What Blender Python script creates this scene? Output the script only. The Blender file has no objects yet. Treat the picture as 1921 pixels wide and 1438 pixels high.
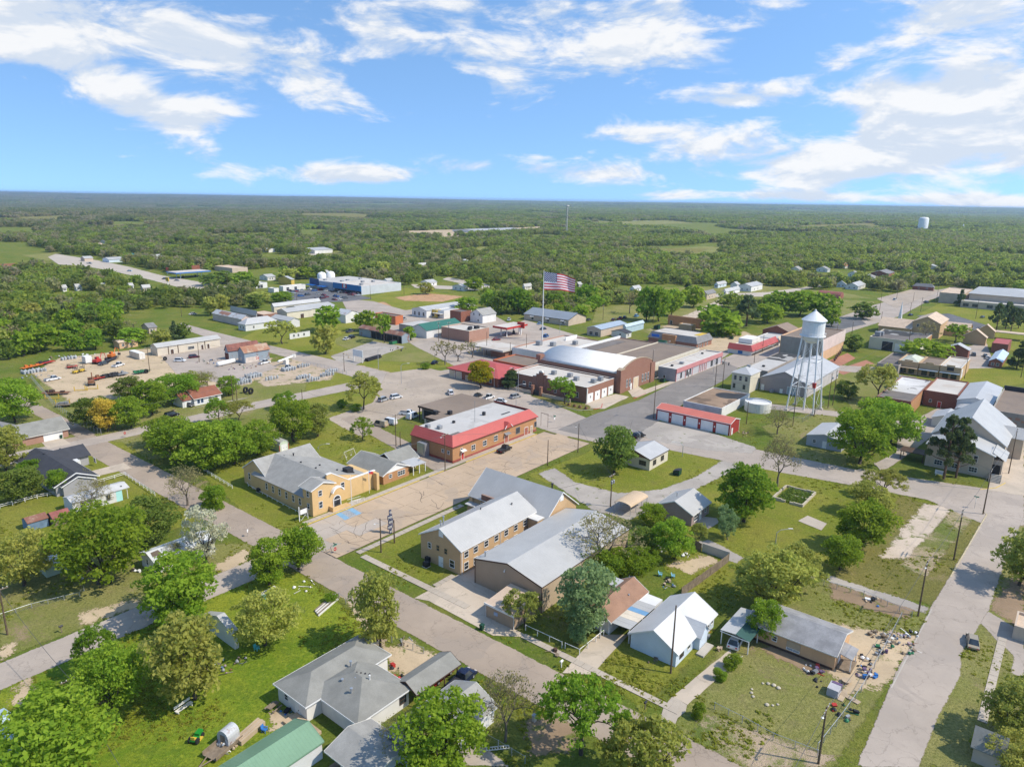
import bpy, bmesh, math, random
from mathutils import Vector, Matrix, noise
random.seed(7)
S = bpy.context.scene
COL = S.collection
R = math.radians

# ------------------------------------------------------------------ camera
CAM_H, FPX, PW, PH = 72.0,1334.0,1921.0,1438.0        # camera height, focal length and frame in photo pixels
PITCH, ROLL = math.atan(345/1334.0), R(0.92)
cd = bpy.data.cameras.new('camera'); cam = bpy.data.objects.new('camera', cd); COL.objects.link(cam)
cd.sensor_fit = 'HORIZONTAL'; cd.sensor_width = 36.0; cd.lens = 36.0*FPX/PW
cd.clip_start = 0.5; cd.clip_end = 60000
cam.matrix_world = Matrix.Translation((0,0, CAM_H)) @ Matrix.Rotation(R(90)-PITCH,4, 'X') @ Matrix.Rotation(ROLL,4, 'Z')
S.camera = cam

# ------------------------------------------------------------------ sky and sun
SUN_EL, SUN_AZ = R(48), R(103.5)                          # azimuth clockwise from +Y (the view direction)
w = bpy.data.worlds.new('World'); S.world = w; w.use_nodes = True
nt = w.node_tree; N = nt.nodes; L = nt.links
for n in list(N): N.remove(n)
def nn(t, **k):
 n = N.new(t)
 for a, b in k.items(): setattr(n, a, b)
 return n
def wm(op, a, b=None, c=None):
 n = nn('ShaderNodeMath', operation=op)
 for i, v in enumerate((a, b, c)):
  if v is None: continue
  if isinstance(v,(int, float)): n.inputs[i].default_value = v
  else: L.new(v, n.inputs[i])
 return n.outputs[0]
def wsmooth(x, lo, hi):
 n = nn('ShaderNodeMapRange', interpolation_type='SMOOTHSTEP')
 L.new(x, n.inputs['Value']); n.inputs['From Min'].default_value = lo; n.inputs['From Max'].default_value = hi
 return n.outputs['Result']
tc = nn('ShaderNodeTexCoord')
sep = nn('ShaderNodeSeparateXYZ'); L.new(tc.outputs['Generated'], sep.inputs[0])
X, Y, Z = sep.outputs
# the clear sky: look a little higher up the dome than the true elevation, so the low sky is the clear blue of the photograph
comb = nn('ShaderNodeCombineXYZ'); L.new(X, comb.inputs[0]); L.new(Y, comb.inputs[1])
L.new(wm('MULTIPLY_ADD', wm('MAXIMUM', Z,0.0),1.35,0.27), comb.inputs[2])
nrm = nn('ShaderNodeVectorMath', operation='NORMALIZE'); L.new(comb.outputs[0], nrm.inputs[0])
sky = nn('ShaderNodeTexSky', sky_type='NISHITA', sun_disc=False, sun_elevation=SUN_EL, sun_rotation=SUN_AZ)
sky.air_density = 1.0; sky.dust_density = 0.3; sky.ozone_density = 2.0
L.new(nrm.outputs[0], sky.inputs[0])
hsv = nn('ShaderNodeHueSaturation'); hsv.inputs['Saturation'].default_value = 1.1; hsv.inputs['Hue'].default_value = 0.496; hsv.inputs['Value'].default_value = 1.6
L.new(sky.outputs[0], hsv.inputs['Color'])
# clouds: flat-bottomed drifts in fractal noise, thicker towards a few directions
AZ = wm('ARCTAN2', X, Y); EL = wm('ARCSINE', Z)
def pix_dir(px, py):
 x, y = (px-PW/2)/FPX,-(py-PH/2)/FPX
 cr, sr, cp, sp = math.cos(ROLL), math.sin(ROLL), math.cos(PITCH), math.sin(PITCH)
 x, y = x*cr-y*sr, x*sr+y*cr
 d = Vector((x, cp+y*sp,-sp+y*cp)); d.normalize()
 return d
def az_el(px, py):
 d = pix_dir(px, py); return math.atan2(d.x, d.y), math.asin(d.z)
def blob(px, py, rx, ry, amp, tilt=0.0):
 a, e = az_el(px, py); rx /= FPX; ry /= FPX
 da = wm('SUBTRACT', AZ, a); de = wm('SUBTRACT', EL, e)
 c, s = math.cos(tilt), math.sin(tilt)
 p = wm('ADD', wm('MULTIPLY', da, c/rx), wm('MULTIPLY', de, s/rx))
 q = wm('ADD', wm('MULTIPLY', da,-s/ry), wm('MULTIPLY', de, c/ry))
 r2 = wm('ADD', wm('MULTIPLY', p, p), wm('MULTIPLY', q, q))
 return wm('MULTIPLY', wm('EXPONENT', wm('MULTIPLY', r2,-1.0)), amp)
BL = [(1780,225,220,60,.46,.12),(1580,310,260,36,.30,.05),(1860,150,120,100,.24,0),(1880,330,260,40,.2,0),(1520,135,200,28,.20,.35),(1230,55,160,70,.34,.35),
      (1010,55,120,50,.2,.0),(740,70,220,42,.24,-.25),(450,105,190,48,.32,-.1),(560,160,170,35,.18,-.2),(130,120,190,48,.33,-.45),(60,20,200,40,.22,0),
      (350,215,90,28,.26,.15),(1240,250,130,22,.24,.05),(1290,280,70,14,.2,.2),(560,322,150,28,.28,-.05),(700,330,120,16,.22,0),(860,310,70,12,.2,0),
      (1080,325,170,22,.26,0),(1380,185,120,18,.22,0),(1790,30,160,40,.24,0),(120,364,90,7,.3,0),(1850,378,120,12,.36,0),(1330,366,160,10,.26,0),(1560,372,160,9,.2,0),
      (1690,170,120,26,.22,-.1),(960,20,260,26,.16,0)]
m = None
for b in BL:
 v = blob(*b[:4], b[4]*.80, b[5]); m = v if m is None else wm('ADD', m, v)
def cloud_noise(dz):
 cv = nn('ShaderNodeCombineXYZ'); L.new(wm('MULTIPLY', X,8.5), cv.inputs[0]); L.new(wm('MULTIPLY', Y,8.5), cv.inputs[1])
 L.new(wm('MULTIPLY_ADD', Z,24.0, dz), cv.inputs[2])
 t = nn('ShaderNodeTexNoise', noise_dimensions='3D'); t.inputs['Scale'].default_value = 1.0; t.inputs['Detail'].default_value = 9
 t.inputs['Roughness'].default_value = 0.6; t.inputs['Distortion'].default_value = 0.35
 L.new(cv.outputs[0], t.inputs['Vector'])
 return t.outputs[0]
n0 = cloud_noise(3.0); n1 = cloud_noise(3.35)
hi = wm('MULTIPLY', wsmooth(Z,0.27,0.42),0.10)         # the rest of the dome, above the frame, has the same broken cover
dens = wm('ADD', wm('ADD', n0, m), hi)
cov = wsmooth(dens,0.605,0.80)
lit = wsmooth(wm('SUBTRACT', n0, n1),-0.07,0.10)
ccol = nn('ShaderNodeMix', data_type='RGBA'); L.new(lit, ccol.inputs[0])
ccol.inputs[6].default_value = (4.2,4.65,5.3,1); ccol.inputs[7].default_value = (5.9,5.9,5.9,1)
mixc = nn('ShaderNodeMix', data_type='RGBA'); L.new(wm('MULTIPLY', cov,0.93), mixc.inputs[0])
L.new(hsv.outputs[0], mixc.inputs[6]); L.new(ccol.outputs[2], mixc.inputs[7])
bg = nn('ShaderNodeBackground'); bg.inputs['Strength'].default_value = 0.13
L.new(mixc.outputs[2], bg.inputs['Color'])
out = nn('ShaderNodeOutputWorld'); L.new(bg.outputs[0], out.inputs['Surface'])

sd = bpy.data.lights.new('sun', 'SUN'); sd.energy = 3.8; sd.angle = R(0.6); sd.color = (1.0,0.925,0.80)
so = bpy.data.objects.new('sun', sd); COL.objects.link(so)
sun_dir = Vector((math.sin(SUN_AZ)*math.cos(SUN_EL), math.cos(SUN_AZ)*math.cos(SUN_EL), math.sin(SUN_EL)))
so.rotation_euler = sun_dir.to_track_quat('Z', 'Y').to_euler(); so.location = (200,-50,300)

S.view_settings.view_transform = 'Standard'; S.view_settings.look = 'None'
S.view_settings.exposure = 0.36; S.view_settings.gamma = 1.0; S.view_settings.use_curve_mapping = False
S.render.engine = 'CYCLES'
S.cycles.max_bounces = 6; S.cycles.diffuse_bounces = 4; S.cycles.glossy_bounces = 2; S.cycles.transparent_max_bounces = 20
S.cycles.volume_bounces = 0
S.cycles.use_denoising = True

# ------------------------------------------------------------------ places: the town grid
GA = R(51.1)                                              # the streets run along U (away to the right) and V (away to the left)
UX, UY = math.cos(GA), math.sin(GA)
def W(u, v): return (u*UX - v*UY, u*UY + v*UX)            # grid metres -> world
def UV(x, y): return (x*UX + y*UY,-x*UY + y*UX)
def P(px, py, z=0.0):
 d = pix_dir(px, py); t = (z-CAM_H)/d.z
 return (d.x*t, d.y*t)
def G(px, py, z=0.0): return UV(*P(px, py, z))            # where a spot surveyed in the photograph lies on the grid, at height z
def proj(x, y, z):
 cr, sr, cp, sp = math.cos(ROLL), math.sin(ROLL), math.cos(PITCH), math.sin(PITCH)
 dz = z-CAM_H; zz = y*cp-dz*sp; yc = y*sp+dz*cp
 a, b = x/zz, yc/zz
 return PW/2+(a*cr+b*sr)*FPX, PH/2-(-a*sr+b*cr)*FPX
def rise(bx, by, ty):                                     # height of something whose base and top rows were read off
 x, y = P(bx, by); lo, hi = 0.0,80.0
 for _ in range(30):
  m = (lo+hi)/2
  if proj(x, y, m)[1] > ty: lo = m
  else: hi = m
 return lo
# ------------------------------------------------------------------ materials
MATS = {}
class NT:
 def __init__(self, m): self.t = m.node_tree; self.n = self.t.nodes; self.l = self.t.links
 def new(self, ty, **k):
  n = self.n.new(ty)
  for a, b in k.items(): setattr(n, a, b)
  return n
 def put(self, sock, v):
  if isinstance(v, bpy.types.NodeSocket): self.l.new(v, sock)
  elif isinstance(v,(tuple, list)) and len(v) == 3 and sock.type == 'RGBA': sock.default_value = (*v,1)
  else: sock.default_value = v
 def noise(self, vec, scale, detail=4, rough=.55, dist=0.0):
  t = self.new('ShaderNodeTexNoise'); self.put(t.inputs['Vector'], vec); t.inputs['Scale'].default_value = scale
  t.inputs['Detail'].default_value = detail; t.inputs['Roughness'].default_value = rough; t.inputs['Distortion'].default_value = dist
  return t.outputs[0]
 def ss(self, x, lo, hi, a=0.0, b=1.0):
  n = self.new('ShaderNodeMapRange', interpolation_type='SMOOTHSTEP'); self.put(n.inputs['Value'], x)
  n.inputs['From Min'].default_value = lo; n.inputs['From Max'].default_value = hi
  n.inputs['To Min'].default_value = a; n.inputs['To Max'].default_value = b
  return n.outputs['Result']
 def mix(self, f, a, b, mode='MIX'):
  n = self.new('ShaderNodeMix', data_type='RGBA', blend_type=mode); self.put(n.inputs[0], f); self.put(n.inputs[6], a); self.put(n.inputs[7], b)
  return n.outputs[2]
 def math(self, op, a, b=0.0):
  n = self.new('ShaderNodeMath', operation=op); self.put(n.inputs[0], a); self.put(n.inputs[1], b); return n.outputs[0]
 def bump(self, h, strength=.3, dist=.05):
  n = self.new('ShaderNodeBump'); self.put(n.inputs['Height'], h); n.inputs['Strength'].default_value = strength; n.inputs['Distance'].default_value = dist
  return n.outputs[0]
 def pos(self): return self.new('ShaderNodeNewGeometry').outputs['Position']
 def obj(self): return self.new('ShaderNodeTexCoord').outputs['Object']
 def rnd(self): return self.new('ShaderNodeObjectInfo').outputs['Random']
def newmat(name):
 m = bpy.data.materials.new(name); m.use_nodes = True; t = NT(m)
 for n in list(t.n): t.n.remove(n)
 return m, t
def finish(t, base, rough=.8, bump=None, metal=0.0, spec=.3, fray=0):
 b = t.new('ShaderNodeBsdfPrincipled'); t.put(b.inputs['Base Color'], base); t.put(b.inputs['Roughness'], rough)
 b.inputs['Metallic'].default_value = metal; b.inputs['Specular IOR Level'].default_value = spec
 if bump is not None: t.l.new(bump, b.inputs['Normal'])
 o = t.new('ShaderNodeOutputMaterial'); b = b.outputs[0]
 if fray:                                               # worn outline: the sheet gives way where its edge value and a noise fall short
  e = t.new('ShaderNodeAttribute', attribute_name='edge').outputs['Fac']; p = t.pos()
  n = t.math('ADD', t.math('MULTIPLY', t.noise(p,.45,4,.65),.6), t.math('MULTIPLY', t.noise(p,2.6,3,.7),.4))
  a = t.ss(t.math('ADD', e, t.math('MULTIPLY', t.math('SUBTRACT', n,.5), fray)),.42,.52); m = t.new('ShaderNodeMixShader'); q = t.new('ShaderNodeBsdfTransparent')
  t.l.new(a, m.inputs[0]); t.l.new(q.outputs[0], m.inputs[1]); t.l.new(b, m.inputs[2]); b = m.outputs[0]
 t.l.new(b, o.inputs['Surface'])
def k(c, f): return tuple(min(1, x*f) for x in c)
def paint(name, c, rough=.6, var=.10, scale=.5, metal=0.0, spec=.3):     # plain painted or cast surface with faint weathering
 if name in MATS: return MATS[name]
 m, t = newmat(name); p = t.pos()
 f = t.ss(t.noise(p, scale,5,.6),.3,.7); g = t.ss(t.noise(p, scale*9,3),.35,.65)
 base = t.mix(f, k(c,1-var), k(c,1+var)); base = t.mix(t.math('MULTIPLY', g,.25), base, k(c,.8))
 finish(t, base, rough, None, metal, spec); MATS[name] = m; return m
def shingle(name, c, var=.14):
 if name in MATS: return MATS[name]
 m, t = newmat(name); p = t.pos()
 f = t.noise(p,.45,6,.65); g = t.noise(p,5.0,3,.7); s = t.noise(p,22.0,2)
 base = t.mix(t.ss(f,.3,.7), k(c,1-var), k(c,1+var)); base = t.mix(t.ss(g,.4,.75,0,.45), base, k(c,.72)); base = t.mix(t.ss(s,.4,.7,0,.3), base, k(c,1.35))
 finish(t, base,.92, t.bump(s,.35,.03),0,.2); MATS[name] = m; return m
def ribbed(name, c, axis='x', pitch=.45, rough=.42, rust=0.0, rustc=(.22,.09,.04), metal=0.0, depth=.5):   # metal sheet with standing ribs; axis: local axis that crosses the ribs
 if name in MATS: return MATS[name]
 m, t = newmat(name); o = t.obj(); p = t.pos()
 sx = t.new('ShaderNodeSeparateXYZ'); t.l.new(o, sx.inputs[0]); a = sx.outputs[{'x': 0, 'y': 1, 'z': 2}[axis]]
 fr = t.math('FRACT', t.math('MULTIPLY', a,1/pitch)); rib = t.math('LESS_THAN', fr,.16)
 f = t.noise(p,.25,5,.6); g = t.noise(p,2.2,4,.6)
 base = t.mix(t.ss(f,.3,.7), k(c,.93), k(c,1.05)); base = t.mix(t.ss(g,.45,.75,0,.22), base, k(c,.78)); base = t.mix(t.math('MULTIPLY', rib,.12), base, k(c,.6))
 if rust: base = t.mix(t.math('MULTIPLY', t.ss(t.noise(p,.35,6,.7),.62-rust*.3,.72-rust*.2),.85), base, rustc)
 finish(t, base, rough, t.bump(rib, depth,.03), metal,.4); MATS[name] = m; return m
def brickwall(name, c1, c2, mortar=(.42,.36,.30)):
 if name in MATS: return MATS[name]
 m, t = newmat(name); o = t.obj(); p = t.pos()
 sx = t.new('ShaderNodeSeparateXYZ'); t.l.new(o, sx.inputs[0])
 cb = t.new('ShaderNodeCombineXYZ'); t.l.new(t.math('ADD', sx.outputs[0], sx.outputs[1]), cb.inputs[0]); t.l.new(sx.outputs[2], cb.inputs[1])
 b = t.new('ShaderNodeTexBrick'); t.l.new(cb.outputs[0], b.inputs['Vector']); b.inputs['Scale'].default_value = 1.0
 b.inputs['Brick Width'].default_value = .42; b.inputs['Row Height'].default_value = .14; b.inputs['Mortar Size'].default_value = .012
 t.put(b.inputs['Color1'], c1); t.put(b.inputs['Color2'], c2); t.put(b.inputs['Mortar'], mortar)
 f = t.ss(t.noise(p,.35,5,.6),.3,.75)
 base = t.mix(t.math('MULTIPLY', f,.35), b.outputs['Color'], k(c1,.72))
 finish(t, base,.9, None,0,.2); MATS[name] = m; return m
def stucco(name, c, stain=.2):
 if name in MATS: return MATS[name]
 m, t = newmat(name); p = t.pos()
 mp = t.new('ShaderNodeMapping'); t.l.new(p, mp.inputs[0]); mp.inputs['Scale'].default_value = (1,1,.18)
 f = t.noise(p,.3,5,.6); g = t.noise(mp.outputs[0],1.6,5,.65)
 base = t.mix(t.ss(f,.3,.7), k(c,.92), k(c,1.06)); base = t.mix(t.ss(g,.5,.8,0, stain), base, k(c,.6))
 finish(t, base,.9, None,0,.2); MATS[name] = m; return m
def pavement(name, c, patch=None, wear=.2, crack=.25, grass=0.0, fray=0):
 if name in MATS: return MATS[name]
 m, t = newmat(name); p = t.pos()
 f = t.noise(p,.06,6,.62); g = t.noise(p,.9,5,.65); s = t.noise(p,14.0,2)
 base = t.mix(t.ss(f,.32,.68), k(c,1-wear), k(c,1+wear*.6)); base = t.mix(t.ss(g,.5,.75,0,.4), base, k(c,.74))
 if patch: base = t.mix(t.ss(t.noise(p,.13,3,.5,.6),.56,.6,0,.8), base, patch)
 base = t.mix(t.ss(s,.35,.7,0,.18), base, k(c,1.3))
 if crack:
  vo = t.new('ShaderNodeTexVoronoi', feature='DISTANCE_TO_EDGE'); vo.inputs['Scale'].default_value = .16
  wv = t.new('ShaderNodeVectorMath', operation='ADD'); t.l.new(p, wv.inputs[0])
  nz = t.new('ShaderNodeTexNoise'); t.l.new(p, nz.inputs['Vector']); nz.inputs['Scale'].default_value = .5; nz.inputs['Detail'].default_value = 4
  sc = t.new('ShaderNodeVectorMath', operation='SCALE'); t.l.new(nz.outputs[1], sc.inputs[0]); sc.inputs['Scale'].default_value = 4.0
  t.l.new(sc.outputs[0], wv.inputs[1]); t.l.new(wv.outputs[0], vo.inputs['Vector'])
  base = t.mix(t.ss(vo.outputs['Distance'],.006,.012, crack,0), base, k(c,.3))
 if grass: base = t.mix(t.ss(t.noise(p,.5,6,.7),.66-grass*.3,.74-grass*.3), base,(.10,.13,.025))
 finish(t, base,.9, t.bump(s,.3,.02),0,.2, fray); MATS[name] = m; return m
def turf(name, a, b, c, bare=.0, dirt=(.40,.29,.18), fray=1.1):
 """grass: fresh green a, yellowed b, dull c, and worn soil"""
 if name in MATS: return MATS[name]
 m, t = newmat(name); p = t.pos()
 f = t.noise(p,.055,6,.62,.4); g = t.noise(p,.28,5,.65); s = t.noise(p,2.6,4,.7); q = t.noise(p,11.,2)
 base = t.mix(t.ss(f,.36,.64), a, b); base = t.mix(t.ss(g,.48,.72,0,.75), base, c)
 base = t.mix(t.ss(s,.42,.68,0,.75), base, k(a,.5)); base = t.mix(t.ss(t.noise(p,1.1,5,.75),.5,.68,0,.55), base, k(b,1.3)); base = t.mix(t.ss(q,.4,.7,0,.4), base, k(a,.6))
 if bare:
  d = t.math('ADD', t.math('MULTIPLY', t.noise(p,.075,7,.68,.8),.7), t.math('MULTIPLY', s,.3))
  base = t.mix(t.ss(d,.66-bare*.27,.73-bare*.22), base, t.mix(t.ss(s,.35,.7), dirt, k(dirt,.72)))
 finish(t, base,.95, t.bump(t.math('ADD', s, q),.9,.2),0,.1, fray); MATS[name] = m; return m
def soil(name, c, green=.3):
 if name in MATS: return MATS[name]
 m, t = newmat(name); p = t.pos()
 f = t.noise(p,.12,6,.65); s = t.noise(p,1.8,5,.7); q = t.noise(p,9.,3)
 base = t.mix(t.ss(f,.3,.7), k(c,.85), k(c,1.12)); base = t.mix(t.ss(s,.45,.7,0,.4), base, k(c,.7)); base = t.mix(t.ss(q,.45,.7,0,.3), base, k(c,1.3))
 if green: base = t.mix(t.ss(t.noise(p,.33,7,.72,.5),.64-green*.25,.72-green*.2), base,(.13,.15,.035))
 finish(t, base,.95, t.bump(q,.4,.04),0,.15,1.6); MATS[name] = m; return m
def leafmat(name, a, b, var=.5, transl=.3, regional=0.0, brown=(.12,.10,.05)):
 if name in MATS: return MATS[name]
 m, t = newmat(name); at = t.new('ShaderNodeAttribute', attribute_name='tint')
 base = t.mix(at.outputs['Fac'], a, b)
 r = t.rnd()
 base = t.mix(t.math('MULTIPLY', r, var), base, k(a,.75)); h = t.new('ShaderNodeHueSaturation'); t.put(h.inputs['Color'], base)
 t.put(h.inputs['Hue'], t.math('ADD',.485, t.math('MULTIPLY', t.math('FRACT', t.math('MULTIPLY', r,7.31)),.03)))
 t.put(h.inputs['Value'], t.math('ADD',.82, t.math('MULTIPLY', t.math('FRACT', t.math('MULTIPLY', r,3.77)),.36)))
 base = h.outputs[0]
 if regional:
  p = t.pos(); f = t.noise(p,.0016,5,.65,.6); f2 = t.noise(p,.012,3,.6); rr = t.math('FRACT', t.math('MULTIPLY', r,13.7))
  sx = t.new('ShaderNodeSeparateXYZ'); t.l.new(p, sx.inputs[0])
  west = t.math('MULTIPLY', t.ss(sx.outputs[0],-1400.,150.,1.,0.),.15)
  d = t.math('ADD', t.math('ADD', t.math('MULTIPLY', f,.55), t.math('MULTIPLY', f2,.22)), t.math('ADD', t.math('MULTIPLY', rr,.23), west))
  base = t.mix(t.ss(d,.50,.585,0, regional), base, t.mix(t.ss(rr,.2,.8), brown, k(brown,1.35)))
  g2 = t.noise(p,.0042,3,.6); base = t.mix(t.ss(t.math('ADD', t.math('MULTIPLY', g2,.7), t.math('MULTIPLY', t.math('FRACT', t.math('MULTIPLY', r,29.3)),.3)),.5,.66,0,.7), base,(.23,.225,.065))
 if regional: base = t.mix(t.math('MULTIPLY', t.ss(t.math('ADD', t.math('MULTIPLY', t.math('FRACT', t.math('MULTIPLY', r,53.1)),.45), t.math('MULTIPLY', t.noise(p,.0075,3,.6),.7)),.60,.68),.7), base,(.085,.125,.030))
 d = t.new('ShaderNodeBsdfDiffuse'); t.put(d.inputs['Color'], base)
 tr = t.new('ShaderNodeBsdfTranslucent'); t.put(tr.inputs['Color'], t.mix(.5, base, k(b,1.25)))
 ms = t.new('ShaderNodeMixShader'); ms.inputs[0].default_value = transl; t.l.new(d.outputs[0], ms.inputs[1]); t.l.new(tr.outputs[0], ms.inputs[2])
 o = t.new('ShaderNodeOutputMaterial'); t.l.new(ms.outputs[0], o.inputs['Surface']); MATS[name] = m; return m
def bark(name, c):
 if name in MATS: return MATS[name]
 m, t = newmat(name); p = t.obj(); mp = t.new('ShaderNodeMapping'); t.l.new(p, mp.inputs[0]); mp.inputs['Scale'].default_value = (3,3,.6)
 f = t.noise(mp.outputs[0],2.5,5,.7); finish(t, t.mix(t.ss(f,.35,.65), k(c,.6), k(c,1.3)),.95, t.bump(f,.5,.05)); MATS[name] = m; return m
def glass(name='window_glass', c=(.02,.025,.03)):
 if name in MATS: return MATS[name]
 m, t = newmat(name); f = t.noise(t.pos(),.8,3); finish(t, t.mix(t.ss(f,.35,.65), c, k(c,2.2)),.08, None,0,.6); MATS[name] = m; return m

M = dict(
 white=paint('white_paint',(.76,.75,.72),.5,.06), offwhite=paint('off_white_paint',(.66,.63,.57),.6,.08), dark=paint('dark_metal',(.035,.035,.038),.5,.2),
 black=paint('black_plastic',(.018,.018,.02),.55,.2), grey=paint('grey_metal',(.30,.31,.32),.5,.12,.5,.3), steel=paint('galvanised_steel',(.46,.48,.50),.4,.12,.8,.6),
 wood=paint('weathered_wood',(.22,.17,.12),.9,.25,1.5), pole=bark('pole_wood',(.12,.085,.055)), concrete=pavement('concrete',(.44,.40,.34), None,.15,.0),
 rubber=paint('tyre_rubber',(.02,.02,.02),.85,.2), red=paint('red_paint',(.45,.04,.03),.5,.12), blue=paint('blue_paint',(.04,.16,.42),.5,.12), yellow=paint('yellow_paint',(.62,.42,.05),.6,.12),
 orange=paint('orange_paint',(.55,.16,.03),.55,.2), green=paint('green_paint',(.03,.16,.07),.5,.15), brown=paint('brown_trim',(.085,.05,.035),.6,.15), tan=paint('tan_paint',(.44,.34,.23),.6,.08))
GL = glass()
# ------------------------------------------------------------------ mesh helpers
import numpy as np
def tag(o, label=None, cat=None, group=None, kind=None):
 if label: o['label'] = label
 if cat: o['category'] = cat
 if group: o['group'] = group
 if kind: o['kind'] = kind
 return o
HX = [(3,2,1,0),(4,5,6,7),(0,1,5,4),(1,2,6,5),(2,3,7,6),(3,0,4,7)]          # faces of an eight cornered block
class MB:
 """collects shapes and links them as ONE mesh object"""
 def __init__(s): s.v = []; s.f = []; s.m = []; s.sm = []; s.cm = 0; s.smooth = False
 def face(s, pts):
  i = len(s.v); s.v.extend(pts); s.f.append(tuple(range(i, i+len(pts)))); s.m.append(s.cm); s.sm.append(s.smooth); return s
 def grid(s, verts, faces):
  i = len(s.v); s.v.extend(verts)
  for f in faces: s.f.append(tuple(i+a for a in f)); s.m.append(s.cm); s.sm.append(s.smooth)
  return s
 def box(s, x0, x1, y0, y1, z0, z1):
  return s.grid([(x0,y0,z0),(x1,y0,z0),(x1,y1,z0),(x0,y1,z0),(x0,y0,z1),(x1,y0,z1),(x1,y1,z1),(x0,y1,z1)],
                      [(0,3,2,1),(4,5,6,7),(0,1,5,4),(1,2,6,5),(2,3,7,6),(3,0,4,7)])
 def prism(s, poly, z0, z1):                            # poly: counter-clockwise (x, y)
  n = len(poly); vs = [(x,y,z0) for x,y in poly]+[(x,y,z1) for x,y in poly]
  return s.grid(vs, [tuple(range(n-1,-1,-1)), tuple(range(n,2*n))]+[(i,(i+1)%n,n+(i+1)%n,n+i) for i in range(n)])
 def extrude(s, poly, axis, a0, a1):                    # profile in the plane across axis 'x' (y,z) or 'y' (x,z)
  n = len(poly); mk = (lambda p, a: (a, p[0], p[1])) if axis == 'x' else (lambda p, a: (p[0], a, p[1]))
  return s.grid([mk(p,a0) for p in poly]+[mk(p,a1) for p in poly],
                      [tuple(range(n-1,-1,-1)), tuple(range(n,2*n))]+[(i,(i+1)%n,n+(i+1)%n,n+i) for i in range(n)])
 def tube(s, pts, r, n=6, cap=True):                    # r: one radius or one per point
  pts = [Vector(p) for p in pts]; rs = r if isinstance(r,(list, tuple)) else [r]*len(pts)
  vs, fs = [], []; ref = None
  for i, p in enumerate(pts):
   d = (pts[min(i+1, len(pts)-1)]-pts[max(i-1,0)])
   if d.length < 1e-6: d = Vector((0,0,1))
   d.normalize()
   if ref is None: ref = Vector((1,0,0)) if abs(d.x) < .8 else Vector((0,1,0))
   a = d.cross(ref).normalized(); b = d.cross(a); ref = b.cross(d) if False else ref
   for j in range(n):
    t = 2*math.pi*j/n; vs.append(tuple(p+a*(math.cos(t)*rs[i])+b*(math.sin(t)*rs[i])))
  for i in range(len(pts)-1):
   for j in range(n): fs.append((i*n+j, i*n+(j+1)%n,(i+1)*n+(j+1)%n,(i+1)*n+j))
  if cap: fs += [tuple(range(n-1,-1,-1)), tuple(range((len(pts)-1)*n, len(pts)*n))]
  return s.grid(vs, fs)
 def lathe(s, prof, n=24, cx=0, cy=0):                  # prof: (radius, z)
  vs = [(cx+r*math.cos(2*math.pi*j/n), cy+r*math.sin(2*math.pi*j/n), z) for r, z in prof for j in range(n)]
  return s.grid(vs, [(i*n+j, i*n+(j+1)%n,(i+1)*n+(j+1)%n,(i+1)*n+j) for i in range(len(prof)-1) for j in range(n)])
 def mesh(s, name, mats):
  me = bpy.data.meshes.new(name); me.from_pydata(s.v, [], s.f)
  for m in (mats if isinstance(mats,(list, tuple)) else [mats]): me.materials.append(m)
  if s.cm: me.polygons.foreach_set('material_index', s.m)
  me.polygons.foreach_set('use_smooth', s.sm); me.update(); return me
 def build(s, name, mats, parent=None, kind=None):
  return link(name, s.mesh(name, mats), parent, kind)
def BX(*a): return MB().box(*a)
def link(name, me, parent=None, kind=None, loc=None, rz=None, scale=None):
 o = bpy.data.objects.new(name, me); COL.objects.link(o)
 if parent is not None: o.parent = parent
 if kind: o['kind'] = kind
 if loc is not None: o.location = loc
 if rz is not None: o.rotation_euler = (0,0, rz)
 if scale is not None: o.scale = scale if isinstance(scale,(tuple, list)) else (scale,)*3
 return o
def thing(name, label, cat, u, v, z=0.0, rz=0.0, group=None):   # an Empty at the thing's base; its parts use grid-aligned local metres
 o = bpy.data.objects.new(name, None); COL.objects.link(o); x, y = W(u, v)
 o.location = (x, y, z); o.rotation_euler = (0,0, GA+rz); o.empty_display_size = .3
 return tag(o, label, cat, group)
def copy_tree(o, parent=None):
 c = o.copy(); COL.objects.link(c)
 if parent is not None: c.parent = parent
 for ch in o.children: copy_tree(ch, c)
 return c
CACHE = {}
def cached(key, make):
 if key not in CACHE: CACHE[key] = make()
 return CACHE[key]
def ragged(pts, step=1.5, amp=.3, seed=0):                 # a polygon's outline with finer, uneven edges
 r = random.Random(seed); out = []
 for i in range(len(pts)):
  (x0,y0),(x1,y1) = pts[i], pts[(i+1)%len(pts)]; d = math.hypot(x1-x0, y1-y0); n = max(1, int(d/step))
  for j in range(n):
   t = j/n; a = amp if j else amp*.4
   out.append((x0+(x1-x0)*t+r.uniform(-a, a), y0+(y1-y0)*t+r.uniform(-a, a)))
 return out
def sheet(name, pts, z, mat, kind='structure', amp=0.0, step=1.5, parent=None):    # flat ground sheet; pts on the grid
 if amp: pts = ragged(pts, step, amp, len(pts)+int(abs(pts[0][0])*7))
 bm = bmesh.new(); vs = [bm.verts.new((*W(u, v), z)) for u, v in pts]
 f = bm.faces.new(vs); bmesh.ops.triangulate(bm, faces=[f]); bm.normal_update()
 for f in bm.faces:
  if f.normal.z < 0: f.normal_flip()
 me = bpy.data.meshes.new(name); bm.to_mesh(me); bm.free(); me.materials.append(mat)
 return link(name, me, parent, kind)
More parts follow.
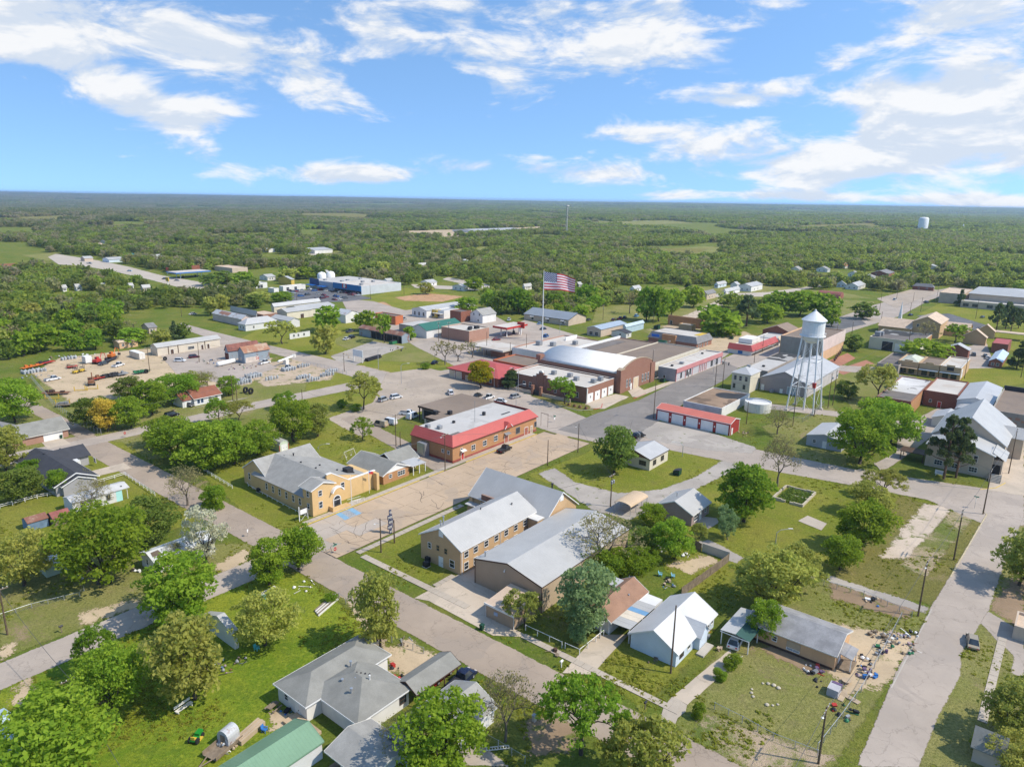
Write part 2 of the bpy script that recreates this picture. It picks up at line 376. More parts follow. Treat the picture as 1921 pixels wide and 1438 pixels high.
def soft_sheet(name, pts, z, mat, margin):
 """ground sheet on a fine grid that carries each vertex's distance to the outline, so the material can fray the edge"""
 p = np.array(pts); d = min(math.hypot(*q) for q in pts); step = max(.55, d*.0045); margin = max(margin, step*1.1)
 us = np.arange(p[:,0].min()-margin, p[:,0].max()+margin+step, step); vs = np.arange(p[:,1].min()-margin, p[:,1].max()+margin+step, step)
 U_, V_ = np.meshgrid(us, vs); dist = np.full(U_.shape,1e9); ins = np.zeros(U_.shape, bool)
 for (a, b),(c, e) in zip(p, np.roll(p,-1,0)):
  dx, dy = c-a, e-b; t = np.clip(((U_-a)*dx+(V_-b)*dy)/(dx*dx+dy*dy+1e-9),0,1); dist = np.minimum(dist, np.hypot(U_-a-t*dx, V_-b-t*dy))
  cr_ = ((b > V_) != (e > V_)) & (U_ < (c-a)*(V_-b)/(e-b+1e-12)+a); ins ^= cr_
 sd = np.where(ins, dist,-dist); n, m = U_.shape; ok = sd > -margin
 q = ok[:-1,:-1] | ok[1:,:-1] | ok[:-1,1:] | ok[1:,1:]; j, i = np.nonzero(q); f = np.stack([j*m+i, j*m+i+1,(j+1)*m+i+1,(j+1)*m+i],1)
 use, inv = np.unique(f, return_inverse=True); f = inv.reshape(f.shape); u, v = U_.ravel()[use], V_.ravel()[use]
 x, y = u*UX-v*UY, u*UY+v*UX; h = np.array([hills(a, b) for a, b in zip(x, y)]) if d > 1300 else 0
 me = bpy.data.meshes.new(name); me.from_pydata(np.stack([x, y, z+h+0*x],1).tolist(), [], f.tolist())
 a = me.attributes.new('edge', 'FLOAT', 'POINT'); a.data.foreach_set('value', np.clip(.5+sd.ravel()[use]/(2*margin),0,1).astype(np.float32))
 me.materials.append(mat); me.update(); return link(name, me, None, 'structure')
def gp(*pts): return [G(*p) for p in pts]
def rect(u0, u1, v0, v1): return [(u0,v0),(u1,v0),(u1,v1),(u0,v1)]
# ------------------------------------------------------------------ trees: a tapered trunk with limbs, and a crown of leaf clumps
LEAF = dict(
 green=leafmat('leaf_fresh_green',(.165,.285,.026),(.345,.450,.050),.35,.5), dull=leafmat('leaf_mid_green',(.135,.205,.036),(.250,.315,.065),.45,.48),
 olive=leafmat('leaf_olive',(.29,.33,.055),(.50,.50,.13),.25,.5), bud=leafmat('leaf_bud',(.240,.225,.085),(.38,.34,.15),.4,.4),
 pine=leafmat('leaf_pine',(.085,.125,.045),(.16,.20,.075),.4,.35), yellow=leafmat('leaf_yellow',(.46,.35,.045),(.66,.50,.09),.2,.45),
 blossom=leafmat('leaf_blossom',(.50,.50,.32),(.70,.68,.50),.2,.4), lime=leafmat('leaf_lime',(.26,.37,.016),(.52,.42,.03),.1,.45), sage=leafmat('leaf_sage',(.18,.27,.10),(.30,.40,.18),.3,.45),
 wood=leafmat('leaf_woodland',(.215,.300,.040),(.390,.455,.088),.45,.55, regional=.92, brown=(.265,.215,.155)), lawn=leafmat('leaf_grass',(.27,.31,.035),(.42,.42,.08),.4,.5))
BARK = dict(grey=bark('bark_grey',(.15,.125,.10)), dark=bark('bark_dark',(.075,.058,.045)), red=bark('bark_pine',(.16,.095,.06)))
def quads(name, pos, nrm, size, tint, mat, rng, aspect=.62):
 n = len(pos); t = rng.normal(size=(n,3)); t -= nrm*np.sum(t*nrm,1, keepdims=True); t /= np.linalg.norm(t, axis=1, keepdims=True)+1e-9
 b = np.cross(nrm, t); s = size[:,None]
 c = np.stack([pos-t*s-b*s*aspect*.3, pos-b*s*aspect, pos+t*s+b*s*aspect*.3, pos+b*s*aspect],1).reshape(-1,3)
 me = bpy.data.meshes.new(name); me.vertices.add(4*n); me.vertices.foreach_set('co', c.astype(np.float32).ravel())
 me.loops.add(4*n); me.loops.foreach_set('vertex_index', np.arange(4*n, dtype=np.int32))
 me.polygons.add(n); me.polygons.foreach_set('loop_start', np.arange(0,4*n,4, dtype=np.int32)); me.polygons.foreach_set('loop_total', np.full(n,4, np.int32))
 a = me.attributes.new('tint', 'FLOAT', 'FACE'); a.data.foreach_set('value', np.clip(tint,0,1).astype(np.float32))
 me.materials.append(mat); me.update(); me.validate(); return me
def leaves(name, blobs, n, size, mat, seed, fill=.5, jitter=1.15):
 rng = np.random.default_rng(seed); bl = np.array(blobs); wgt = bl[:,3]**2; idx = rng.choice(len(bl), n, p=wgt/wgt.sum())
 d = rng.normal(size=(n,3)); d /= np.linalg.norm(d, axis=1, keepdims=True); d[:,2] = np.where(d[:,2] < -.35,-d[:,2], d[:,2])
 r = bl[idx,3]*(fill+(1.05-fill)*rng.random(n)**.6)
 pos = bl[idx,:3]+d*r[:,None]*np.array([1,1,.82])
 nr = d+rng.normal(size=(n,3))*jitter; nr /= np.linalg.norm(nr, axis=1, keepdims=True)
 bt = rng.random(len(bl))
 return quads(name, pos, nr, size*(.6+.8*rng.random(n)), bt[idx]*.55+rng.random(n)*.45, mat, rng)
def crown_blobs(rng, H, Wd, base, nb, lump=.27, shape='round'):
 out = []
 hz, rx = (H-base)/2, Wd/2
 lean = rng.normal(size=2)*Wd*.09; ex, ey = 1+rng.normal()*.13,1+rng.normal()*.13
 for i in range(nb):
  a = i*2.39996+rng.random()*.7; q = (i+.5)/nb; zz = -0.95+1.85*q+rng.normal()*.08
  rr = math.sqrt(max(.03,1-zz*zz*.9))*(.4+.68*rng.random())
  if shape == 'cone': rr = (1-q)*.9*(.6+.4*rng.random())+.05
  if shape == 'vase': rr = (.35+.65*q)*(.5+.5*rng.random())
  if shape == 'flat': zz = .2+.6*q*rng.random(); rr = rng.random()**.5
  r = Wd*lump*(.45+1.1*rng.random()**1.5)*(.6 if shape == 'cone' and q > .8 else 1)
  out.append((math.cos(a)*rr*(rx-r*.55)*ex+lean[0]*q, math.sin(a)*rr*(rx-r*.55)*ey+lean[1]*q, base+hz+zz*(hz-r*.4), r))
 return out
def limb(m, a, b, r0, r1, rng, seg=4, wob=.10, n=5):
 a, b = Vector(a), Vector(b); d = (b-a).length; pts = []
 for i in range(seg+1):
  t = i/seg; p = a.lerp(b, t)
  if 0 < i < seg: p = p+Vector(rng.normal(size=3)*d*wob*.5)+Vector((0,0,d*wob*(t-t*t)*2))
  pts.append(p)
 m.tube(pts, [r0+(r1-r0)*i/seg for i in range(seg+1)], n, False); return pts
def trunk_mesh(blobs, H, base, r0, seed, mat, nl=9, n=6):
 rng = np.random.default_rng(seed+99); m = MB(); m.smooth = True; f = base*.8+H*.06
 tp = limb(m,(0,0,-.15),(rng.normal()*.3, rng.normal()*.3, f), r0*1.25, r0*.8, rng,3,.05, n)
 tops = sorted(blobs, key=lambda q: q[2]); pick = [tops[int(i*len(tops)/nl)] for i in range(nl)]
 for x, y, z, r in pick:
  mid = tp[-1].lerp(Vector((x, y, z)),.55)+Vector((0,0,-.08*H*.3))
  limb(m, tp[-1], mid, r0*.55, r0*.3, rng,2,.08,5); limb(m, mid,(x, y, z+r*.4), r0*.3, r0*.06, rng,2,.1,4)
  for _ in range(2):
   e = Vector((x, y, z))+Vector(rng.normal(size=3)*r*.8); limb(m, mid, e, r0*.18, r0*.04, rng,2,.1,3)
 return m.mesh('trunk', mat)
def bare_mesh(H, Wd, base, r0, seed, mat, depth=5, upright=.4):
 rng = np.random.default_rng(seed); m = MB(); m.smooth = True; tips = []
 def grow(p, d, ln, r, k):
  q = p+d*ln; md = p+d*ln*.5+Vector(rng.normal(size=3)*ln*.06)
  m.tube([p, md, q], [r, r*.82, r*.62],5 if k < 2 else 3, False)
  if k >= depth: tips.append(q); return
  nb = 3 if k < 3 else 2+int(rng.random() < .5)
  for i in range(nb):
   a = 2*math.pi*(i+rng.random()*.7)/nb; o = d.orthogonal().normalized(); o = Matrix.Rotation(a,3, d) @ o
   sp = .50+.32*rng.random(); nd = (d*(1-sp*.4)+o*sp+Vector((0,0,upright*.25))).normalized()
   grow(q, nd, ln*(.66+.2*rng.random()), r*.6, k+1)
  if k > 1: tips.append(q)
 grow(Vector((0,0,-.1)), Vector((rng.normal()*.05, rng.normal()*.05,1)).normalized(), base+.3, r0,0)
 return m, tips
TREES = {}
def make_tree(kind, v, hi):
 """meshes of one tree kind (10 m tall,10 m wide): (trunk, crown)"""
 seed = sum(ord(c) for c in kind)*13+v*101; rng = np.random.default_rng(seed)
 nl = 10500 if hi else 900; ls = .245 if hi else .78
 if kind in ('green', 'dull', 'olive', 'lime', 'yellow', 'sage', 'blossom'):
  lump, nb, fill = {'green': (.14,58,.35), 'dull': (.14,52,.3), 'olive': (.125,60,.2), 'lime': (.15,52,.4), 'yellow': (.14,46,.25), 'sage': (.125,52,.15), 'blossom': (.11,44,.1)}[kind]
  base = 1.0 if kind != 'lime' else 2.0
  b = crown_blobs(rng,10,10, base, nb, lump)
  dens = {'green': .66, 'dull': .58, 'olive': .52, 'lime': .95, 'yellow': .6, 'sage': .5, 'blossom': .3}[kind]
  c = leaves('crown', b, int(nl*dens), ls, LEAF[kind], seed, fill)
  t = trunk_mesh(b,10, base,.24, seed, BARK['dark' if kind != 'sage' else 'grey'],12 if hi else 6)
 elif kind == 'bush':
  b = crown_blobs(rng,9.5,10,-1.2,22,.22); c = leaves('crown', b, int(nl*.8), ls*1.15, LEAF['green'], seed,.5); t = trunk_mesh(b,9,.8,.2, seed, BARK['dark'],6)
 elif kind == 'thin':                                   # open crown: limbs show through fresh leaves
  m, tips = bare_mesh(10,10,2.0,.22, seed, None,5 if hi else 4)
  m, tips = fit(m, tips,10,10); t = m.mesh('trunk', BARK['dark'])
  b = [(p.x, p.y, p.z,.55) for p in tips]; c = leaves('crown', b, int(nl*.62), ls*.8, LEAF['olive' if v % 2 else 'green'], seed,.1)
 elif kind == 'bare':
  m, tips = bare_mesh(10,10,1.8,.22, seed, None,6 if hi else 4)
  m, tips = fit(m, tips,10,10); t = m.mesh('trunk', BARK['grey'])
  b = [(p.x, p.y, p.z,.5) for p in tips]; c = leaves('crown', b, int(nl*.16), ls*.6, LEAF['bud'], seed,.1)
 elif kind == 'pine':
  b = []
  for i in range(24):
   q = i/23; z = 3.0+6.4*q+rng.normal()*.2; a = i*2.4; rr = (3.9*(1-q)**.7+.4)*(.55+.45*rng.random()); b.append((math.cos(a)*rr, math.sin(a)*rr, z,(1.15-.4*q)*(.7+.5*rng.random())))
  c = leaves('crown', b, int(nl*.5), ls*.85, LEAF['pine'], seed,.2); m = MB(); m.smooth = True
  m.tube([(0,0,-.1),(.1,.05,4),(0,.1,9.4)], [.30,.22,.06],7, False)
  for x, y, z, r in b: m.tube([(0,.05,z-.9),(x*.6,y*.6,z-.5),(x,y,z)], [.09,.06,.03],4, False)
  t = m.mesh('trunk', BARK['red'])
 else:                                                  # cedar: dark cone to the ground
  b = crown_blobs(rng,10,8.5,.3,34,.15, 'cone'); c = leaves('crown', b, int(nl*.9), ls*.8, LEAF['pine'], seed,.4)
  m = MB(); m.tube([(0,0,-.1),(0,0,8.5)], [.22,.05],6, False); t = m.mesh('trunk', BARK['dark'])
 return t, c
def fit(m, tips, H, Wd):
 a = np.array(m.v); sx = Wd/max(1e-3, max(np.ptp(a[:,0]), np.ptp(a[:,1]))); sz = H/a[:,2].max()
 s = Vector((sx, sx, sz)); m.v = [(x*sx, y*sx, z*sz) for x, y, z in m.v]
 return m, [Vector((p.x*sx, p.y*sx, p.z*sz)) for p in tips]
NVAR = dict(green=4, dull=3, olive=4, bare=3, thin=4, bush=3, pine=2, cedar=2, lime=1, yellow=1, blossom=2, sage=2)
TREE_NAME = dict(green='leafy_tree', dull='leafy_tree', olive='oak_tree', bare='bare_tree', thin='young_leaf_tree', bush='shrub', pine='pine_tree', cedar='cedar_tree', lime='maple_tree', yellow='flowering_tree', blossom='blossoming_tree', sage='mesquite_tree')
TREE_LIST = []
def tree(kind, u, v, H, Wd, label=None, hi=True, z=0.0, group=None):
 r = random.Random(int(u*31)+int(v*57)); var = r.randrange(NVAR[kind]); key = (kind, var, hi)
 if key not in TREES: TREES[key] = make_tree(kind, var, hi)
 t, c = TREES[key]
 cat = 'shrub' if kind == 'bush' else 'tree'
 o = thing(TREE_NAME[kind], label, cat, u, v, z, r.random()*6.283, group)
 o.scale = (Wd/10, Wd/10, H/10)
 link('trunk', t, o); link('crown', c, o)
 TREE_LIST.append((o, kind, u, v, H, Wd)); return o
def ptree(kind, bx, by, ty, wpx, label=None, hi=True, group=None):     # base spot, top row and crown width as surveyed in the photograph
 x, y = P(bx, by); H = rise(bx, by, ty); d = Vector((x, y,-CAM_H+H*.5)).length
 u, v = UV(x, y); dep = (y*math.cos(PITCH)+(CAM_H-H*.5)*math.sin(PITCH))
 return tree(kind, u, v, H, wpx*dep/FPX, label, hi, group=group)
# ------------------------------------------------------------------ ground, far woods
def hills(x, y):
 d = math.hypot(x, y)
 if d < 1500: return 0.0
 k = min(1.0,(d-1500)/3500)
 h = noise.noise((x*.00022, y*.00022,3.1))*26+noise.noise((x*.0007, y*.0007,7.7))*9
 far = max(0.0, min(1.0,(d-9000)/5000)); h = h*(1-.5*far)+far*(noise.noise((x*.00035, y*.0001,1.3))*12+36)
 return min(52.0, h*k)
def ground():
 g = lambda a, b, n, p: [a+(b-a)*(i/n)**p for i in range(n+1)]
 xs = sorted(set([-x for x in g(0,16000,52,2.0)]+g(0,16000,52,2.0))); ys = [-600,-200]+g(0,17500,84,1.9)
 vs = [(x, y, hills(x, y)) for y in ys for x in xs]; n = len(xs)
 fs = [(j*n+i, j*n+i+1,(j+1)*n+i+1,(j+1)*n+i) for j in range(len(ys)-1) for i in range(n-1)]
 m = MB(); m.smooth = True; m.grid(vs, fs)
 return m.build('ground', turf('ground_grass',(.125,.185,.022),(.230,.225,.045),(.16,.155,.05),.3, fray=0), None, 'structure')
ground()
WOODS_SRC = bpy.data.collections.new('woodland_patterns')
def low_tree(i):
 rng = np.random.default_rng(500+i); b = crown_blobs(rng,10,11.5,.4,16,.22)
 me = leaves('woodland_tree', b,210,1.15, LEAF['wood'],700+i,.4,.9)
 return me
def patch_mesh(i, size, n, lw, q, ls):                     # a piece of closed wood, many crowns
 rng = np.random.default_rng(900+i); b = []
 for _ in range(n):
  x, y = (rng.random(2)-.5)*size; h = 8+5*rng.random(); r = lw*(.75+.5*rng.random()); b.append((x, y, h-r*.8, r)); b.append((x+rng.normal()*r*.5, y+rng.normal()*r*.5, h-r*1.4, r*.9))
 return leaves('woodland_piece', b, q, ls, LEAF['wood'],950+i,.6,.5)
def scatter_obj(name, pts, srcs):                          # pts: (x, y, z, scale, rotation, index)
 me = bpy.data.meshes.new(name); me.from_pydata([p[:3] for p in pts], [], [])
 for nm, ty, i in (('sc', 'FLOAT',3),('rot', 'FLOAT',4),('idx', 'INT',5)):
  a = me.attributes.new(nm, ty, 'POINT'); a.data.foreach_set('value', [p[i] for p in pts])
 o = link(name, me, None, 'stuff')
 c = bpy.data.collections.new(name+'_patterns')
 for i, s in enumerate(srcs): c.objects.link(bpy.data.objects.new('%s_%02d' % (s.name.split('.')[0], i), s))
 ng = bpy.data.node_groups.new(name, 'GeometryNodeTree'); ng.interface.new_socket('Geometry', in_out='INPUT', socket_type='NodeSocketGeometry'); ng.interface.new_socket('Geometry', in_out='OUTPUT', socket_type='NodeSocketGeometry')
 nd, lk = ng.nodes, ng.links; gi, go = nd.new('NodeGroupInput'), nd.new('NodeGroupOutput')
 ci = nd.new('GeometryNodeCollectionInfo'); ci.inputs['Collection'].default_value = c; ci.inputs['Separate Children'].default_value = True; ci.inputs['Reset Children'].default_value = True
 ip = nd.new('GeometryNodeInstanceOnPoints'); ip.inputs['Pick Instance'].default_value = True
 def at(nm, ty):
  a = nd.new('GeometryNodeInputNamedAttribute'); a.data_type = ty; a.inputs['Name'].default_value = nm; return a.outputs['Attribute']
 cx = nd.new('ShaderNodeCombineXYZ'); lk.new(at('rot', 'FLOAT'), cx.inputs[2])
 lk.new(gi.outputs[0], ip.inputs['Points']); lk.new(ci.outputs[0], ip.inputs['Instance']); lk.new(at('idx', 'INT'), ip.inputs['Instance Index'])
 lk.new(cx.outputs[0], ip.inputs['Rotation']); lk.new(at('sc', 'FLOAT'), ip.inputs['Scale']); lk.new(ip.outputs[0], go.inputs[0])
 md = o.modifiers.new('scatter', 'NODES'); md.node_group = ng
 return o
CLEAR = []                                                 # open ground: (grid polygon); CLEARC: circles (x, y, r)
CLEARC = []
def inside(poly, u, v):
 c = False; n = len(poly); j = n-1
 for i in range(n):
  (x0, y0),(x1, y1) = poly[i], poly[j]
  if (y0 > v) != (y1 > v) and u < (x1-x0)*(v-y0)/(y1-y0)+x0: c = not c
  j = i
 return c
def is_open(x, y):
 u, v = UV(x, y)
 for bb, p in CLEAR:
  if bb[0] <= u <= bb[1] and bb[2] <= v <= bb[3] and inside(p, u, v): return True
 return any((x-a)**2+(y-b)**2 < r*r for a, b, r in CLEARC)
def clear(*pix, grid=None):
 p = grid or gp(*pix); us = [a for a, _ in p]; vs = [b for _, b in p]; CLEAR.append(((min(us), max(us), min(vs), max(vs)), p))
# ------------------------------------------------------------------ streets, lots, yards
GR = dict(
 lawn=turf('lawn_grass',(.198,.234,.026),(.300,.282,.050),(.228,.198,.054),.0), lush=turf('lush_grass',(.150,.246,.018),(.324,.342,.034),(.108,.168,.022),.0),
 field=turf('field_grass',(.210,.234,.050),(.318,.288,.102),(.246,.210,.096),.35), worn=turf('worn_grass',(.144,.198,.036),(.252,.240,.072),(.240,.204,.102),.75,(.552,.420,.288)),
 dry=turf('dry_grass',(.192,.186,.048),(.282,.240,.072),(.156,.156,.042),.3), deep=turf('deep_grass',(.060,.150,.012),(.108,.192,.017),(.090,.156,.017),.0))
PV = dict(road=pavement('street_asphalt',(.345,.275,.212),(.30,.245,.195),.14,.3, fray=0.8), main=pavement('main_asphalt',(.215,.195,.175),(.25,.225,.20),.12,.3), pale=pavement('pale_asphalt',(.385,.325,.27),(.335,.285,.24),.14,.28,.0, fray=0.8),
 lot=pavement('lot_asphalt',(.39,.32,.25),(.33,.275,.22),.16,.4,.12, fray=0.8), dark=pavement('dark_asphalt',(.13,.13,.135),(.16,.16,.165),.2,.3, fray=0.8), conc=pavement('drive_concrete',(.48,.40,.31),(.41,.345,.27),.14,.3),
 walk=pavement('walk_concrete',(.42,.36,.29), None,.16,.1,.1), gravel=pavement('gravel',(.37,.33,.285),(.31,.275,.24),.2,0,.22, fray=1.2), red=pavement('red_paving',(.36,.17,.11),(.30,.14,.09),.16,0),
 slab=pavement('brown_slab',(.445,.335,.230),(.37,.29,.215),.12,.0), shade=pavement('patched_slab',(.40,.34,.28),(.44,.36,.28),.12,.0), far=pavement('far_road',(.45,.39,.32), None,.1,0, fray=0.8))  # the shade key is a slab colour: greyer patched concrete
SO = dict(tan=soil('tan_soil',(.48,.37,.24),.25), red=soil('red_soil',(.46,.27,.15),.35), brown=soil('brown_soil',(.27,.19,.12),.35), yard=soil('yard_soil',(.45,.35,.25),.45), sand=soil('pale_sand',(.50,.41,.32),.4))
FRAY = {q: 2.2 for q in GR.values()}; FRAY.update({q: 2.4 for q in SO.values()}); FRAY.update({PV[q]: .8 for q in ('road', 'pale', 'lot', 'far', 'dark')}); FRAY[PV['gravel']] = 1.3
zc = [0.010]; PAVED = []
def lay(name, mat, *pix, grid=None, z=None, amp=.0, step=1.5):
 if z is None: zc[0] += .0006; z = zc[0]
 if mat not in GR.values():
  q = grid or gp(*pix); PAVED.append(((min(a for a, _ in q)-.5, max(a for a, _ in q)+.5, min(b for _, b in q)-.5, max(b for _, b in q)+.5), q))
 if mat in FRAY: return soft_sheet(name, grid or gp(*pix), z, mat, FRAY[mat])
 return sheet(name, grid or gp(*pix), z, mat, 'structure', amp, step)
def lot(name, mat, *pix, grid=None, z=None, amp=.0, step=1.5):          # also keeps the woods away
 p = grid or gp(*pix); clear(grid=p); return lay(name, mat, grid=p, z=z, amp=amp, step=step)

# lawns and fields (lowest)
lay('lawn', GR['lawn'],(400,870),(540,800),(640,770),(760,836),(800,862),(795,905),(560,985),(500,1000),(380,890), amp=.4)
lay('field', GR['field'],(0,780),(110,690),(420,700),(640,700),(760,735),(640,770),(560,800),(480,830),(300,860),(0,880), amp=.4)
lay('field', GR['lawn'],(590,690),(640,672),(920,735),(820,760),(740,760),(640,780),(560,760), amp=.4)
lay('lawn', GR['lush'],(0,1290),(240,1180),(480,1075),(560,1075),(700,1180),(720,1230),(620,1300),(500,1438),(0,1438), amp=.5)
lay('field', GR['field'],(0,1060),(240,1040),(420,1020),(480,1020),(470,1060),(250,1140),(0,1235), amp=.4)
lay('lawn', GR['lawn'],(675,1035),(855,955),(960,930),(830,1080),(790,1100), amp=.2)
lay('field', GR['lawn'],(990,890),(1100,850),(1150,800),(1340,860),(1360,880),(1200,960),(1010,900), amp=.4)
lay('field', GR['lawn'],(1180,975),(1400,860),(1600,915),(1745,940),(1850,990),(1750,1135),(1560,1090),(1400,1040),(1300,1010), amp=.4)
lay('field', GR['field'],(1430,800),(1560,760),(1600,820),(1580,890),(1480,850), amp=.4)
lay('field', GR['dry'],(1560,1085),(1690,930),(1850,985),(1752,1135), amp=.5)
lay('lawn', GR['field'],(1340,1230),(1440,1120),(1545,1090),(1745,1140),(1720,1190),(1560,1438),(1300,1438),(1270,1350), amp=.4)
lay('lawn', GR['lawn'],(1110,1250),(1180,1190),(1330,1160),(1420,1000),(1200,1000),(1340,1190),(1205,1330), amp=.3)
lay('lawn', GR['lawn'],(440,640),(520,600),(660,590),(830,660),(900,680),(740,700),(640,676), amp=.5)
lay('field', GR['lawn'],(0,900),(170,820),(230,830),(410,960),(230,1030),(0,1060), amp=.4)
lay('field', GR['worn'],(500,720),(590,690),(640,676),(740,700),(520,700), amp=.4)
lot('field', GR['lawn'],(640,570),(760,540),(900,560),(830,590),(700,580), amp=1)
lot('field', GR['field'],(620,640),(700,600),(860,650),(800,680),(700,676), amp=1)
lot('pasture', GR['dry'],(545,400),(640,399),(760,406),(640,412),(560,410), amp=5, step=30)
lot('field', GR['field'],(1000,465),(1230,468),(1320,462),(1480,468),(1250,478), amp=5, step=20)
lot('field', GR['dry'],(1215,470),(1240,466),(1330,466),(1300,477),(1230,478), amp=5, step=20)
lot('field', GR['field'],(1230,540),(1420,535),(1560,545),(1640,560),(1480,556),(1310,560), amp=3, step=15)
lot('field', GR['field'],(1440,556),(1560,560),(1640,566),(1640,600),(1560,590), amp=3, step=15)
lot('field', GR['field'],(1290,560),(1350,548),(1345,580),(1250,600), amp=2, step=10)
lot('field', GR['field'],(1120,575),(1230,570),(1230,600),(1110,606), amp=2, step=10)
lot('field', GR['lawn'],(1790,516),(1870,516),(1880,524),(1800,528), amp=2, step=10)
lot('field', GR['field'],(200,510),(250,520),(240,530),(170,524), amp=2, step=10); lot('field', GR['field'],(40,478),(120,472),(90,490), amp=3, step=15)
lot('field', GR['field'],(560,480),(640,470),(660,490),(600,492), amp=4, step=20); lot('clearing', SO['tan'],(700,440),(780,432),(930,430),(1020,425),(1000,436),(800,446), amp=8, step=40)
lot('clearing', GR['dry'],(1770,430),(1860,430),(1840,436), amp=6, step=40); lot('pasture', GR['dry'],(120,425),(260,420),(330,425),(200,432), amp=5); lot('pasture', GR['field'],(380,440),(500,436),(520,444),(400,450), amp=5); lot('pasture', GR['field'],(1080,418),(1260,414),(1300,420),(1120,425), amp=5); lot('pasture', GR['dry'],(1480,425),(1640,420),(1660,428),(1500,434), amp=5); lot('pasture', GR['field'],(820,470),(920,462),(960,472),(850,482), amp=5); lot('pasture', GR['field'],(1560,480),(1680,474),(1700,484),(1580,490), amp=5); lot('pasture', GR['dry'],(620,392),(800,390),(830,394),(650,397), amp=5); lot('pasture', GR['dry'],(20,408),(160,404),(180,409),(40,414), amp=5); lot('clearing', SO['tan'],(1230,392),(1300,393),(1280,397), amp=10, step=60)
lay('lawn', GR['lawn'],(1650,690),(1921,680),(1921,720),(1840,730),(1740,740), amp=.5); lot('lawn', GR['lawn'],(1800,610),(1921,600),(1921,660),(1830,650), amp=1)
lot('lawn', GR['lawn'],(1720,590),(1780,560),(1900,595),(1870,610), amp=.6)
lay('lawn', GR['worn'],(1380,640),(1260,640),(1200,620),(1300,600),(1420,630), amp=.8)
lay('lawn', GR['field'],(1560,700),(1640,680),(1720,740),(1600,770), amp=.6)
lay('verge', GR['field'],(1752,1135),(1921,930),(1921,1438),(1725,1438), amp=.3)

# dirt and gravel
lay('dirt_yard', SO['tan'],(60,700),(110,672),(260,655),(420,650),(510,672),(470,720),(360,735),(140,760), amp=.9)
lay('dirt_yard', SO['yard'],(440,690),(560,672),(630,690),(620,712),(500,725), amp=.8)
lay('gravel_lot', PV['gravel'],(620,668),(700,640),(760,650),(700,672),(650,690), amp=.8)
lay('red_dirt', SO['red'],(740,558),(800,550),(870,556),(830,566),(760,564), amp=1.6, step=4); lay('red_dirt', SO['red'],(670,572),(720,566),(735,574),(690,578), amp=1.2, step=4)
lay('gravel_strip', SO['sand'],(1655,1045),(1690,1000),(1735,945),(1785,950),(1762,985),(1724,1048), amp=.5); lay('worn_patch', GR['worn'],(1690,1060),(1790,955),(1830,965),(1735,1080), amp=.9)
lay('dirt_yard', SO['tan'],(1530,1195),(1560,1170),(1700,1190),(1720,1190),(1665,1280),(1590,1300),(1540,1240), amp=.6)
lay('dirt_yard', SO['brown'],(1430,1220),(1470,1200),(1560,1250),(1520,1265), amp=.5); lay('dry_yard', GR['worn'],(1290,1385),(1320,1340),(1560,1420),(1540,1438),(1320,1438), amp=.6)
lay('dirt_yard', SO['tan'],(725,1215),(770,1200),(815,1235),(790,1268),(735,1262), amp=.5); lay('dirt_yard', SO['brown'],(985,1350),(1060,1340),(1090,1400),(1000,1420), amp=.6)
lay('dirt_path', SO['tan'],(640,1115),(648,1112),(705,1185),(735,1225),(722,1232), amp=.3); lay('dirt_path', SO['tan'],(20,1310),(50,1270),(70,1300),(56,1345), amp=.5)
lay('dirt_yard', SO['tan'],(1255,1060),(1330,1040),(1345,1055),(1290,1075), amp=.5); lay('dirt_path', SO['tan'],(0,1215),(24,1206),(26,1222),(4,1236), amp=.4)
lay('dirt_verge', SO['tan'],(150,1150),(255,1125),(262,1136),(160,1170), amp=.4); lay('dirt_verge', SO['tan'],(405,1060),(460,1030),(470,1045),(420,1078), amp=.4)
lay('dirt_verge', SO['brown'],(1560,1095),(1720,1140),(1690,1160),(1560,1120), amp=.4); lay('dirt_verge', SO['brown'],(1860,1140),(1921,1060),(1921,1180), amp=.5)
lay('dirt_path', SO['tan'],(505,1330),(545,1335),(555,1370),(510,1365), amp=.4)
lay('gravel_drive', PV['gravel'],(1010,888),(1040,878),(1080,905),(1160,925),(1240,918),(1305,895),(1365,858),(1405,866),(1330,905),(1255,940),(1180,975),(1110,955),(1080,935), amp=.35)
lay('gravel_lane', PV['gravel'],(1540,1085),(1556,1080),(1740,1138),(1735,1150), amp=.3); lay('gravel_lane', PV['gravel'],(1300,1018),(1330,1012),(1395,1046),(1380,1056), amp=.3)
lay('lane', PV['pale'],(800,1430),(880,1380),(960,1438), amp=.3)
# streets
lot('residential_street', PV['road'], grid=rect(72.6,80.6,-60,232), amp=.25, step=2.5)
lot('side_street', PV['pale'], grid=rect(-60,73.5,116.0,123.2), amp=.3, step=2.5)
lot('back_street', PV['pale'], grid=[(40,220),(78,220.5),(130,218),(180,213),(181,223),(130,226.5),(80,227.5),(40,232)], amp=.3, step=2.5)
lot('old_street', PV['road'], grid=rect(76.5,81.5,230,330), amp=.4, step=2.5)
lot('cross_street', PV['pale'],(340,606),(400,622),(507,648),(700,692),(760,706),(860,690),(905,672),(1000,640),(1060,640),(985,668),(925,690),(884,708),(1000,742),(1110,788),(1235,792),(1415,842),(1600,880),(1840,915),(1921,925),(1921,985),(1850,985),(1740,937),(1610,912),(1460,885),(1347,862),(1197,832),(1120,830),(1040,812),(830,742),(680,712),(520,665),(380,630),(330,612), amp=.3, step=2.5)
lot('main_street', PV['main'],(1045,806),(1120,775),(1200,750),(1300,700),(1352,675),(1425,660),(1440,670),(1385,690),(1360,712),(1300,745),(1235,790),(1195,832),(1120,823), amp=.0)
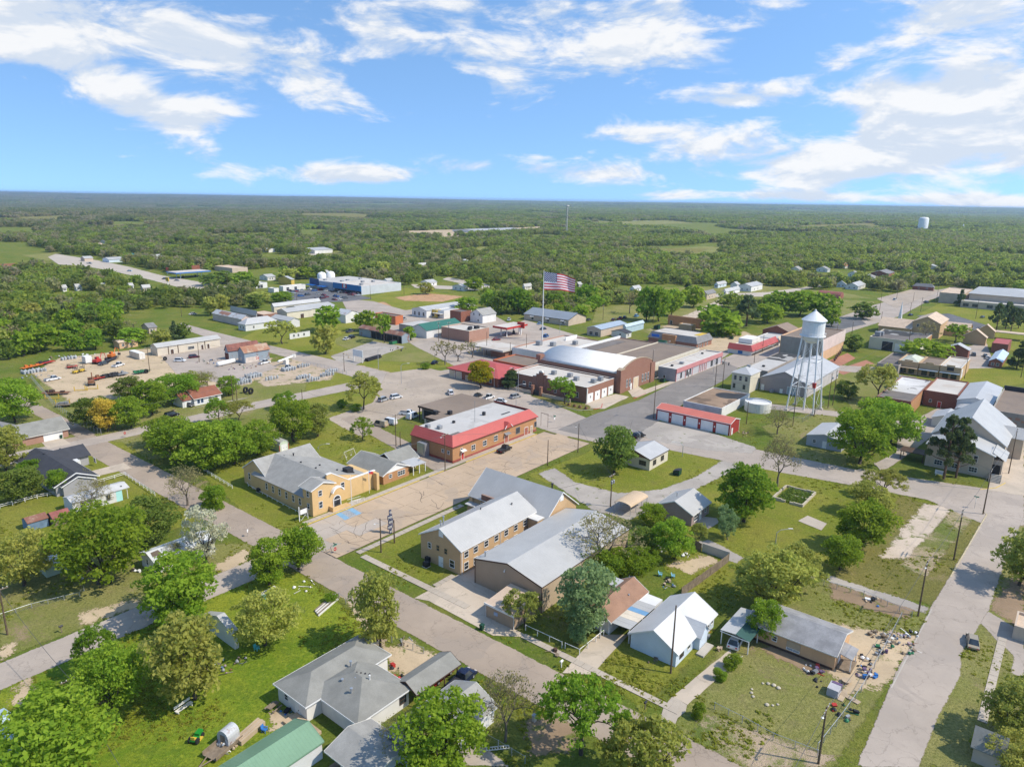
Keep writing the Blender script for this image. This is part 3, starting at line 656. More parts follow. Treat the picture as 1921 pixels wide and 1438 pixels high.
lot('main_street', PV['pale'],(1352,675),(1430,640),(1560,600),(1640,572),(1700,556),(1790,538),(1815,544),(1745,562),(1690,592),(1600,620),(1520,650),(1440,672),(1385,690), amp=.3, step=3)
lot('highway', PV['far'],(90,482),(105,476),(130,480),(180,488),(240,500),(300,516),(370,528),(440,540),(420,545),(340,540),(280,524),(200,506),(150,498),(110,496), amp=.5, step=5)
lot('forecourt', PV['pale'],(640,560),(700,565),(760,582),(880,566),(960,610),(985,600),(1120,640),(1240,640),(1300,620),(1400,640),(1350,675),(1180,650),(1060,640),(1000,640),(905,672),(860,690),(780,650),(700,600),(650,580), amp=.4, step=4)
lot('parking_lot', PV['dark'],(530,560),(560,545),(620,540),(700,560),(640,566),(540,568), amp=.5)
lot('parking_lot', PV['dark'],(1540,625),(1545,600),(1612,598),(1625,608), amp=.2); lot('parking_lot', PV['lot'],(1645,560),(1720,540),(1770,545),(1680,578), amp=.3); lot('parking_lot', PV['dark'],(1720,592),(1780,588),(1850,610),(1860,620),(1790,615), amp=.3)
lay('parking_lot', PV['lot'],(725,700),(800,690),(900,712),(880,745),(760,780),(680,820),(640,800),(615,785),(700,755), amp=.3)
lay('parking_lot', PV['pale'],(300,665),(410,630),(450,650),(520,690),(420,720),(330,700), amp=.5)
lay('alley_road', PV['road'],(640,785),(665,780),(850,870),(820,885), amp=.2)
lay('forecourt', PV['gravel'],(1195,815),(1235,790),(1300,800),(1420,840),(1410,850),(1330,845),(1240,830), amp=.3)
lot('side_road', PV['pale'],(1838,1165),(1853,1146),(1921,1188),(1921,1270),(1897,1262),(1903,1230),(1868,1198), amp=.2)
lot('avenue', PV['pale'],(1608,1438),(1685,1253),(1715,1203),(1748,1138),(1783,1080),(1851,963),(1921,970),(1921,965),(1876,1078),(1853,1146),(1803,1223),(1801,1266),(1760,1341),(1722,1438), amp=.35)
lay('church_lane', PV['conc'],(1850,918),(1868,890),(1921,815),(1921,930), amp=.2); lay('church_parking', PV['pale'],(1690,800),(1760,765),(1800,775),(1745,820),(1700,855),(1655,885),(1640,870),(1680,850), amp=.3)
lay('lane', PV['pale'],(1440,757),(1600,775),(1690,790),(1700,805),(1560,780),(1420,765), amp=.3); lot('lane', PV['pale'],(1560,685),(1640,688),(1660,704),(1570,695), amp=.3)
lot('far_lane', SO['sand'],(1250,600),(1290,590),(1350,562),(1400,558),(1345,575),(1300,600), amp=.7, step=4); lot('far_lane', PV['far'],(1330,552),(1440,548),(1500,540),(1560,530),(1562,533),(1440,556),(1330,557), amp=.4, step=4)
lot('far_lane', PV['far'],(840,520),(900,530),(960,545),(1080,570),(1070,574),(950,552),(880,535),(830,524), amp=.5, step=5); lot('far_lane', PV['far'],(770,533),(880,538),(900,545),(780,540), amp=.5, step=5); lot('far_lane', PV['far'],(560,470),(640,482),(637,487),(560,474), amp=.8, step=8)
# drives and walks
lay('driveway', PV['conc'],(777,1122),(902,1055),(950,1090),(918,1140),(925,1160),(995,1195),(925,1192),(805,1127), amp=.05)
lay('driveway', PV['conc'],(1055,1262),(1120,1190),(1180,1190),(1110,1265), amp=.05); lay('driveway', PV['conc'],(1262,1305),(1370,1218),(1372,1228),(1395,1230),(1290,1322), amp=.1); lay('driveway', PV['walk'],(1230,1352),(1262,1305),(1290,1322),(1265,1358), amp=.3)
lay('driveway', PV['conc'],(165,885),(232,868),(248,878),(178,894), amp=.05); lay('driveway', PV['conc'],(76,828),(118,822),(134,833),(90,842), amp=.05)
lay('driveway', PV['conc'],(1098,755),(1155,739),(1180,744),(1134,767),(1112,766),(1098,764), amp=.05); lay('driveway', PV['conc'],(1178,733),(1198,725),(1213,735),(1187,745), amp=.05); lay('driveway', PV['conc'],(1187,745),(1200,734),(1247,718),(1256,721), amp=.05); lay('bank', GR['dry'],(996,744),(1010,735),(1075,756),(1105,760),(1110,767),(1085,769),(1040,757), amp=.1); lay('dirt_lot', SO['tan'],(1240,645),(1330,620),(1400,622),(1425,638),(1385,660),(1300,655), amp=.5); lay('parking_lot', PV['pale'],(1815,650),(1850,642),(1866,690),(1800,692), amp=.3); lay('patio', PV['walk'],(1315,968),(1345,972),(1349,980),(1328,992),(1300,985), amp=.1)
lay('driveway', PV['pale'],(352,768),(400,758),(520,735),(420,756), amp=.2); lay('walk', PV['walk'],(1500,1082),(1520,1066),(1537,1078),(1515,1092), amp=.1)
lay('foundation_slab', PV['walk'],(1497,977),(1515,967),(1551,982),(1541,995), amp=.05, z=.09); lay('red_court', PV['red'],(1565,695),(1625,675),(1640,682),(1582,703), z=.05); lay('red_court', PV['red'],(1545,680),(1590,662),(1605,672),(1570,690), z=.05)
# brown paved street of separate slabs with open tar joints
def slab_street():
 base = sheet('tar_joints', rect(80.4,176,110.8,128.2),.030, paint('tar',(.045,.04,.036),.8,.2), 'structure')
 base.name = 'paved_street'; clear(grid=rect(80,176,110,129)); r = random.Random(3)
 vs = [110.9,115.2,119.5,123.8,128.1]
 for j in range(4):
  u = 80.6+r.uniform(0,1)
  while u < 175.5:
   n = r.uniform(6.5,11.5); u1 = min(175.8, u+n); sk0, sk1 = r.uniform(-.25,.25), r.uniform(-.25,.25); g = .035
   v0, v1 = vs[j]+g, vs[j+1]-g
   if u1-u < 2: break
   cut = []
   pts = [(u+g, v0),(u1-g, v0),(u1-g, v1),(u+g, v1)]
   if r.random() < .55:                            # a slab broken in two along an uneven crack
    a, b = u+n*r.uniform(.25,.7), u+n*r.uniform(.3,.75); md = ((a+b)/2+r.uniform(-.9,.9),(v0+v1)/2)
    pieces = [[(u+g, v0),(a-.02, v0),(md[0]-.02, md[1]),(b-.02, v1),(u+g, v1)], [(a+.02, v0),(u1-g, v0),(u1-g, v1),(b+.02, v1),(md[0]+.02, md[1])]]
   else: pieces = [pts]
   for pc in pieces:
    m = MB(); pg = ragged(pc,1.2,.035, int(u*10)+j); m.prism(pg,.0,.035+r.uniform(0,.012))
    o = m.build('slab', PV['shade' if u < 92 and j > 0 and r.random() < .8 else 'slab'], base); o.rotation_euler = (0,0, GA); o.location = (0,0,.031)
   u = u1
slab_street()
def tar_line(pts, wd, z, mat):                             # crack sealed with tar
 m = MB()
 for (a, b),(c, d) in zip(pts, pts[1:]):
  dx, dy = c-a, d-b; l = math.hypot(dx, dy) or 1; nx, ny = -dy/l*wd/2, dx/l*wd/2
  m.face([(a+nx, b+ny, z),(a-nx, b-ny, z),(c-nx, d-ny, z),(c+nx, d+ny, z)])
 return m
def cracks():
 r = random.Random(21); m = MB()
 for _ in range(34):
  u, v, a = r.uniform(82,172), r.uniform(112,127), r.uniform(-3.1,3.1); pts = [(u, v)]
  for i in range(r.randint(4,10)):
   a += r.uniform(-.45,.45); u += math.cos(a)*.9; v += math.sin(a)*.9
   if not (81 < u < 175.5 and 111.2 < v < 127.9): break
   pts.append((u, v))
  if len(pts) > 2: q = tar_line(pts, r.uniform(.04,.10),.0835, None); m.grid(q.v, q.f)
 o = m.build('tar_crack', paint('tar',(.045,.04,.036),.8,.2), bpy.data.objects['paved_street'], 'stuff'); o.rotation_euler = (0,0, GA)
cracks()
def stripe(name, a, b, wd, mat, z=.05, base=0.0):
 (u0, v0),(u1, v1) = G(*a), G(*b); q = tar_line([(u0, v0),(u1, v1)], wd, z, None); o = q.build(name, mat, None, 'structure'); o.rotation_euler = (0,0, GA); return o
CY = paint('kerb_yellow',(.62,.44,.10),.7,.12,1.2); LW = paint('line_white',(.60,.57,.53),.7,.16,1.)
stripe('lane_line',(1110,808),(1245,742),.16, LW); stripe('lane_line',(1245,742),(1340,698),.16, LW)
def kerb(name, pts, mat, wd=.2, h=.13):
 m = MB()
 for (a, b),(c, d) in zip(pts, pts[1:]):
  n = max(1, int(math.hypot(c-a, d-b)/3.0))
  for i in range(n):
   p0, p1 = (a+(c-a)*i/n, b+(d-b)*i/n),(a+(c-a)*(i+1)/n-.0, b+(d-b)*(i+1)/n)
   dx, dy = p1[0]-p0[0], p1[1]-p0[1]; l = math.hypot(dx, dy); nx, ny = -dy/l*wd/2, dx/l*wd/2; e = .02/l
   q0, q1 = (p0[0]+dx*e, p0[1]+dy*e),(p1[0]-dx*e, p1[1]-dy*e)
   m.prism([(q0[0]-nx, q0[1]-ny),(q1[0]-nx, q1[1]-ny),(q1[0]+nx, q1[1]+ny),(q0[0]+nx, q0[1]+ny)],0, h)
 o = m.build(name, mat, None, 'structure'); o.rotation_euler = (0,0, GA); return o
kerb('kerb', [(81.5,128.45),(121,128.45)], CY,.26); kerb('kerb', [(124.5,128.45),(131,128.45)], CY,.26); kerb('kerb', [(139,128.45),(172,128.3)], CY,.26,.16)
kerb('kerb', gp((1783,1082),(1851,965),(1843,958)), paint('kerb_worn',(.5,.42,.26),.8,.2,1.),.22); kerb('kerb', gp((1672,1290),(1748,1142)), M['concrete'],.2,.08)
kerb('kerb', gp((997,744),(1040,758),(1085,770),(1113,768)), M['concrete'],.2); kerb('kerb', gp((1113,768),(1128,765),(1130,757)), M['red'],.22); kerb('kerb', gp((1188,748),(1212,738)), M['red'],.22)
kerb('kerb', gp((1676,880),(1682,893),(1760,910),(1838,918)), M['concrete'],.22); kerb('kerb', gp((1838,918),(1868,915),(1886,906)), CY,.22); kerb('kerb', gp((1640,868),(1655,885),(1610,880)), M['concrete'],.22)
BLU = paint('parking_blue',(.20,.36,.50),.7,.12,1.)
for i,(a, b) in enumerate(((93.2,94.6),(96.6,98.0))): o = MB().grid([(a,123.9,.084),(b,123.9,.084),(b+.6,128.1,.084),(a+.6,128.1,.084)], [(0,1,2,3)]).build('parking_marking', BLU, None, 'structure'); o.rotation_euler = (0,0,GA)
m = MB(); [m.grid([(94.6+q,123.9,.084),(94.75+q,123.9,.084),(95.35+q,128.1,.084),(95.2+q,128.1,.084)], [(0,1,2,3)]) for q in (.2,.7,1.2,1.65)]; o = m.build('parking_marking', BLU, None, 'structure'); o.rotation_euler = (0,0,GA)
def sidewalk(name, u0, u1, v0, v1, n, along='u', mat='walk', z=.02):
 """a walk cast in slabs; each slab is a piece of its own"""
 r = random.Random(int(u0*3+v0)); x, y = W(u0, v0); base = BX(0, u1-u0,0, v1-v0,-.05,.05).build(name, paint('joint_soil',(.10,.085,.06),.9,.2), None, 'structure')
 base.location = (x, y, z); base.rotation_euler = (0,0, GA)
 L_ = (u1-u0 if along == 'u' else v1-v0)/n; g = .03; w_ = (v1-v0) if along == 'u' else (u1-u0)
 me = cached(('slab', round(L_,2), round(w_,2), along, mat), lambda: BX(*((g, L_-g,0, w_) if along == 'u' else (0, w_, g, L_-g)),.0,.05).mesh('slab', PV[mat]))
 for i in range(n): link('slab', me, base, None,(i*L_ if along == 'u' else 0,0 if along == 'u' else i*L_,.046+r.uniform(0,.012)))
sidewalk('sidewalk',85,117,108.6,110.0,22); sidewalk('sidewalk',84.2,85.7,78,107.5,20, 'v'); sidewalk('sidewalk',124.5,130.5,106.6,108.2,4)
sidewalk('sidewalk',86,172,128.7,130.2,52); sidewalk('sidewalk',84.0,85.3,36,65,19, 'v'); sidewalk('sidewalk',86.2,91.5,87.2,88.4,4)
sidewalk('sidewalk',232,312,126.2,128.6,40, 'u', 'conc'); sidewalk('sidewalk',215,229,128.6,131,8, 'u', 'conc'); sidewalk('sidewalk',139,172,130.3,132.5,14, 'u', 'conc')
u0, v0 = G(1880,1200); sidewalk('sidewalk', u0-26, u0+1, v0-.6, v0+.6,18)
# ------------------------------------------------------------------ building kit (local axes: x along U, y along V, from the near corner)
BR = dict(
 tan=brickwall('brick_tan',(.56,.37,.20),(.50,.32,.165),(.50,.38,.25)), orange=brickwall('brick_orange',(.46,.235,.10),(.40,.19,.08),(.42,.28,.18)), red=brickwall('brick_red',(.27,.095,.055),(.22,.075,.05),(.30,.2,.15)),
 brown=brickwall('brick_brown',(.30,.145,.095),(.25,.115,.08),(.32,.22,.17)), pale=brickwall('brick_pale',(.40,.22,.16),(.36,.19,.13),(.42,.30,.23)), mauve=brickwall('brick_mauve',(.36,.27,.25),(.32,.235,.22),(.38,.32,.29)))
ST = dict(yellow=stucco('stucco_yellow',(.62,.42,.20),.25), cream=stucco('stucco_cream',(.62,.56,.44),.3), white=stucco('stucco_white',(.70,.68,.64),.2), tan=stucco('stucco_tan',(.52,.42,.32),.2), pink=stucco('stucco_pink',(.62,.50,.44),.25),
 grey=stucco('stucco_grey',(.34,.33,.33),.3), old=stucco('stucco_weathered',(.33,.29,.25),.7), peach=stucco('stucco_peach',(.62,.40,.24),.2), peel=stucco('stucco_peeling',(.66,.64,.60),.8), orange=stucco('siding_orange',(.60,.37,.20),.25), rose=stucco('stucco_rose',(.52,.23,.22),.2), yellowp=stucco('stucco_bright_yellow',(.62,.44,.10),.15), redp=stucco('painted_orange_red',(.50,.16,.07),.2))
SD = dict(white=ribbed('siding_white',(.66,.65,.62), 'z',.22,.6,0, depth=.4), blue=ribbed('siding_pale_blue',(.60,.68,.76), 'z',.22,.6, depth=.4), tan=ribbed('steel_tan',(.40,.29,.20), 'y',.40,.5), tanx=ribbed('steel_tan_side',(.46,.35,.24), 'x',.40,.5), cream=ribbed('steel_cream',(.60,.53,.42), 'x',.4,.5), grey=ribbed('steel_grey',(.38,.40,.43), 'y',.4,.5),
 mauve=ribbed('steel_mauve',(.33,.28,.28), 'y',.4,.5), red=ribbed('steel_red',(.40,.05,.045), 'x',.4,.5), teal=ribbed('siding_teal',(.40,.72,.70), 'z',.22,.6, depth=.4), bluegrey=ribbed('steel_blue_grey',(.27,.32,.36), 'x',.3,.55,.25), green=ribbed('siding_green',(.52,.58,.44), 'z',.22,.6, depth=.4))
RF = dict(
 whiteu=ribbed('roof_white_metal',(.43,.42,.395), 'x',.60,.45), whitev=ribbed('roof_white_metal_cross',(.41,.40,.38), 'y',.60,.45), greyu=ribbed('roof_grey_metal',(.45,.445,.43), 'x',.5,.4), greyv=ribbed('roof_grey_metal_cross',(.45,.445,.43), 'y',.5,.4),
 red=ribbed('roof_red_metal',(.44,.085,.068), 'x',.5,.45), salmon=ribbed('roof_salmon_metal',(.56,.16,.11), 'y',.5,.45), green=ribbed('roof_green_metal',(.17,.29,.18), 'x',.5,.45), dkgreen=ribbed('roof_dark_green_metal',(.035,.14,.10), 'x',.5,.45),
 rust=ribbed('roof_rusty_metal',(.34,.23,.17), 'x',.4,.6,.9,(.20,.075,.045)), tin=ribbed('roof_tin',(.46,.47,.47), 'x',.4,.5,.3), grey=shingle('shingle_grey',(.235,.23,.205)), light=shingle('shingle_light_grey',(.30,.29,.265)), dark=shingle('shingle_dark',(.21,.205,.20)), black=shingle('shingle_black',(.055,.057,.065)),
 brown=shingle('shingle_brown',(.25,.19,.145)), red_s=shingle('shingle_red',(.24,.095,.06)), orange=shingle('shingle_orange',(.28,.165,.11)), tan=shingle('shingle_tan',(.54,.42,.31)), patch=shingle('shingle_weathered',(.27,.265,.265),.25),
 flatw=pavement('roof_white_membrane',(.52,.48,.425),(.43,.37,.31),.10,.0), flatg=pavement('roof_grey_membrane',(.47,.45,.42),(.39,.37,.345),.1,0), flatb=pavement('roof_brown_gravel',(.225,.175,.135),(.19,.15,.12),.12,0), flatd=pavement('roof_dark_gravel',(.17,.15,.135),(.13,.115,.105),.15,0), flatk=pavement('roof_black_tar',(.06,.058,.055),(.45,.43,.40),.2,0), flatp=pavement('roof_patched',(.58,.56,.53),(.06,.055,.05),.2,0), burnt=pavement('roof_weathered_brown',(.26,.18,.12),(.12,.085,.06),.4,0))
SIDE = {'u0': (-90, lambda s, L, D: (0, s)), 'v0': (0, lambda s, L, D: (s,0)), 'u1': (90, lambda s, L, D: (L, s)), 'v1': (180, lambda s, L, D: (s, D))}
def win_mesh(w, h, mull, fm):
 def mk():
  m = MB(); f = .09
  m.box(-w/2-f,-w/2,-.07,0,-f, h+f).box(w/2, w/2+f,-.07,0,-f, h+f).box(-w/2, w/2,-.07,0, h, h+f).box(-w/2, w/2,-.11,0,-f,0)
  if mull: m.box(-w/2, w/2,-.05,0, h*.5-.03, h*.5+.03)
  for i in range(1, int(mull)): x = -w/2+w*i/int(mull); m.box(x-.03, x+.03,-.05,0,0, h*.5-.03).box(x-.03, x+.03,-.05,0, h*.5+.03, h)
  p = MB(); p.box(-w/2, w/2,-.02,0,0, h)
  return m.mesh('window', fm), p.mesh('pane', GL)
 return cached(('win', w, h, mull, fm.name), mk)
def arc(r, a0, a1, n, cx=0, cz=0): return [(cx+r*math.cos(a0+(a1-a0)*i/n), cz+r*math.sin(a0+(a1-a0)*i/n)) for i in range(n+1)]
class Bld:
 def __init__(s, name, label, cat, u0, u1, v0, v1, group=None, rz=0.0, clr=True):
  s.L, s.D = u1-u0, v1-v0; s.t = thing(name, label, cat, u0, v0,0, rz, group); s.u0, s.v0 = u0, v0
  if clr: clear(grid=rect(u0-2.5, u1+2.5, v0-2.5, v1+2.5)); x, y = W((u0+u1)/2,(v0+v1)/2); CLEARC.append((x, y, min(14, max(s.L, s.D)*.5+2)))
 def part(s, name, mb, mat, parent=None): return mb.build(name, mat, parent or s.t)
 def walls(s, mat, h, box=None, name='wall', z0=-.2):
  x0, x1, y0, y1 = box or (0, s.L,0, s.D); s.part(name, BX(x0, x1, y0, y1, z0, h), mat); return s
 def gwalls(s, mat, eave, ridge, axis='u', box=None, peak=.5, e2=None, name='wall'):
  x0, x1, y0, y1 = box or (0, s.L,0, s.D); m = MB(); e2 = eave if e2 is None else e2
  if axis == 'u': m.extrude([(y0,-.2),(y1,-.2),(y1,e2),(y0+(y1-y0)*peak,ridge),(y0,eave)], 'x', x0, x1)
  else: m.extrude([(x0,-.2),(x0,eave),(x0+(x1-x0)*peak,ridge),(x1,e2),(x1,-.2)], 'y', y0, y1)
  s.part(name, m, mat); return s
 def groof(s, mat, eave, ridge, axis='u', box=None, ov=.45, ovg=.35, th=.14, peak=.5, e2=None, trim=None, name='roof', lift=.02):
  x0, x1, y0, y1 = box or (0, s.L,0, s.D); a0, a1 = (y0, y1) if axis == 'u' else (x0, x1); g0, g1 = (x0-ovg, x1+ovg) if axis == 'u' else (y0-ovg, y1+ovg)
  e2 = eave if e2 is None else e2; pk = a0+(a1-a0)*peak; sl0 = (ridge-eave)/(pk-a0); sl1 = (ridge-e2)/(a1-pk)
  A = (a0-ov, eave-sl0*ov+lift); B = (pk, ridge+lift); C_ = (a1+ov, e2-sl1*ov+lift)
  prof = [A, B, C_,(C_[0], C_[1]+th),(B[0], B[1]+th),(A[0], A[1]+th)]
  m = MB(); m.extrude(prof if axis == 'u' else prof[::-1], 'x' if axis == 'u' else 'y', g0, g1); r = s.part(name, m, mat)
  if trim:
   t = MB(); d = .2
   for b0, b1 in ((g0-.05, g0),(g1, g1+.05)):
    pr = [(A[0]-.03, A[1]-d+.1),(B[0], B[1]-d+.1),(C_[0]+.03, C_[1]-d+.1),(C_[0]+.03, C_[1]+th+.03),(B[0], B[1]+th+.03),(A[0]-.03, A[1]+th+.03)]
    t.extrude(pr if axis == 'u' else pr[::-1], 'x' if axis == 'u' else 'y', b0, b1)
   for q in (A, C_):
    o = -.05 if q is A else 0
    if axis == 'u': t.box(g0, g1, q[0]+o, q[0]+o+.05, q[1]-.06, q[1]+th-.015)
    else: t.box(q[0]+o, q[0]+o+.05, g0, g1, q[1]-.06, q[1]+th-.015)
   s.part('fascia', t, trim, r)
  return r
 def hroof(s, mat, eave, ridge, box=None, ov=.5, trim=None, name='roof'):
  x0, x1, y0, y1 = box or (0, s.L,0, s.D); x0 -= ov; x1 += ov; y0 -= ov; y1 += ov; a, b = x1-x0, y1-y0; e = eave; m = MB()
  if a >= b: r0, r1 = (x0+b/2,(y0+y1)/2),(x1-b/2,(y0+y1)/2)
  else: r0, r1 = ((x0+x1)/2, y0+a/2),((x0+x1)/2, y1-a/2)
  if abs(r0[0]-r1[0])+abs(r0[1]-r1[1]) < .02: r1 = (r0[0]+.02, r0[1]) if a >= b else (r0[0], r0[1]+.02)
  v = [(x0,y0,e),(x1,y0,e),(x1,y1,e),(x0,y1,e),(*r0,ridge),(*r1,ridge)]; lo = [(p[0],p[1],e-.16) for p in v[:4]]
  f = [(0,1,5,4),(1,2,5),(2,3,4,5),(3,0,4)] if a >= b else [(0,1,4),(1,2,5,4),(2,3,5),(3,0,4,5)]
  m.grid(v+lo, f+[(6,7,1,0),(7,8,2,1),(8,9,3,2),(9,6,0,3),(9,8,7,6)]); r = s.part(name, m, mat)
  if trim:
   t = MB(); g = .05; t.box(x0-g, x1+g, y0-g, y0, e-.2, e+.02).box(x0-g, x1+g, y1, y1+g, e-.2, e+.02).box(x0-g, x0, y0, y1, e-.2, e+.02).box(x1, x1+g, y0, y1, e-.2, e+.02); s.part('fascia', t, trim, r)
  return r
 def flat(s, wall, roof, h, par=.5, box=None, cap=None, th=.3, name='wall', pars='udlr'):
  x0, x1, y0, y1 = box or (0, s.L,0, s.D); s.part(name, BX(x0, x1, y0, y1,-.2, h-par), wall)
  s.part('roof', BX(x0+th, x1-th, y0+th, y1-th, h-par, h-par+.06), roof)
  p = MB(); p.box(x0, x1, y0, y0+th, h-par, h).box(x0, x1, y1-th, y1, h-par, h).box(x0, x0+th, y0+th, y1-th, h-par, h).box(x1-th, x1, y0+th, y1-th, h-par, h); s.part('parapet', p, wall)
  if cap: c = .05; q = MB(); q.box(x0-c, x1+c, y0-c, y0+th+c, h, h+.1).box(x0-c, x1+c, y1-th-c, y1+c, h, h+.1).box(x0-c, x0+th+c, y0+th+c, y1-th-c, h, h+.1).box(x1-th-c, x1+c, y0+th+c, y1-th-c, h, h+.1); s.part('coping', q, cap)
  return s
 def win(s, side, ss, z, w=1.0, h=1.3, mull=1, fm=None, box=None, proud=.012):
  rz, fn = SIDE[side]; x0, x1, y0, y1 = box or (0, s.L,0, s.D); f, p = win_mesh(w, h, mull, fm or M['white'])
  for q in (ss if isinstance(ss,(list, tuple)) else [ss]):
   a, b = {'u0': (x0-proud, q), 'v0': (q, y0-proud), 'u1': (x1+proud, q), 'v1': (q, y1+proud)}[side]
   o = link('window', f, s.t, None,(a, b, z), R(rz)); link('pane', p, o)
  return s
 def door(s, side, q, w=1.0, h=2.1, mat=None, name='door', box=None, handle=True, z=0.0):
  rz, fn = SIDE[side]; x0, x1, y0, y1 = box or (0, s.L,0, s.D); mat = mat or M['white']
  def mk():
   m = MB(); m.box(-w/2, w/2,-.05,0,0, h)
   if name == 'garage_door':
    n = max(3, int(h/.6)); m = MB(); [m.box(-w/2, w/2,-.05,0, h*i/n+.015, h*(i+1)/n-.015) for i in range(n)]; m.box(-w/2, w/2,-.035,0,0, h)
   f = MB(); f.box(-w/2-.12,-w/2,-.07,0,0, h+.12).box(w/2, w/2+.12,-.07,0,0, h+.12).box(-w/2, w/2,-.07,0, h, h+.12)
   k_ = MB(); k_.box(w/2-.16, w/2-.08,-.12,-.05,.95,1.1)
   return m.mesh(name, mat), f.mesh('door_frame', M['white']), k_.mesh('handle', M['dark'])
  d, f, k_ = cached(('door', name, w, h, mat.name), mk); a, b = {'u0': (x0-.013, q), 'v0': (q, y0-.013), 'u1': (x1+.013, q), 'v1': (q, y1+.013)}[side]
  o = link(name, d, s.t, None,(a, b, z), R(rz)); link('door_frame', f, o)
  if handle: link('handle', k_, o)
  return s
 def awning(s, side, q, z, w=2.0, d=1.0, mat=None, drop=.35, box=None, name='awning'):
  rz, fn = SIDE[side]; x0, x1, y0, y1 = box or (0, s.L,0, s.D); m = MB(); m.extrude([(0,0),(0,.08),(-d,-drop+.08),(-d,-drop)], 'x',-w/2, w/2)
  a, b = {'u0': (x0-.02, q), 'v0': (q, y0-.02), 'u1': (x1+.02, q), 'v1': (q, y1+.02)}[side]
  o = m.build(name, mat or M['offwhite'], s.t); o.location = (a, b, z); o.rotation_euler = (0,0, R(rz)); return o
 def ac(s, x, y, z, w=1.2, h=.9, mat=None):
  def mk():
   m = MB(); m.box(-w/2, w/2,-w/2, w/2,.12, h).box(-w/2+.1, w/2-.1,-w/2-.02, w/2+.02,.25, h-.15); m.lathe([(.02,h+.04),(w*.36,h+.04),(w*.40,h)],12)
   for a in (-1,1): m.box(a*w*.4-.06, a*w*.4+.06,-w/2, w/2,0,.12)
   return m.mesh('air_conditioner', mat or M['grey'])
  link('air_conditioner', cached(('ac', w, h,(mat or M['grey']).name), mk), s.t, None,(x, y, z)); return s
 def vent(s, x, y, z, r=.12, h=.6, mat=None):
  def mk(): m = MB(); m.lathe([(.001,h+.12),(r*1.6,h+.1),(r*1.6,h-.05),(r,h-.05),(r,-.3)],10); return m.mesh('roof_vent', mat or M['steel'])
  link('roof_vent', cached(('vent', r, h,(mat or M['steel']).name), mk), s.t, None,(x, y, z)); return s
 def post(s, x, y, h, r=.07, mat=None, name='post', z=0): s.part(name, BX(x-r, x+r, y-r, y+r, z, h), mat or M['white']); return s
 def sign(s, side, q, z, w, h, mat, text=None, tm=None, size=.5, name='sign', box=None):
  rz, fn = SIDE[side]; x0, x1, y0, y1 = box or (0, s.L,0, s.D); a, b = {'u0': (x0-.02, q), 'v0': (q, y0-.02), 'u1': (x1+.02, q), 'v1': (q, y1+.02)}[side]
  o = BX(-w/2, w/2,-.1,0,0, h).build(name, mat, s.t); o.location = (a, b, z); o.rotation_euler = (0,0, R(rz))
  if text: t = lettering(text, size, tm or M['white'], o); t.location = (0,-.105, h*.5)
  return o
def lettering(text, size, mat, parent=None, name='lettering'):
 c = bpy.data.curves.new(name, 'FONT'); c.body = text; c.size = size; c.extrude = .015; c.align_x = 'CENTER'; c.align_y = 'CENTER'; tmp = bpy.data.objects.new('t', c); COL.objects.link(tmp)
 dg = bpy.context.evaluated_depsgraph_get(); me = bpy.data.meshes.new_from_object(tmp.evaluated_get(dg)); bpy.data.objects.remove(tmp); bpy.data.curves.remove(c)
 me.materials.clear(); me.materials.append(mat); o = link(name, me, parent); o.rotation_euler = (R(90),0,0); return o
def quick(form, name, label, cat, Lp, Rp, eave, ridge, axis, wall, roof, wins=None, group=None, ov=.4, trim=None, cap=None, doors=None, par=.5, ww=(1.0,1.2)):
 """building from its two opposite eave corners as surveyed in the photograph: left corner Lp, right corner Rp"""
 (ua, va),(ub, vb) = G(*Lp, eave), G(*Rp, eave); u0, u1, v0, v1 = min(ua, ub), max(ua, ub), min(va, vb), max(va, vb)
 b = Bld(name, label, cat, u0, u1, v0, v1, group)
 if form == 'gable': b.gwalls(wall, eave, ridge, axis); b.groof(roof, eave, ridge, axis, ov=ov, trim=trim)
 elif form == 'hip': b.walls(wall, eave); b.hroof(roof, eave, ridge, ov=ov, trim=trim)
 else: b.flat(wall, roof, eave, par, cap=cap)
 for side, fr, z in (wins or []): b.win(side, [(b.D if side in ('u0', 'u1') else b.L)*f for f in fr], z, *ww)
 for side, f, w_, h_, m_ in (doors or []): b.door(side,(b.D if side in ('u0', 'u1') else b.L)*f, w_, h_, m_, 'garage_door' if w_ > 2 else 'door', handle=w_ < 2)
 return b
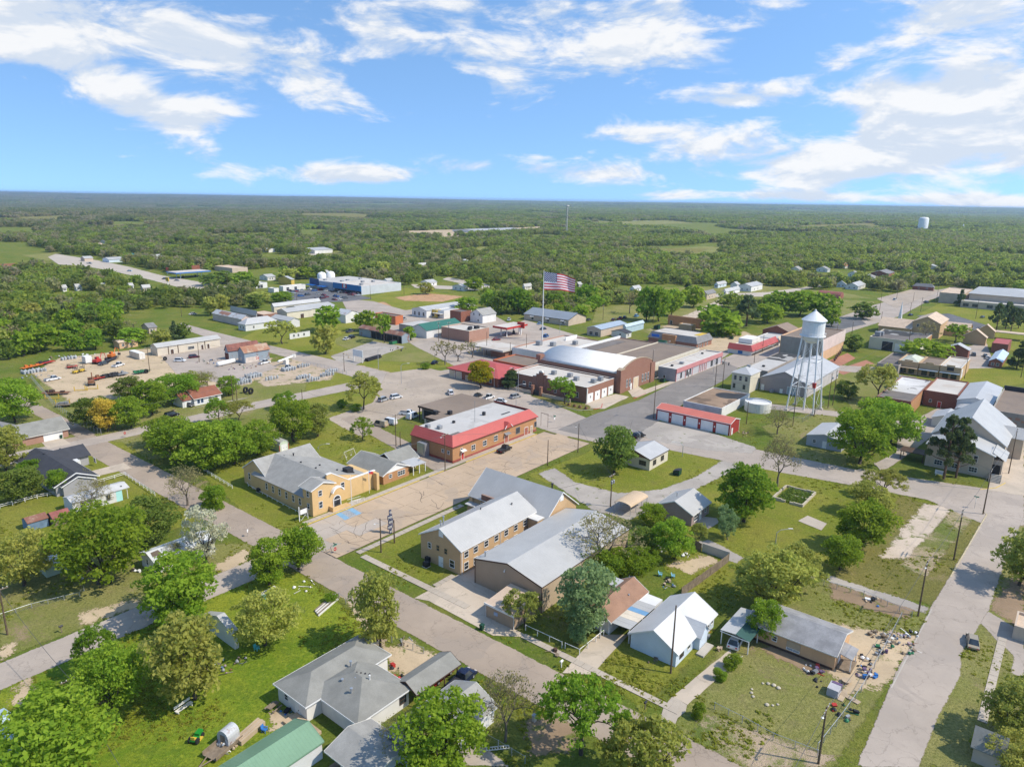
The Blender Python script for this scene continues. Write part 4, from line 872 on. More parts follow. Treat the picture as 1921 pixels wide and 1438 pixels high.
# ------------------------------------------------------------------ the main buildings
def yellow_church():
 b = Bld('church', 'yellow stucco church with grey cross gable roof, square entrance tower and arched door', 'church',89.5,110.2,130.8,161.2); y = ST['yellow']
 # rear block with a ridge across, long hall, entrance tower, flat fronted side wing
 b.gwalls(y,4.2,7.5, 'u',(.8,17.2,20,30.4)); b.groof(RF['light'],4.2,7.5, 'u',(.8,17.2,20,30.4),.3,.2, trim=M['white'])
 b.gwalls(y,4.0,7.5, 'v',(0,18.6,3.2,26),.37,4.1); b.groof(RF['light'],4.0,7.5, 'v',(0,18.6,3.2,25.2),.25,.0, peak=.37, e2=4.1)
 f = MB(); f.extrude([(6,-.2),(6,7.9),(7.4,7.9),(12.4,4.7),(20.7,4.7),(20.7,-.2)], 'y',2.45,2.95); b.part('front_wall', f, y)
 c = MB(); c.extrude([(6,7.9),(6,8.1),(7.5,8.1),(12.5,4.9),(20.8,4.9),(20.8,4.7),(12.4,4.7),(7.4,7.9)], 'y',2.4,3.0); b.part('coping', c, M['white'])
 b.walls(y,4.5,(19.9,20.7,.9,2.45), 'buttress'); b.walls(y,4.1,(18.6,20.6,2.95,12))
 b.gwalls(y,6.6,7.7, 'v',(0,6.2,0,3.6), name='tower'); b.groof(RF['light'],6.6,7.7, 'v',(0,6.2,0,4.2),.45,.3, trim=M['white'], name='tower_roof')
 b.win('v0', [2.2],1.6,.9,1.5, fm=M['white']); b.win('v0', [2.2,8.6],4.6,.9,1.3); b.win('u0', [1.6],1.6,.8,1.3); b.win('u0', [1.6],4.6,.8,1.3)
 b.win('u0', [4.9,7.6,10.4,13.2,16.0,18.8],1.7,.75,1.6); b.win('u0', [22.3,25.0,27.8],1.7,.75,1.6, box=(.8,17.2,20,30.4))
 d = MB(); d.extrude([(-.95,0),(.95,0)]+arc(.95,0, math.pi,10,0,1.7), 'y',-.06,0); o = d.build('door', GL, b.t); o.location = (6.8,-.02,.5)
 fr = MB(); A = arc(1.15,0, math.pi,12,0,1.7); I = arc(.95, math.pi,0,12,0,1.7); fr.extrude([(1.15,0)]+A+[(-1.15,0),(-.95,0)]+I+[(.95,0)], 'y',-.12,0); fr.box(-.9,.9,-.1,-.062,1.62,1.76); fr.build('door_frame', M['white'], o)
 hd = MB(); A = arc(1.9,.35, math.pi-.35,10,0,3.1); I = arc(1.6, math.pi-.35,.35,10,0,3.1); hd.extrude(A+I, 'y',-.9,0); h = hd.build('door_hood', M['white'], b.t); h.location = (6.8,-.02,.7)
 b.part('stoop', BX(4.4,9.6,-1.6,-.05,-.1,.5).box(4.4,4.7,-1.6,-.05,.5,1.25).box(4.7,8.4,-1.6,-1.35,.5,1.2), y)
 b.part('hand_rail', MB().tube([(9.6,-1.5,1.2),(13.5,-1.9,1.0)],.04).tube([(9.6,-.3,1.2),(13.5,-.6,1.0)],.04).tube([(13.5,-1.9,0),(13.5,-1.9,1)],.04).tube([(11.5,-1.7,0),(11.5,-1.7,1.1)],.04), M['white'])
 b.part('step', BX(9.6,13.5,-1.6,-.2,-.1,.3), M['concrete'])
 b.ac(14.4,5.2,5.4,1.9,1.3, M['dark']); b.part('roof_curb', BX(12.6,15.6,4.2,6.2,4.6,5.45), M['dark'])
 for x, yy in ((7.4,20),(7.6,15),(7.7,9),(11,12),(12.5,7),(8,23),(14,25),(10.5,22.5)): b.vent(x, yy,7.5-max(0, x-6.9)*.29 if yy < 20 else 6.9,.16,.35, M['dark'])
 return b
yellow_church()
def tan_house():
 b = Bld('house', 'tan brick house with grey hipped and gabled roof and carport beside the yellow church', 'house',112.8,122.6,133.2,147.2)
 b.gwalls(BR['orange'],2.7,4.7, 'v',(0,9,0,13.8)); b.groof(RF['grey'],2.7,4.7, 'v',(0,9,0,13.8),.5,.4, trim=M['white'])
 b.part('gable_siding', MB().extrude([(.1,2.75),(4.5,4.65),(8.9,2.75)], 'y',-.05,-.01), M['white'])
 b.gwalls(BR['orange'],2.7,5.0, 'u',(8,15,3.4,11)); b.groof(RF['grey'],2.7,5.0, 'u',(7,15.4,3.4,11),.4,.3, trim=M['white'])
 b.part('porch_roof', MB().grid([(9,-1.2,2.6),(14.2,-1.2,2.45),(14.2,3.4,2.75),(9,3.4,2.9),(9,-1.2,2.72),(14.2,-1.2,2.57),(14.2,3.4,2.87),(9,3.4,3.02)], HX), RF['greyu'])
 for x, y_ in ((9.6,-1),(14,-1),(14,3),(11.8,-1)): b.post(x, y_,2.5,.09)
 b.win('v0', [2.4],1.3,.9,.9); b.win('v0', [6.2],1.0,2.4,1.2,3); b.win('u0', [3,6,9.5,12],1.5,.9,.8); b.door('v0',9.6,1,2.1, M['brown'], box=(0,15,3.4,11)); b.vent(8,8,4.4,.1,.5); b.ac(12,11.9,0,1.1,.9, M['dark']); return b
tan_house()
def red_roof_office():
 b = Bld('office_building', 'long orange brick building with bright red mansard roof beside the paved street', 'building',135.9,174.6,130.6,147.4); L, D = b.L, b.D
 b.walls(BR['orange'],5.0); b.part('plinth', BX(-.06, L+.06,-.06,0,-.1,.7).box(-.06,0,0, D,-.1,.7), paint('plinth_red',(.30,.08,.06),.7,.15))
 rf = MB(); o, i, z0, z1 = .45,1.7,4.9,7.4
 v = [(-o,-o,z0),(L+o,-o,z0),(L+o,D,z0),(-o,D,z0),(i,i,z1),(L-i,i,z1),(L-i,D,z1),(i,D,z1)]; rf.grid(v, [(0,1,5,4),(1,2,6,5),(3,0,4,7),(0,3,2,1)]); r = b.part('mansard_roof', rf, RF['red'])
 b.part('eave_trim', BX(-o-.03, L+o,-o-.05,-o, z0-.18, z0+.03).box(-o-.05,-o,-o, D, z0-.18, z0+.03), paint('eave_red',(.22,.045,.04),.6,.1), r)
 b.part('roof', BX(i, L-i, i, D,6.2,6.7), RF['flatg']); b.part('roof_patch', BX(i+.1, i+5, i+.1, i+2.6,6.7,6.74), RF['flatd'])
 b.part('mansard_back', MB().grid([(i,i,z1),(L-i,i,z1),(L-i,i+.12,z1),(i,i+.12,z1),(i,i+.12,6.7),(L-i,i+.12,6.7)], [(0,1,2,3),(3,2,5,4)]), M['grey'])
 for q in (8.6,13.6): b.win('v0', q,1.7,1.5,1.5,2)
 b.win('v0',18.6,1.9,1.6,1.6,2); b.win('v0', [3.6],2.6,.9,.9); b.win('v0', [29.2],1.6,1.9,1.9,0, M['grey']); b.win('v0', [38.2],1.6,1.0,1.6,0, M['grey']); b.win('u0', [1.6,3.8],2.4,.8,.9)
 b.door('v0',4.0,1.0,2.1, M['red']); b.door('v0',23.6,1.6,2.3, paint('door_brick_red',(.34,.12,.08),.6,.1)); b.door('v0',33.4,1.7,2.5, paint('door_brick_red',(.34,.12,.08),.6,.1)); b.door('v0',36.2,.9,2.3, M['tan'])
 b.awning('v0',4.0,3.0,2.0,1.0, M['offwhite']); b.awning('v0',23.6,3.2,2.4,1.1, M['grey'])
 g = MB(); g.extrude([(21.9,4.95),(23.7,6.7),(25.5,4.95)], 'y',-.9,.8); b.part('entrance_gable', g, RF['red'])
 [b.part('gable_trim', MB().extrude(q, 'y',-1.0,-.9), M['white']) for q in ([(21.7,4.85),(21.9,4.85),(22.75,5.75),(22.55,5.85)], [(24.65,5.75),(25.5,4.85),(25.7,4.85),(24.85,5.85)])]
 for x, y_ in ((3.6,13.5),(5.2,10.2)): b.ac(x, y_,6.7,1.2,1.0)
 b.ac(12,11,6.7,.7,.7, M['dark']); b.ac(24,9.5,6.7,.8,1.1, M['dark']); b.part('roof_hatch', BX(28,32,5.4,5.9,6.7,6.85), M['dark']); b.vent(17,7,6.7,.06,6.5, M['grey'])
 a = MB(); a.box(-1.9,-.1,9.2,12.4,0,4.0).box(-2.0,-1.9,9.6,12,.6,3.4); b.part('rooftop_duct', a, M['steel']); return b
red_roof_office()
def brown_flat():
 b = Bld('commercial_building', 'low building with flat brown gravel roof behind the red mansard building', 'building',150.6,178.4,150,167)
 b.part('wall', BX(0,27.8,0,6.6,-.2,4.5).box(8.5,27.8,6.6,17,-.2,4.5), ST['old']); b.part('roof', BX(-.3,28.1,-.5,6.6,4.5,4.95).box(7.0,28.1,6.6,17.3,4.5,4.95), RF['flatb'])
 b.part('fascia', BX(-.36,-.3,-.5,6.6,4.35,5.02).box(6.94,7.0,6.66,17.36,4.35,5.02).box(-.36,7,6.6,6.66,4.35,5.02), M['brown']); b.part('opening', BX(-.02,0,1,5.6,0,3.6).box(8.46,8.5,7.4,16,0,3.4), M['black'])  # walls are solid; black sheets paint the shade inside the open bays
 b.post(-.1,6.3,4.4,.3, ST['cream'], 'pier'); b.post(7.2,16.8,4.4,.15, M['brown'], 'pier'); b.ac(4,6,4.95,1.3,1.2, M['dark']); b.ac(7.0,2.6,4.95,1.2,1.2, M['dark']); return b
brown_flat()
def two_storey():
 b = Bld('apartment_house', 'two storey tan brick building with long white metal roof and many windows', 'building',92.4,116.6,86.8,98.0); L = b.L
 b.gwalls(BR['tan'],5.4,8.3, 'u'); b.groof(RF['whiteu'],5.4,8.3, 'u', None,.35,.25, trim=M['white'])
 xs = [1.6,4.4,7.6,10.8,14.0,17.2,20.4]; b.win('v0', xs,3.35,1.15,1.25); b.win('v0', xs,.75,1.15,1.5); b.win('u0', [4.0,6.2],3.3,.8,1.15, fm=BR['tan']); b.win('u0', [8.6],3.1,.8,1.15); b.win('u0', [2.3],1.0,1.2,1.5)
 b.door('u0',5.4,1.0,2.1); b.part('gable_vent', BX(-.08,-.012,4.7,5.9,6.6,7.9), M['white']); b.part('down_pipe', BX(12.1,12.2,-.1,0,0,5.3).box(.25,.4,-.1,0,0,5.3), M['white'])
 b.vent(1.8,7.2,7.4,.13,1.4); b.vent(3.2,7.8,7.2,.15,1.9); b.vent(20,3.4,7.0,.1,.7, M['dark']); b.vent(12,5.4,8.3,.08,.4, M['dark'])
 c = Bld('church_hall', 'tan brick hall with very large white metal gable roof behind the two storey building', 'building',113.6,129.5,83.4,105.6)
 c.gwalls(BR['tan'],4.6,9.2, 'v',(2.2,14,0,22)); r = c.groof(RF['whitev'],4.6,9.2, 'v',(2.2,14,0,22),.6,.35, trim=M['white'])
 c.part('chimney', BX(1.6,2.1,14.5,18.2,3.9,5.6), BR['brown']); c.win('v0', [4.6,9.8],2.9,1.0,1.5); c.win('u0', [18.2],1.6,1.0,1.6, box=(2.2,14,0,22)); c.vent(9.2,3.5,8.8,.2,1.1, M['dark']); c.part('gable_vent', BX(7.4,8.7,-.08,-.012,7.2,8.5), M['white'])
 c.part('pipe', BX(6.9,7.1,-.12,0,3.4,4.6), M['brown']); c.walls(BR['tan'],4.9,(.0,2.2,.6,3.2), 'porch_wall'); c.part('porch_roof', BX(-.2,2.3,.4,3.4,4.9,5.1), M['offwhite']); c.win('v0', [1.0],2.6,1.3,1.7, box=(0,2.2,.6,3.2))
 c.part('buttress', MB().extrude([(21.2,0),(23.0,0),(22.0,4.3),(21.2,4.3)], 'x',1.85,2.2), BR['tan']); c.part('rear_awning', BX(0,2,19,22,2.6,2.75), RF['greyu'])
two_storey()
def metal_hall():
 b = Bld('metal_hall', 'long tan metal building with low pitched silver roof and brown trim', 'building',92.2,122.6,66.8,82.8)
 b.gwalls(SD['tan'],5.1,6.9, 'u'); b.groof(RF['whiteu'],5.1,6.9, 'u', None,.12,.12, trim=M['brown']); b.part('corner_trim', BX(-.08,.1,-.08,0,0,5.05).box(-.08,0,15.9,16.05,0,5.05), M['brown']); b.part('side_cladding', BX(.1,30.3,-.06,0,0,5.0), SD['tanx'])
 b.door('u0',6.4,1.0,2.4); b.vent(1.4,14.6,5.2,.16,1.3); l = MB(); l.tube([(0,0,0),(-.25,0,.05),(-.3,0,-.2)],.06).lathe([(.02,-.1),(.16,-.3),(.16,-.35)],8,-.3,0); o = l.build('wall_lamp', M['white'], b.t); o.location = (0,8.5,5.6)
 a = Bld('annex', 'small tan lean-to annex with pale roof at the end of the tan metal hall', 'shed',84.9,92.0,67.3,73.6)
 a.walls(SD['tan'],2.7); a.part('roof', MB().grid([(-.2,-.2,2.7),(7.1,-.2,3.3),(7.1,6.5,3.3),(-.2,6.5,2.7),(-.2,-.2,2.85),(7.1,-.2,3.45),(7.1,6.5,3.45),(-.2,6.5,2.85)], HX), paint('roof_tan_metal',(.56,.43,.32),.45,.06))
 a.part('trim', BX(-.3,-.2,-.25,6.55,2.55,2.9).box(-.06,.06,-.06,0,0,2.6).box(-.06,.06,6.3,6.36,0,2.6), M['white']); a.sign('u0',4.0,1.2,.8,.6, paint('notice_blue',(.35,.42,.55),.6,.2), name='notice')
metal_hall()
def storage_units():
 b = Bld('storage_building', 'red metal storage building with five white roll-up doors', 'building',212,219.4,81.4,107.6)
 b.gwalls(paint('steel_dark_red',(.33,.04,.035),.5,.1),3.9,4.9, 'v'); b.groof(RF['salmon'],3.9,4.9, 'v', None,.2,.15, trim=M['white']); w_ = b.D/5
 for i in range(5): b.door('u0', w_*(i+.5),3.9,3.2, M['white'], 'garage_door', handle=False)
 b.door('v0',1.6,.9,2.1); b.part('corner_trim', BX(-.05,.1,-.05,0,0,3.85).box(7.3,7.45,-.05,0,0,3.85), M['white'])
 n = MB(); [n.box(-.04,-.012, w_*i-.2, w_*i+.2,1.7,2.2) for i in range(1,5)]; b.part('number_plate', n, M['white'])
storage_units()
def fire_station():
 b = Bld('fire_station', 'long low brown brick building with stepped entrance parapet, white roof and four bay doors', 'building',212.3,231.5,136.2,172.8)
 b.flat(BR['brown'], RF['flatw'],6.0,.5, None, M['offwhite']); e = MB(); y0 = 20.5
 for y_, h_ in ((y0-4,6.6),(y0-2.4,7.6),(y0+.9,7.6),(y0+2.5,6.6)): e.box(-.35,.3, y_, y_+1.5,0, h_)
 e.extrude([(y0-1,0),(y0+1,0),(y0+1,8.4),(y0,9.0),(y0-1,8.4)], 'x',-.5,.3); b.part('entrance_parapet', e, BR['brown'])
 t = MB(); t.extrude([(y0-1.1,8.4),(y0+1.1,8.4),(y0+.1,9.15),(y0-.1,9.15)], 'x',-.55,.35); [t.box(-.42,.35, y_, y_+1.6, h_, h_+.15) for y_, h_ in ((y0-4.05,6.6),(y0-2.45,7.6),(y0+.85,7.6),(y0+2.45,6.6))]; b.part('coping', t, M['offwhite'])
 for q in (2.6,7.4,12.2,16.8): b.door('v0', q,3.3,3.3, M['white'], 'garage_door', handle=False); b.sign('v0', q,1.6,.7,.9, M['grey'], name='bay_window')
 b.part('pier', BX(-.08,.5,-.25,-.02,0,5.6), M['offwhite']); b.win('u0', [4,9,14,26,29,32.5,35],1.6,1.0,1.9)
 for x, y_ in ((6,25),(10,22),(8,10),(11,15),(9.5,3.2),(14,3)): b.ac(x, y_,5.55,1.7,1.5)
 b.part('yard_wall', BX(-3.2,-2.9,5,18,0,1.3).box(-3.2,-2.9,23,34,0,1.3), ST['tan']); g = MB(); [g.box(-3.6,-2.5, y_, y_+.9,0,3.4).box(-3.7,-2.4, y_-.1, y_+1.0,3.4,3.6) for y_ in (18.1,22.0)]; b.part('gate_pier', g, BR['brown']); b.part('gate', BX(-3.1,-3.05,19,22,.1,2.0), M['dark'])
 for i, y_ in enumerate((.5,3,5.2,7.6)): tub('round brown planter by the fire station, %s along the grass bank' % ('first', 'second', 'third', 'last')[i], b.u0-6.2-i*.15, b.v0+y_-4.5)
 a = Bld('gymnasium', 'large brick hall with white barrel vault roof beside the fire station', 'building',232.6,259.4,134.2,174.5); W_, D = a.L, a.D
 n = 16; rise_ = 3.6; cx = W_/2; r = (cx*cx+rise_*rise_)/(2*rise_); a0 = math.asin(cx/r); pf = [(cx+r*math.sin(-a0+2*a0*i/n),7.6-r+rise_+r*math.cos(-a0+2*a0*i/n)) for i in range(n+1)]
 a.part('wall', BX(0, W_,.4, D-.4,-.2,7.4), BR['brown']); vm = MB(); vm.smooth = True; vm.extrude(pf[::-1], 'y',.35, D-.35); a.part('vault_roof', vm, paint('vault_white',(.74,.72,.68),.7,.05))
 fr = MB(); top = [(x, z+.6) for x, z in pf]; fr.extrude([(0,-.2),(0,7.6)]+[(x, z) for x, z in top if 1.5 < x < W_-1.5]+[(W_,7.6),(W_,-.2)], 'y',0,.4); a.part('gable_wall', fr, BR['brown'])
 cp = [(x, z+.02) for x, z in top if 1.5 < x < W_-1.5]; cm = MB(); cm.extrude([(x, z+.28) for x, z in cp]+cp[::-1], 'y',-.1,.5); a.part('coping', cm, M['tan'])
 a.part('tower_pier', BX(-.3,3.2,-.3,1.6,7.4,9.2).box(-.3,3.2,-.35,0,0,7.4).box(W_-3, W_+.3,-.35,0,0,8.4).box(-.3,2.6, D-2, D+.2,7.4,9.6), BR['brown']); a.part('pier_cap', MB().extrude([(-.4,9.2),(3.3,9.2),(1.45,9.9)], 'y',-.35,1.65), M['tan'])
 for q in (3.0,5.2,7.4,17.6,19.9,22.2): a.win('v0', q,1.6,1.0,3.0,2, box=(0, W_,-.02, D))
 a.door('v0',12.2,3.8,4.4, paint('door_cream',(.62,.50,.34),.6,.1), 'garage_door', handle=False, box=(0, W_,-.02, D)); a.door('v0',8.6,.9,2.4, M['white'])
def tub(label, u, v):
 t = thing('planter', label, 'planter', u, v,0,0, 'planters by the fire station'); m = MB(); m.lathe([(.3,0),(.62,.35),(.55,.75),(.45,.72),(.40,.6),(.001,.6)],12); m.build('pot', paint('terracotta',(.24,.10,.07),.8,.2), t)
 r = np.random.default_rng(int(u*9)); link('plant', cached('tubplant', lambda: leaves('plant', [(0,0,.85,.5)],60,.22, LEAF['bud'],5,.2)), t)
fire_station()
def red_hip_station():
 b = Bld('office_building', 'red roofed hip building with beige bay doors beside the round lime tree', 'building',207.6,228,174.5,201.2); b.walls(BR['red'],3.8); b.hroof(RF['red'],3.9,6.6, None,.9, paint('eave_red',(.22,.045,.04),.6,.1))
 for q in (25,21.3): b.door('u0', q,3.0,3.0, paint('door_beige',(.56,.47,.34),.6,.08), 'garage_door', handle=False)
 b.win('u0', [14,9,4],1.4,1.2,1.3); b.door('u0',16.8,1.0,2.1, M['tan']); c = Bld('shop_building', 'low flat orange painted building behind the red hip roof', 'building',229.5,245,177,196); c.flat(ST['redp'], RF['flatb'],4.6,.5)
red_hip_station()
def main_street():
 b = Bld('shop_building', 'long shop building with white flat roof, grey wall and pink fascia along main street', 'shop',264.2,310.5,126.6,134.6)
 b.flat(ST['grey'], RF['flatw'],5.4,.4, None, M['offwhite']); b.part('shop_front', BX(.4,46.0,-.12,-.01,0,3.7), paint('front_grey',(.50,.49,.50),.6,.08)); b.part('fascia', BX(-.05,46.35,-.55,-.125,3.7,5.5), ST['rose'])
 p = MB(); [p.box(x-.2, x+.2,-.3,-.125,0,3.7) for x in (.2,9,15.5,22.5,24.2,26,27.8,29.5,46)]; b.part('pilaster', p, ST['rose']); b.win('v0', [5,10.5,13.6],1.0,1.2,2.2,0, M['dark'], box=(0,46.3,-.12,8)); b.win('v0', [35.5,41],.8,2.2,2.6,0, M['grey'], box=(0,46.3,-.12,8)); b.door('v0',11.9,1.0,2.3, M['dark'], box=(0,46.3,-.12,8)); b.door('u0',5.0,1.0,2.2, M['brown']); b.ac(5.5,4.5,5.05,.9,.7, M['dark']); b.ac(12.5,3.5,5.05,1.6,.9); b.ac(38,5.8,5.05,.9,.6, M['dark'])
 c = Bld('shop_building', 'wide brown gravel roof shop with cream parapet wall behind the pink shop front', 'shop',266,309,137,158.5); c.flat(ST['cream'], RF['flatb'],6.2,.5); c.part('side_wall', BX(-.2,0,0,10,0,6.0), ST['redp']); c.part('cornice', BX(43.0,43.5,17,21.5,5.4,7.2), M['green'])
 d = Bld('shop_building', 'brown roofed shop with white parapet next to the vaulted hall', 'shop',268,309,159.5,180); d.flat(BR['pale'], RF['flatb'],5.6,.5); d.part('white_parapet', BX(.2,41,20.0,20.5,5.0,6.4), M['white']); d.part('dark_roof', BX(2,34,13,20,5.2,5.3), RF['flatd']); d.ac(2,15,5.2,1.6,1.2)
 e = Bld('shop_building', 'low shop with cream flat roof and white front parapet and rooftop units', 'shop',254,296,183,205); e.flat(BR['pale'], RF['flatw'],5.2,.5); e.part('white_wall', BX(-.15,0,0,22,0,5.2), M['white']); e.ac(14,17,4.8,2.4,2.0); e.ac(17,11,4.8,2.2,1.8); e.ac(27,5,4.8,2.0,1.8); e.part('front_parapet', BX(32,42,14,14.4,4.7,6.4), M['white']); e.door('u0',19,1,2.2, M['dark'])
 f = Bld('canopy_building', 'dark brick building with wide cream flat canopy near the flagpole', 'building',248,262,206,226); f.walls(BR['brown'],3.4,(2,12,0,9)); f.part('roof', BX(-1,14,-1,20,3.6,4.4), RF['flatw']); [f.post(x, y,3.6,.18, ST['tan']) for x, y in ((.5,12),(.5,18.5),(12.5,18.5))]
 h = Bld('town_office', 'two storey cream stone building with grey hip roof by the water tower', 'building',267.4,277.6,96.6,104.0); h.walls(ST['cream'],7.4); h.hroof(RF['greyu'],7.4,9.4, None,.3, M['offwhite']); h.win('u0', [1.6,3.9,6.0],4.6,.9,1.7,1, M['grey']); h.win('u0', [2.2,6.2],1.3,.9,1.7,1, M['grey']); h.part('water_table', BX(-.08,0,0,7.4,3.4,3.6), ST['tan']); h.ac(6.5,3.5,8.9,1.3,.9)
 g = Bld('warehouse', 'wide mauve metal warehouse with pale low roof under the water tower', 'building',276.5,318.5,77.5,95.8); g.gwalls(SD['mauve'],5.0,8.6, 'u'); g.groof(RF['greyu'],5.0,8.6, 'u', None,.3,.2, trim=M['grey']); g.part('side_cladding', BX(0,42,-.06,0,0,4.9), paint('side_pale',(.52,.48,.48),.5,.1)); g.door('u0',5.5,4.0,3.0, paint('door_blue_grey',(.30,.36,.40),.6,.1), 'garage_door', handle=False); g.door('u0',17.2,1.0,2.2); g.door('u0',9.8,.9,1.6); g.ac(-1,13,0,1.3,1.0)
 i = Bld('shop_building', 'narrow shop row with pale and dark flat roof facing the main junction', 'shop',288,330,97.2,107.5); i.flat(ST['old'], RF['flatg'],5.2,.5); i.part('dark_roof', BX(26,41.5,.4,10,4.75,4.9), RF['flatk']); i.ac(9,5,4.75,1,.7, M['dark'])
 k_ = Bld('theatre', 'tall shop building with blank cream upper wall and peach lower wall', 'building',345,383,92.6,112); k_.flat(ST['peach'], RF['flatb'],10.6,.6); k_.part('upper_wall', BX(-.2,38.2,-.25,-.01,5.0,10.8), ST['pink']); k_.part('rear_wall', BX(-.2,0,0,19,0,10.6), ST['old'])
 q = Bld('ruined_building', 'roofless building with weathered brown slab and peeling white walls behind the red storage units', 'building',229,254.5,91.5,106); q.flat(ST['peel'], RF['burnt'],3.4,.3); q.part('side_wall', BX(-.1,0,.5,14,0,3.2), paint('wall_lilac',(.56,.53,.60),.7,.12)); q.part('brace', MB().tube([(20,-3.8,0),(17,-.2,3.2)],.12).tube([(21,-3.8,0),(18.2,-.2,3.2)],.12), M['offwhite'])
 z = thing('storage_tank', 'low round concrete tank with peeling white paint near the water tower', 'tank',246.6,85.4); m = MB(); m.lathe([(4.6,-.2),(4.6,3.4),(4.3,3.4),(4.3,3.1),(.001,3.2)],24); m.build('tank_shell', ST['peel'], z)
main_street()
def right_church():
 b = Bld('church', 'pale stucco church with steep white metal roofs beside two pines', 'church',224.4,262,11.5,28.4); b.gwalls(ST['tan'],6.6,9.4, 'u',(0,12,1,16.9)); b.groof(RF['whiteu'],6.6,9.4, 'u',(0,12,1,16.9),.4,.4, trim=M['white'])
 b.gwalls(ST['tan'],7.0,13.5, 'u',(11,37,-.5,17.4)); b.groof(RF['whiteu'],7.0,13.5, 'u',(11,37,-.5,17.4),.5,.3, trim=M['white']); b.gwalls(ST['tan'],6.4,8.6, 'v',(24,31,-4,2)); b.groof(RF['whitev'],6.4,8.6, 'v',(24,31,-4,4),.4,.3, trim=M['white'])
 b.walls(ST['tan'],5.2,(1.5,10,-1.2,1)); b.part('entry_roof', MB().grid([(1,-1.8,5.3),(11,-1.8,5.3),(11,1.4,7.2),(1,1.4,7.2)], [(0,1,2,3)]), RF['whiteu']); b.win('u0', [13.6,9.3,5.2],1.0,1.9,1.3,3); b.win('u0', [8.6,5.0],3.9,.9,1.8); b.win('v0', [15,19],2.4,1.0,2.4, box=(11,37,-.5,17.4))
 s = MB(); [s.box(-2.6+.4*i,.2,-1.6,1.2,0,.28*(i+1)) for i in range(6)]; b.part('entry_steps', s, M['concrete']); b.part('hand_rail', MB().tube([(-2.6,1.1,.9),(0,1.1,2.6)],.05).tube([(-2.6,-1.5,.9),(0,-1.5,2.6)],.05).tube([(-2.6,1.1,0),(-2.6,1.1,.9)],.05).tube([(-2.6,-1.5,0),(-2.6,-1.5,.9)],.05), M['dark']); b.part('doorway', BX(-.03,0,-.9,1.0,1.6,4.3), M['black'])  # black sheet on the solid wall paints the dark inside of the entrance
 p = thing('carport', 'open dark timber carport frame beside the church driveway', 'carport',225.6,28.9); m = MB(); [m.box(x-.1, x+.1, y-.1, y+.1,0,2.5) for x in (0,4.5) for y in (.2,6)]; m.build('post', M['brown'], p); BX(-.3,4.8,-.1,6.4,2.5,2.66).build('roof', M['brown'], p)
 g = Bld('concrete_building', 'large weathered concrete building with flat brown roof at the right edge', 'building',268,305,-18,18); g.flat(ST['old'], RF['flatb'],9.0,.7); g.part('dark_parapet', BX(36.6,37.1,0,36,8.3,10), M['dark']); g.win('u0', [33],5.4,1.4,2.0,0, M['dark']); pl = MB(); rr = random.Random(4)
 [pl.box(-.05,0, y, y+rr.uniform(.8,2.4), z, z+rr.uniform(.5,1.3)) for y, z in [(rr.uniform(12,34), rr.uniform(4.6,7.2)) for _ in range(14)]]; b2 = g.part('bare_brick_patch', pl, BR['pale'])
 h = Bld('shed', 'small grey metal shed with white door under the big green tree', 'shed',219.6,235.5,49.8,60); h.gwalls(SD['grey'],3.2,4.4, 'u'); h.groof(RF['greyu'],3.2,4.4, 'u', None,.2,.15, trim=M['offwhite']); h.door('u0',4.9,1.0,2.2); h.win('u0', [1.9],1.3,1.0,.8); h.win('u0', [7.9],1.3,.9,.9)
 i = Bld('brick_building', 'ruined red brick shop with patchy white and black flat roof', 'shop',275,316,42,53); i.flat(BR['red'], RF['flatp'],5.6,.4,(0,41,0,11)); i.part('front_roof', BX(.4,13,.4,10.6,5.22,5.45), RF['flatd']); i.part('side_wall', BX(0,41,-.12,0,0,5.2), BR['orange'])
 j = Bld('brick_building', 'red brick shop with white roof next to the patchy black roof', 'shop',296,322,30.5,41.5); j.flat(BR['red'], RF['flatw'],5.8,.5); j.door('u0',5.5,1.1,2.2, M['red']); j.win('u0', [8.5],1.6,.8,1.0)
 k_ = Bld('metal_building', 'pale metal building with red brick front and low gabled shed behind the white church', 'building',290,322,19.5,30); k_.gwalls(SD['white'],5.4,7.0, 'u'); k_.groof(RF['greyu'],5.4,7.0, 'u', None,.2,.1); k_.walls(BR['red'],3.4,(-7,0,0,10)); k_.part('arched_roof', MB().extrude([(-.3,3.4)]+[(5+5.3*math.cos(a),3.4+1.5*math.sin(a)) for a in [math.pi*(1-i/10) for i in range(1,10)]]+[(10.3,3.4)], 'x',-7.3,0), RF['greyu'])
 l = Bld('small_house', 'small white house with pale curved roof behind the church parking', 'house',268.5,279,26.5,34); l.gwalls(SD['white'],3.0,4.4, 'u'); l.groof(RF['greyu'],3.0,4.4, 'u', None,.4,.3); l.win('u0', [2.2,4.6],1.6,.8,.8)
right_church()
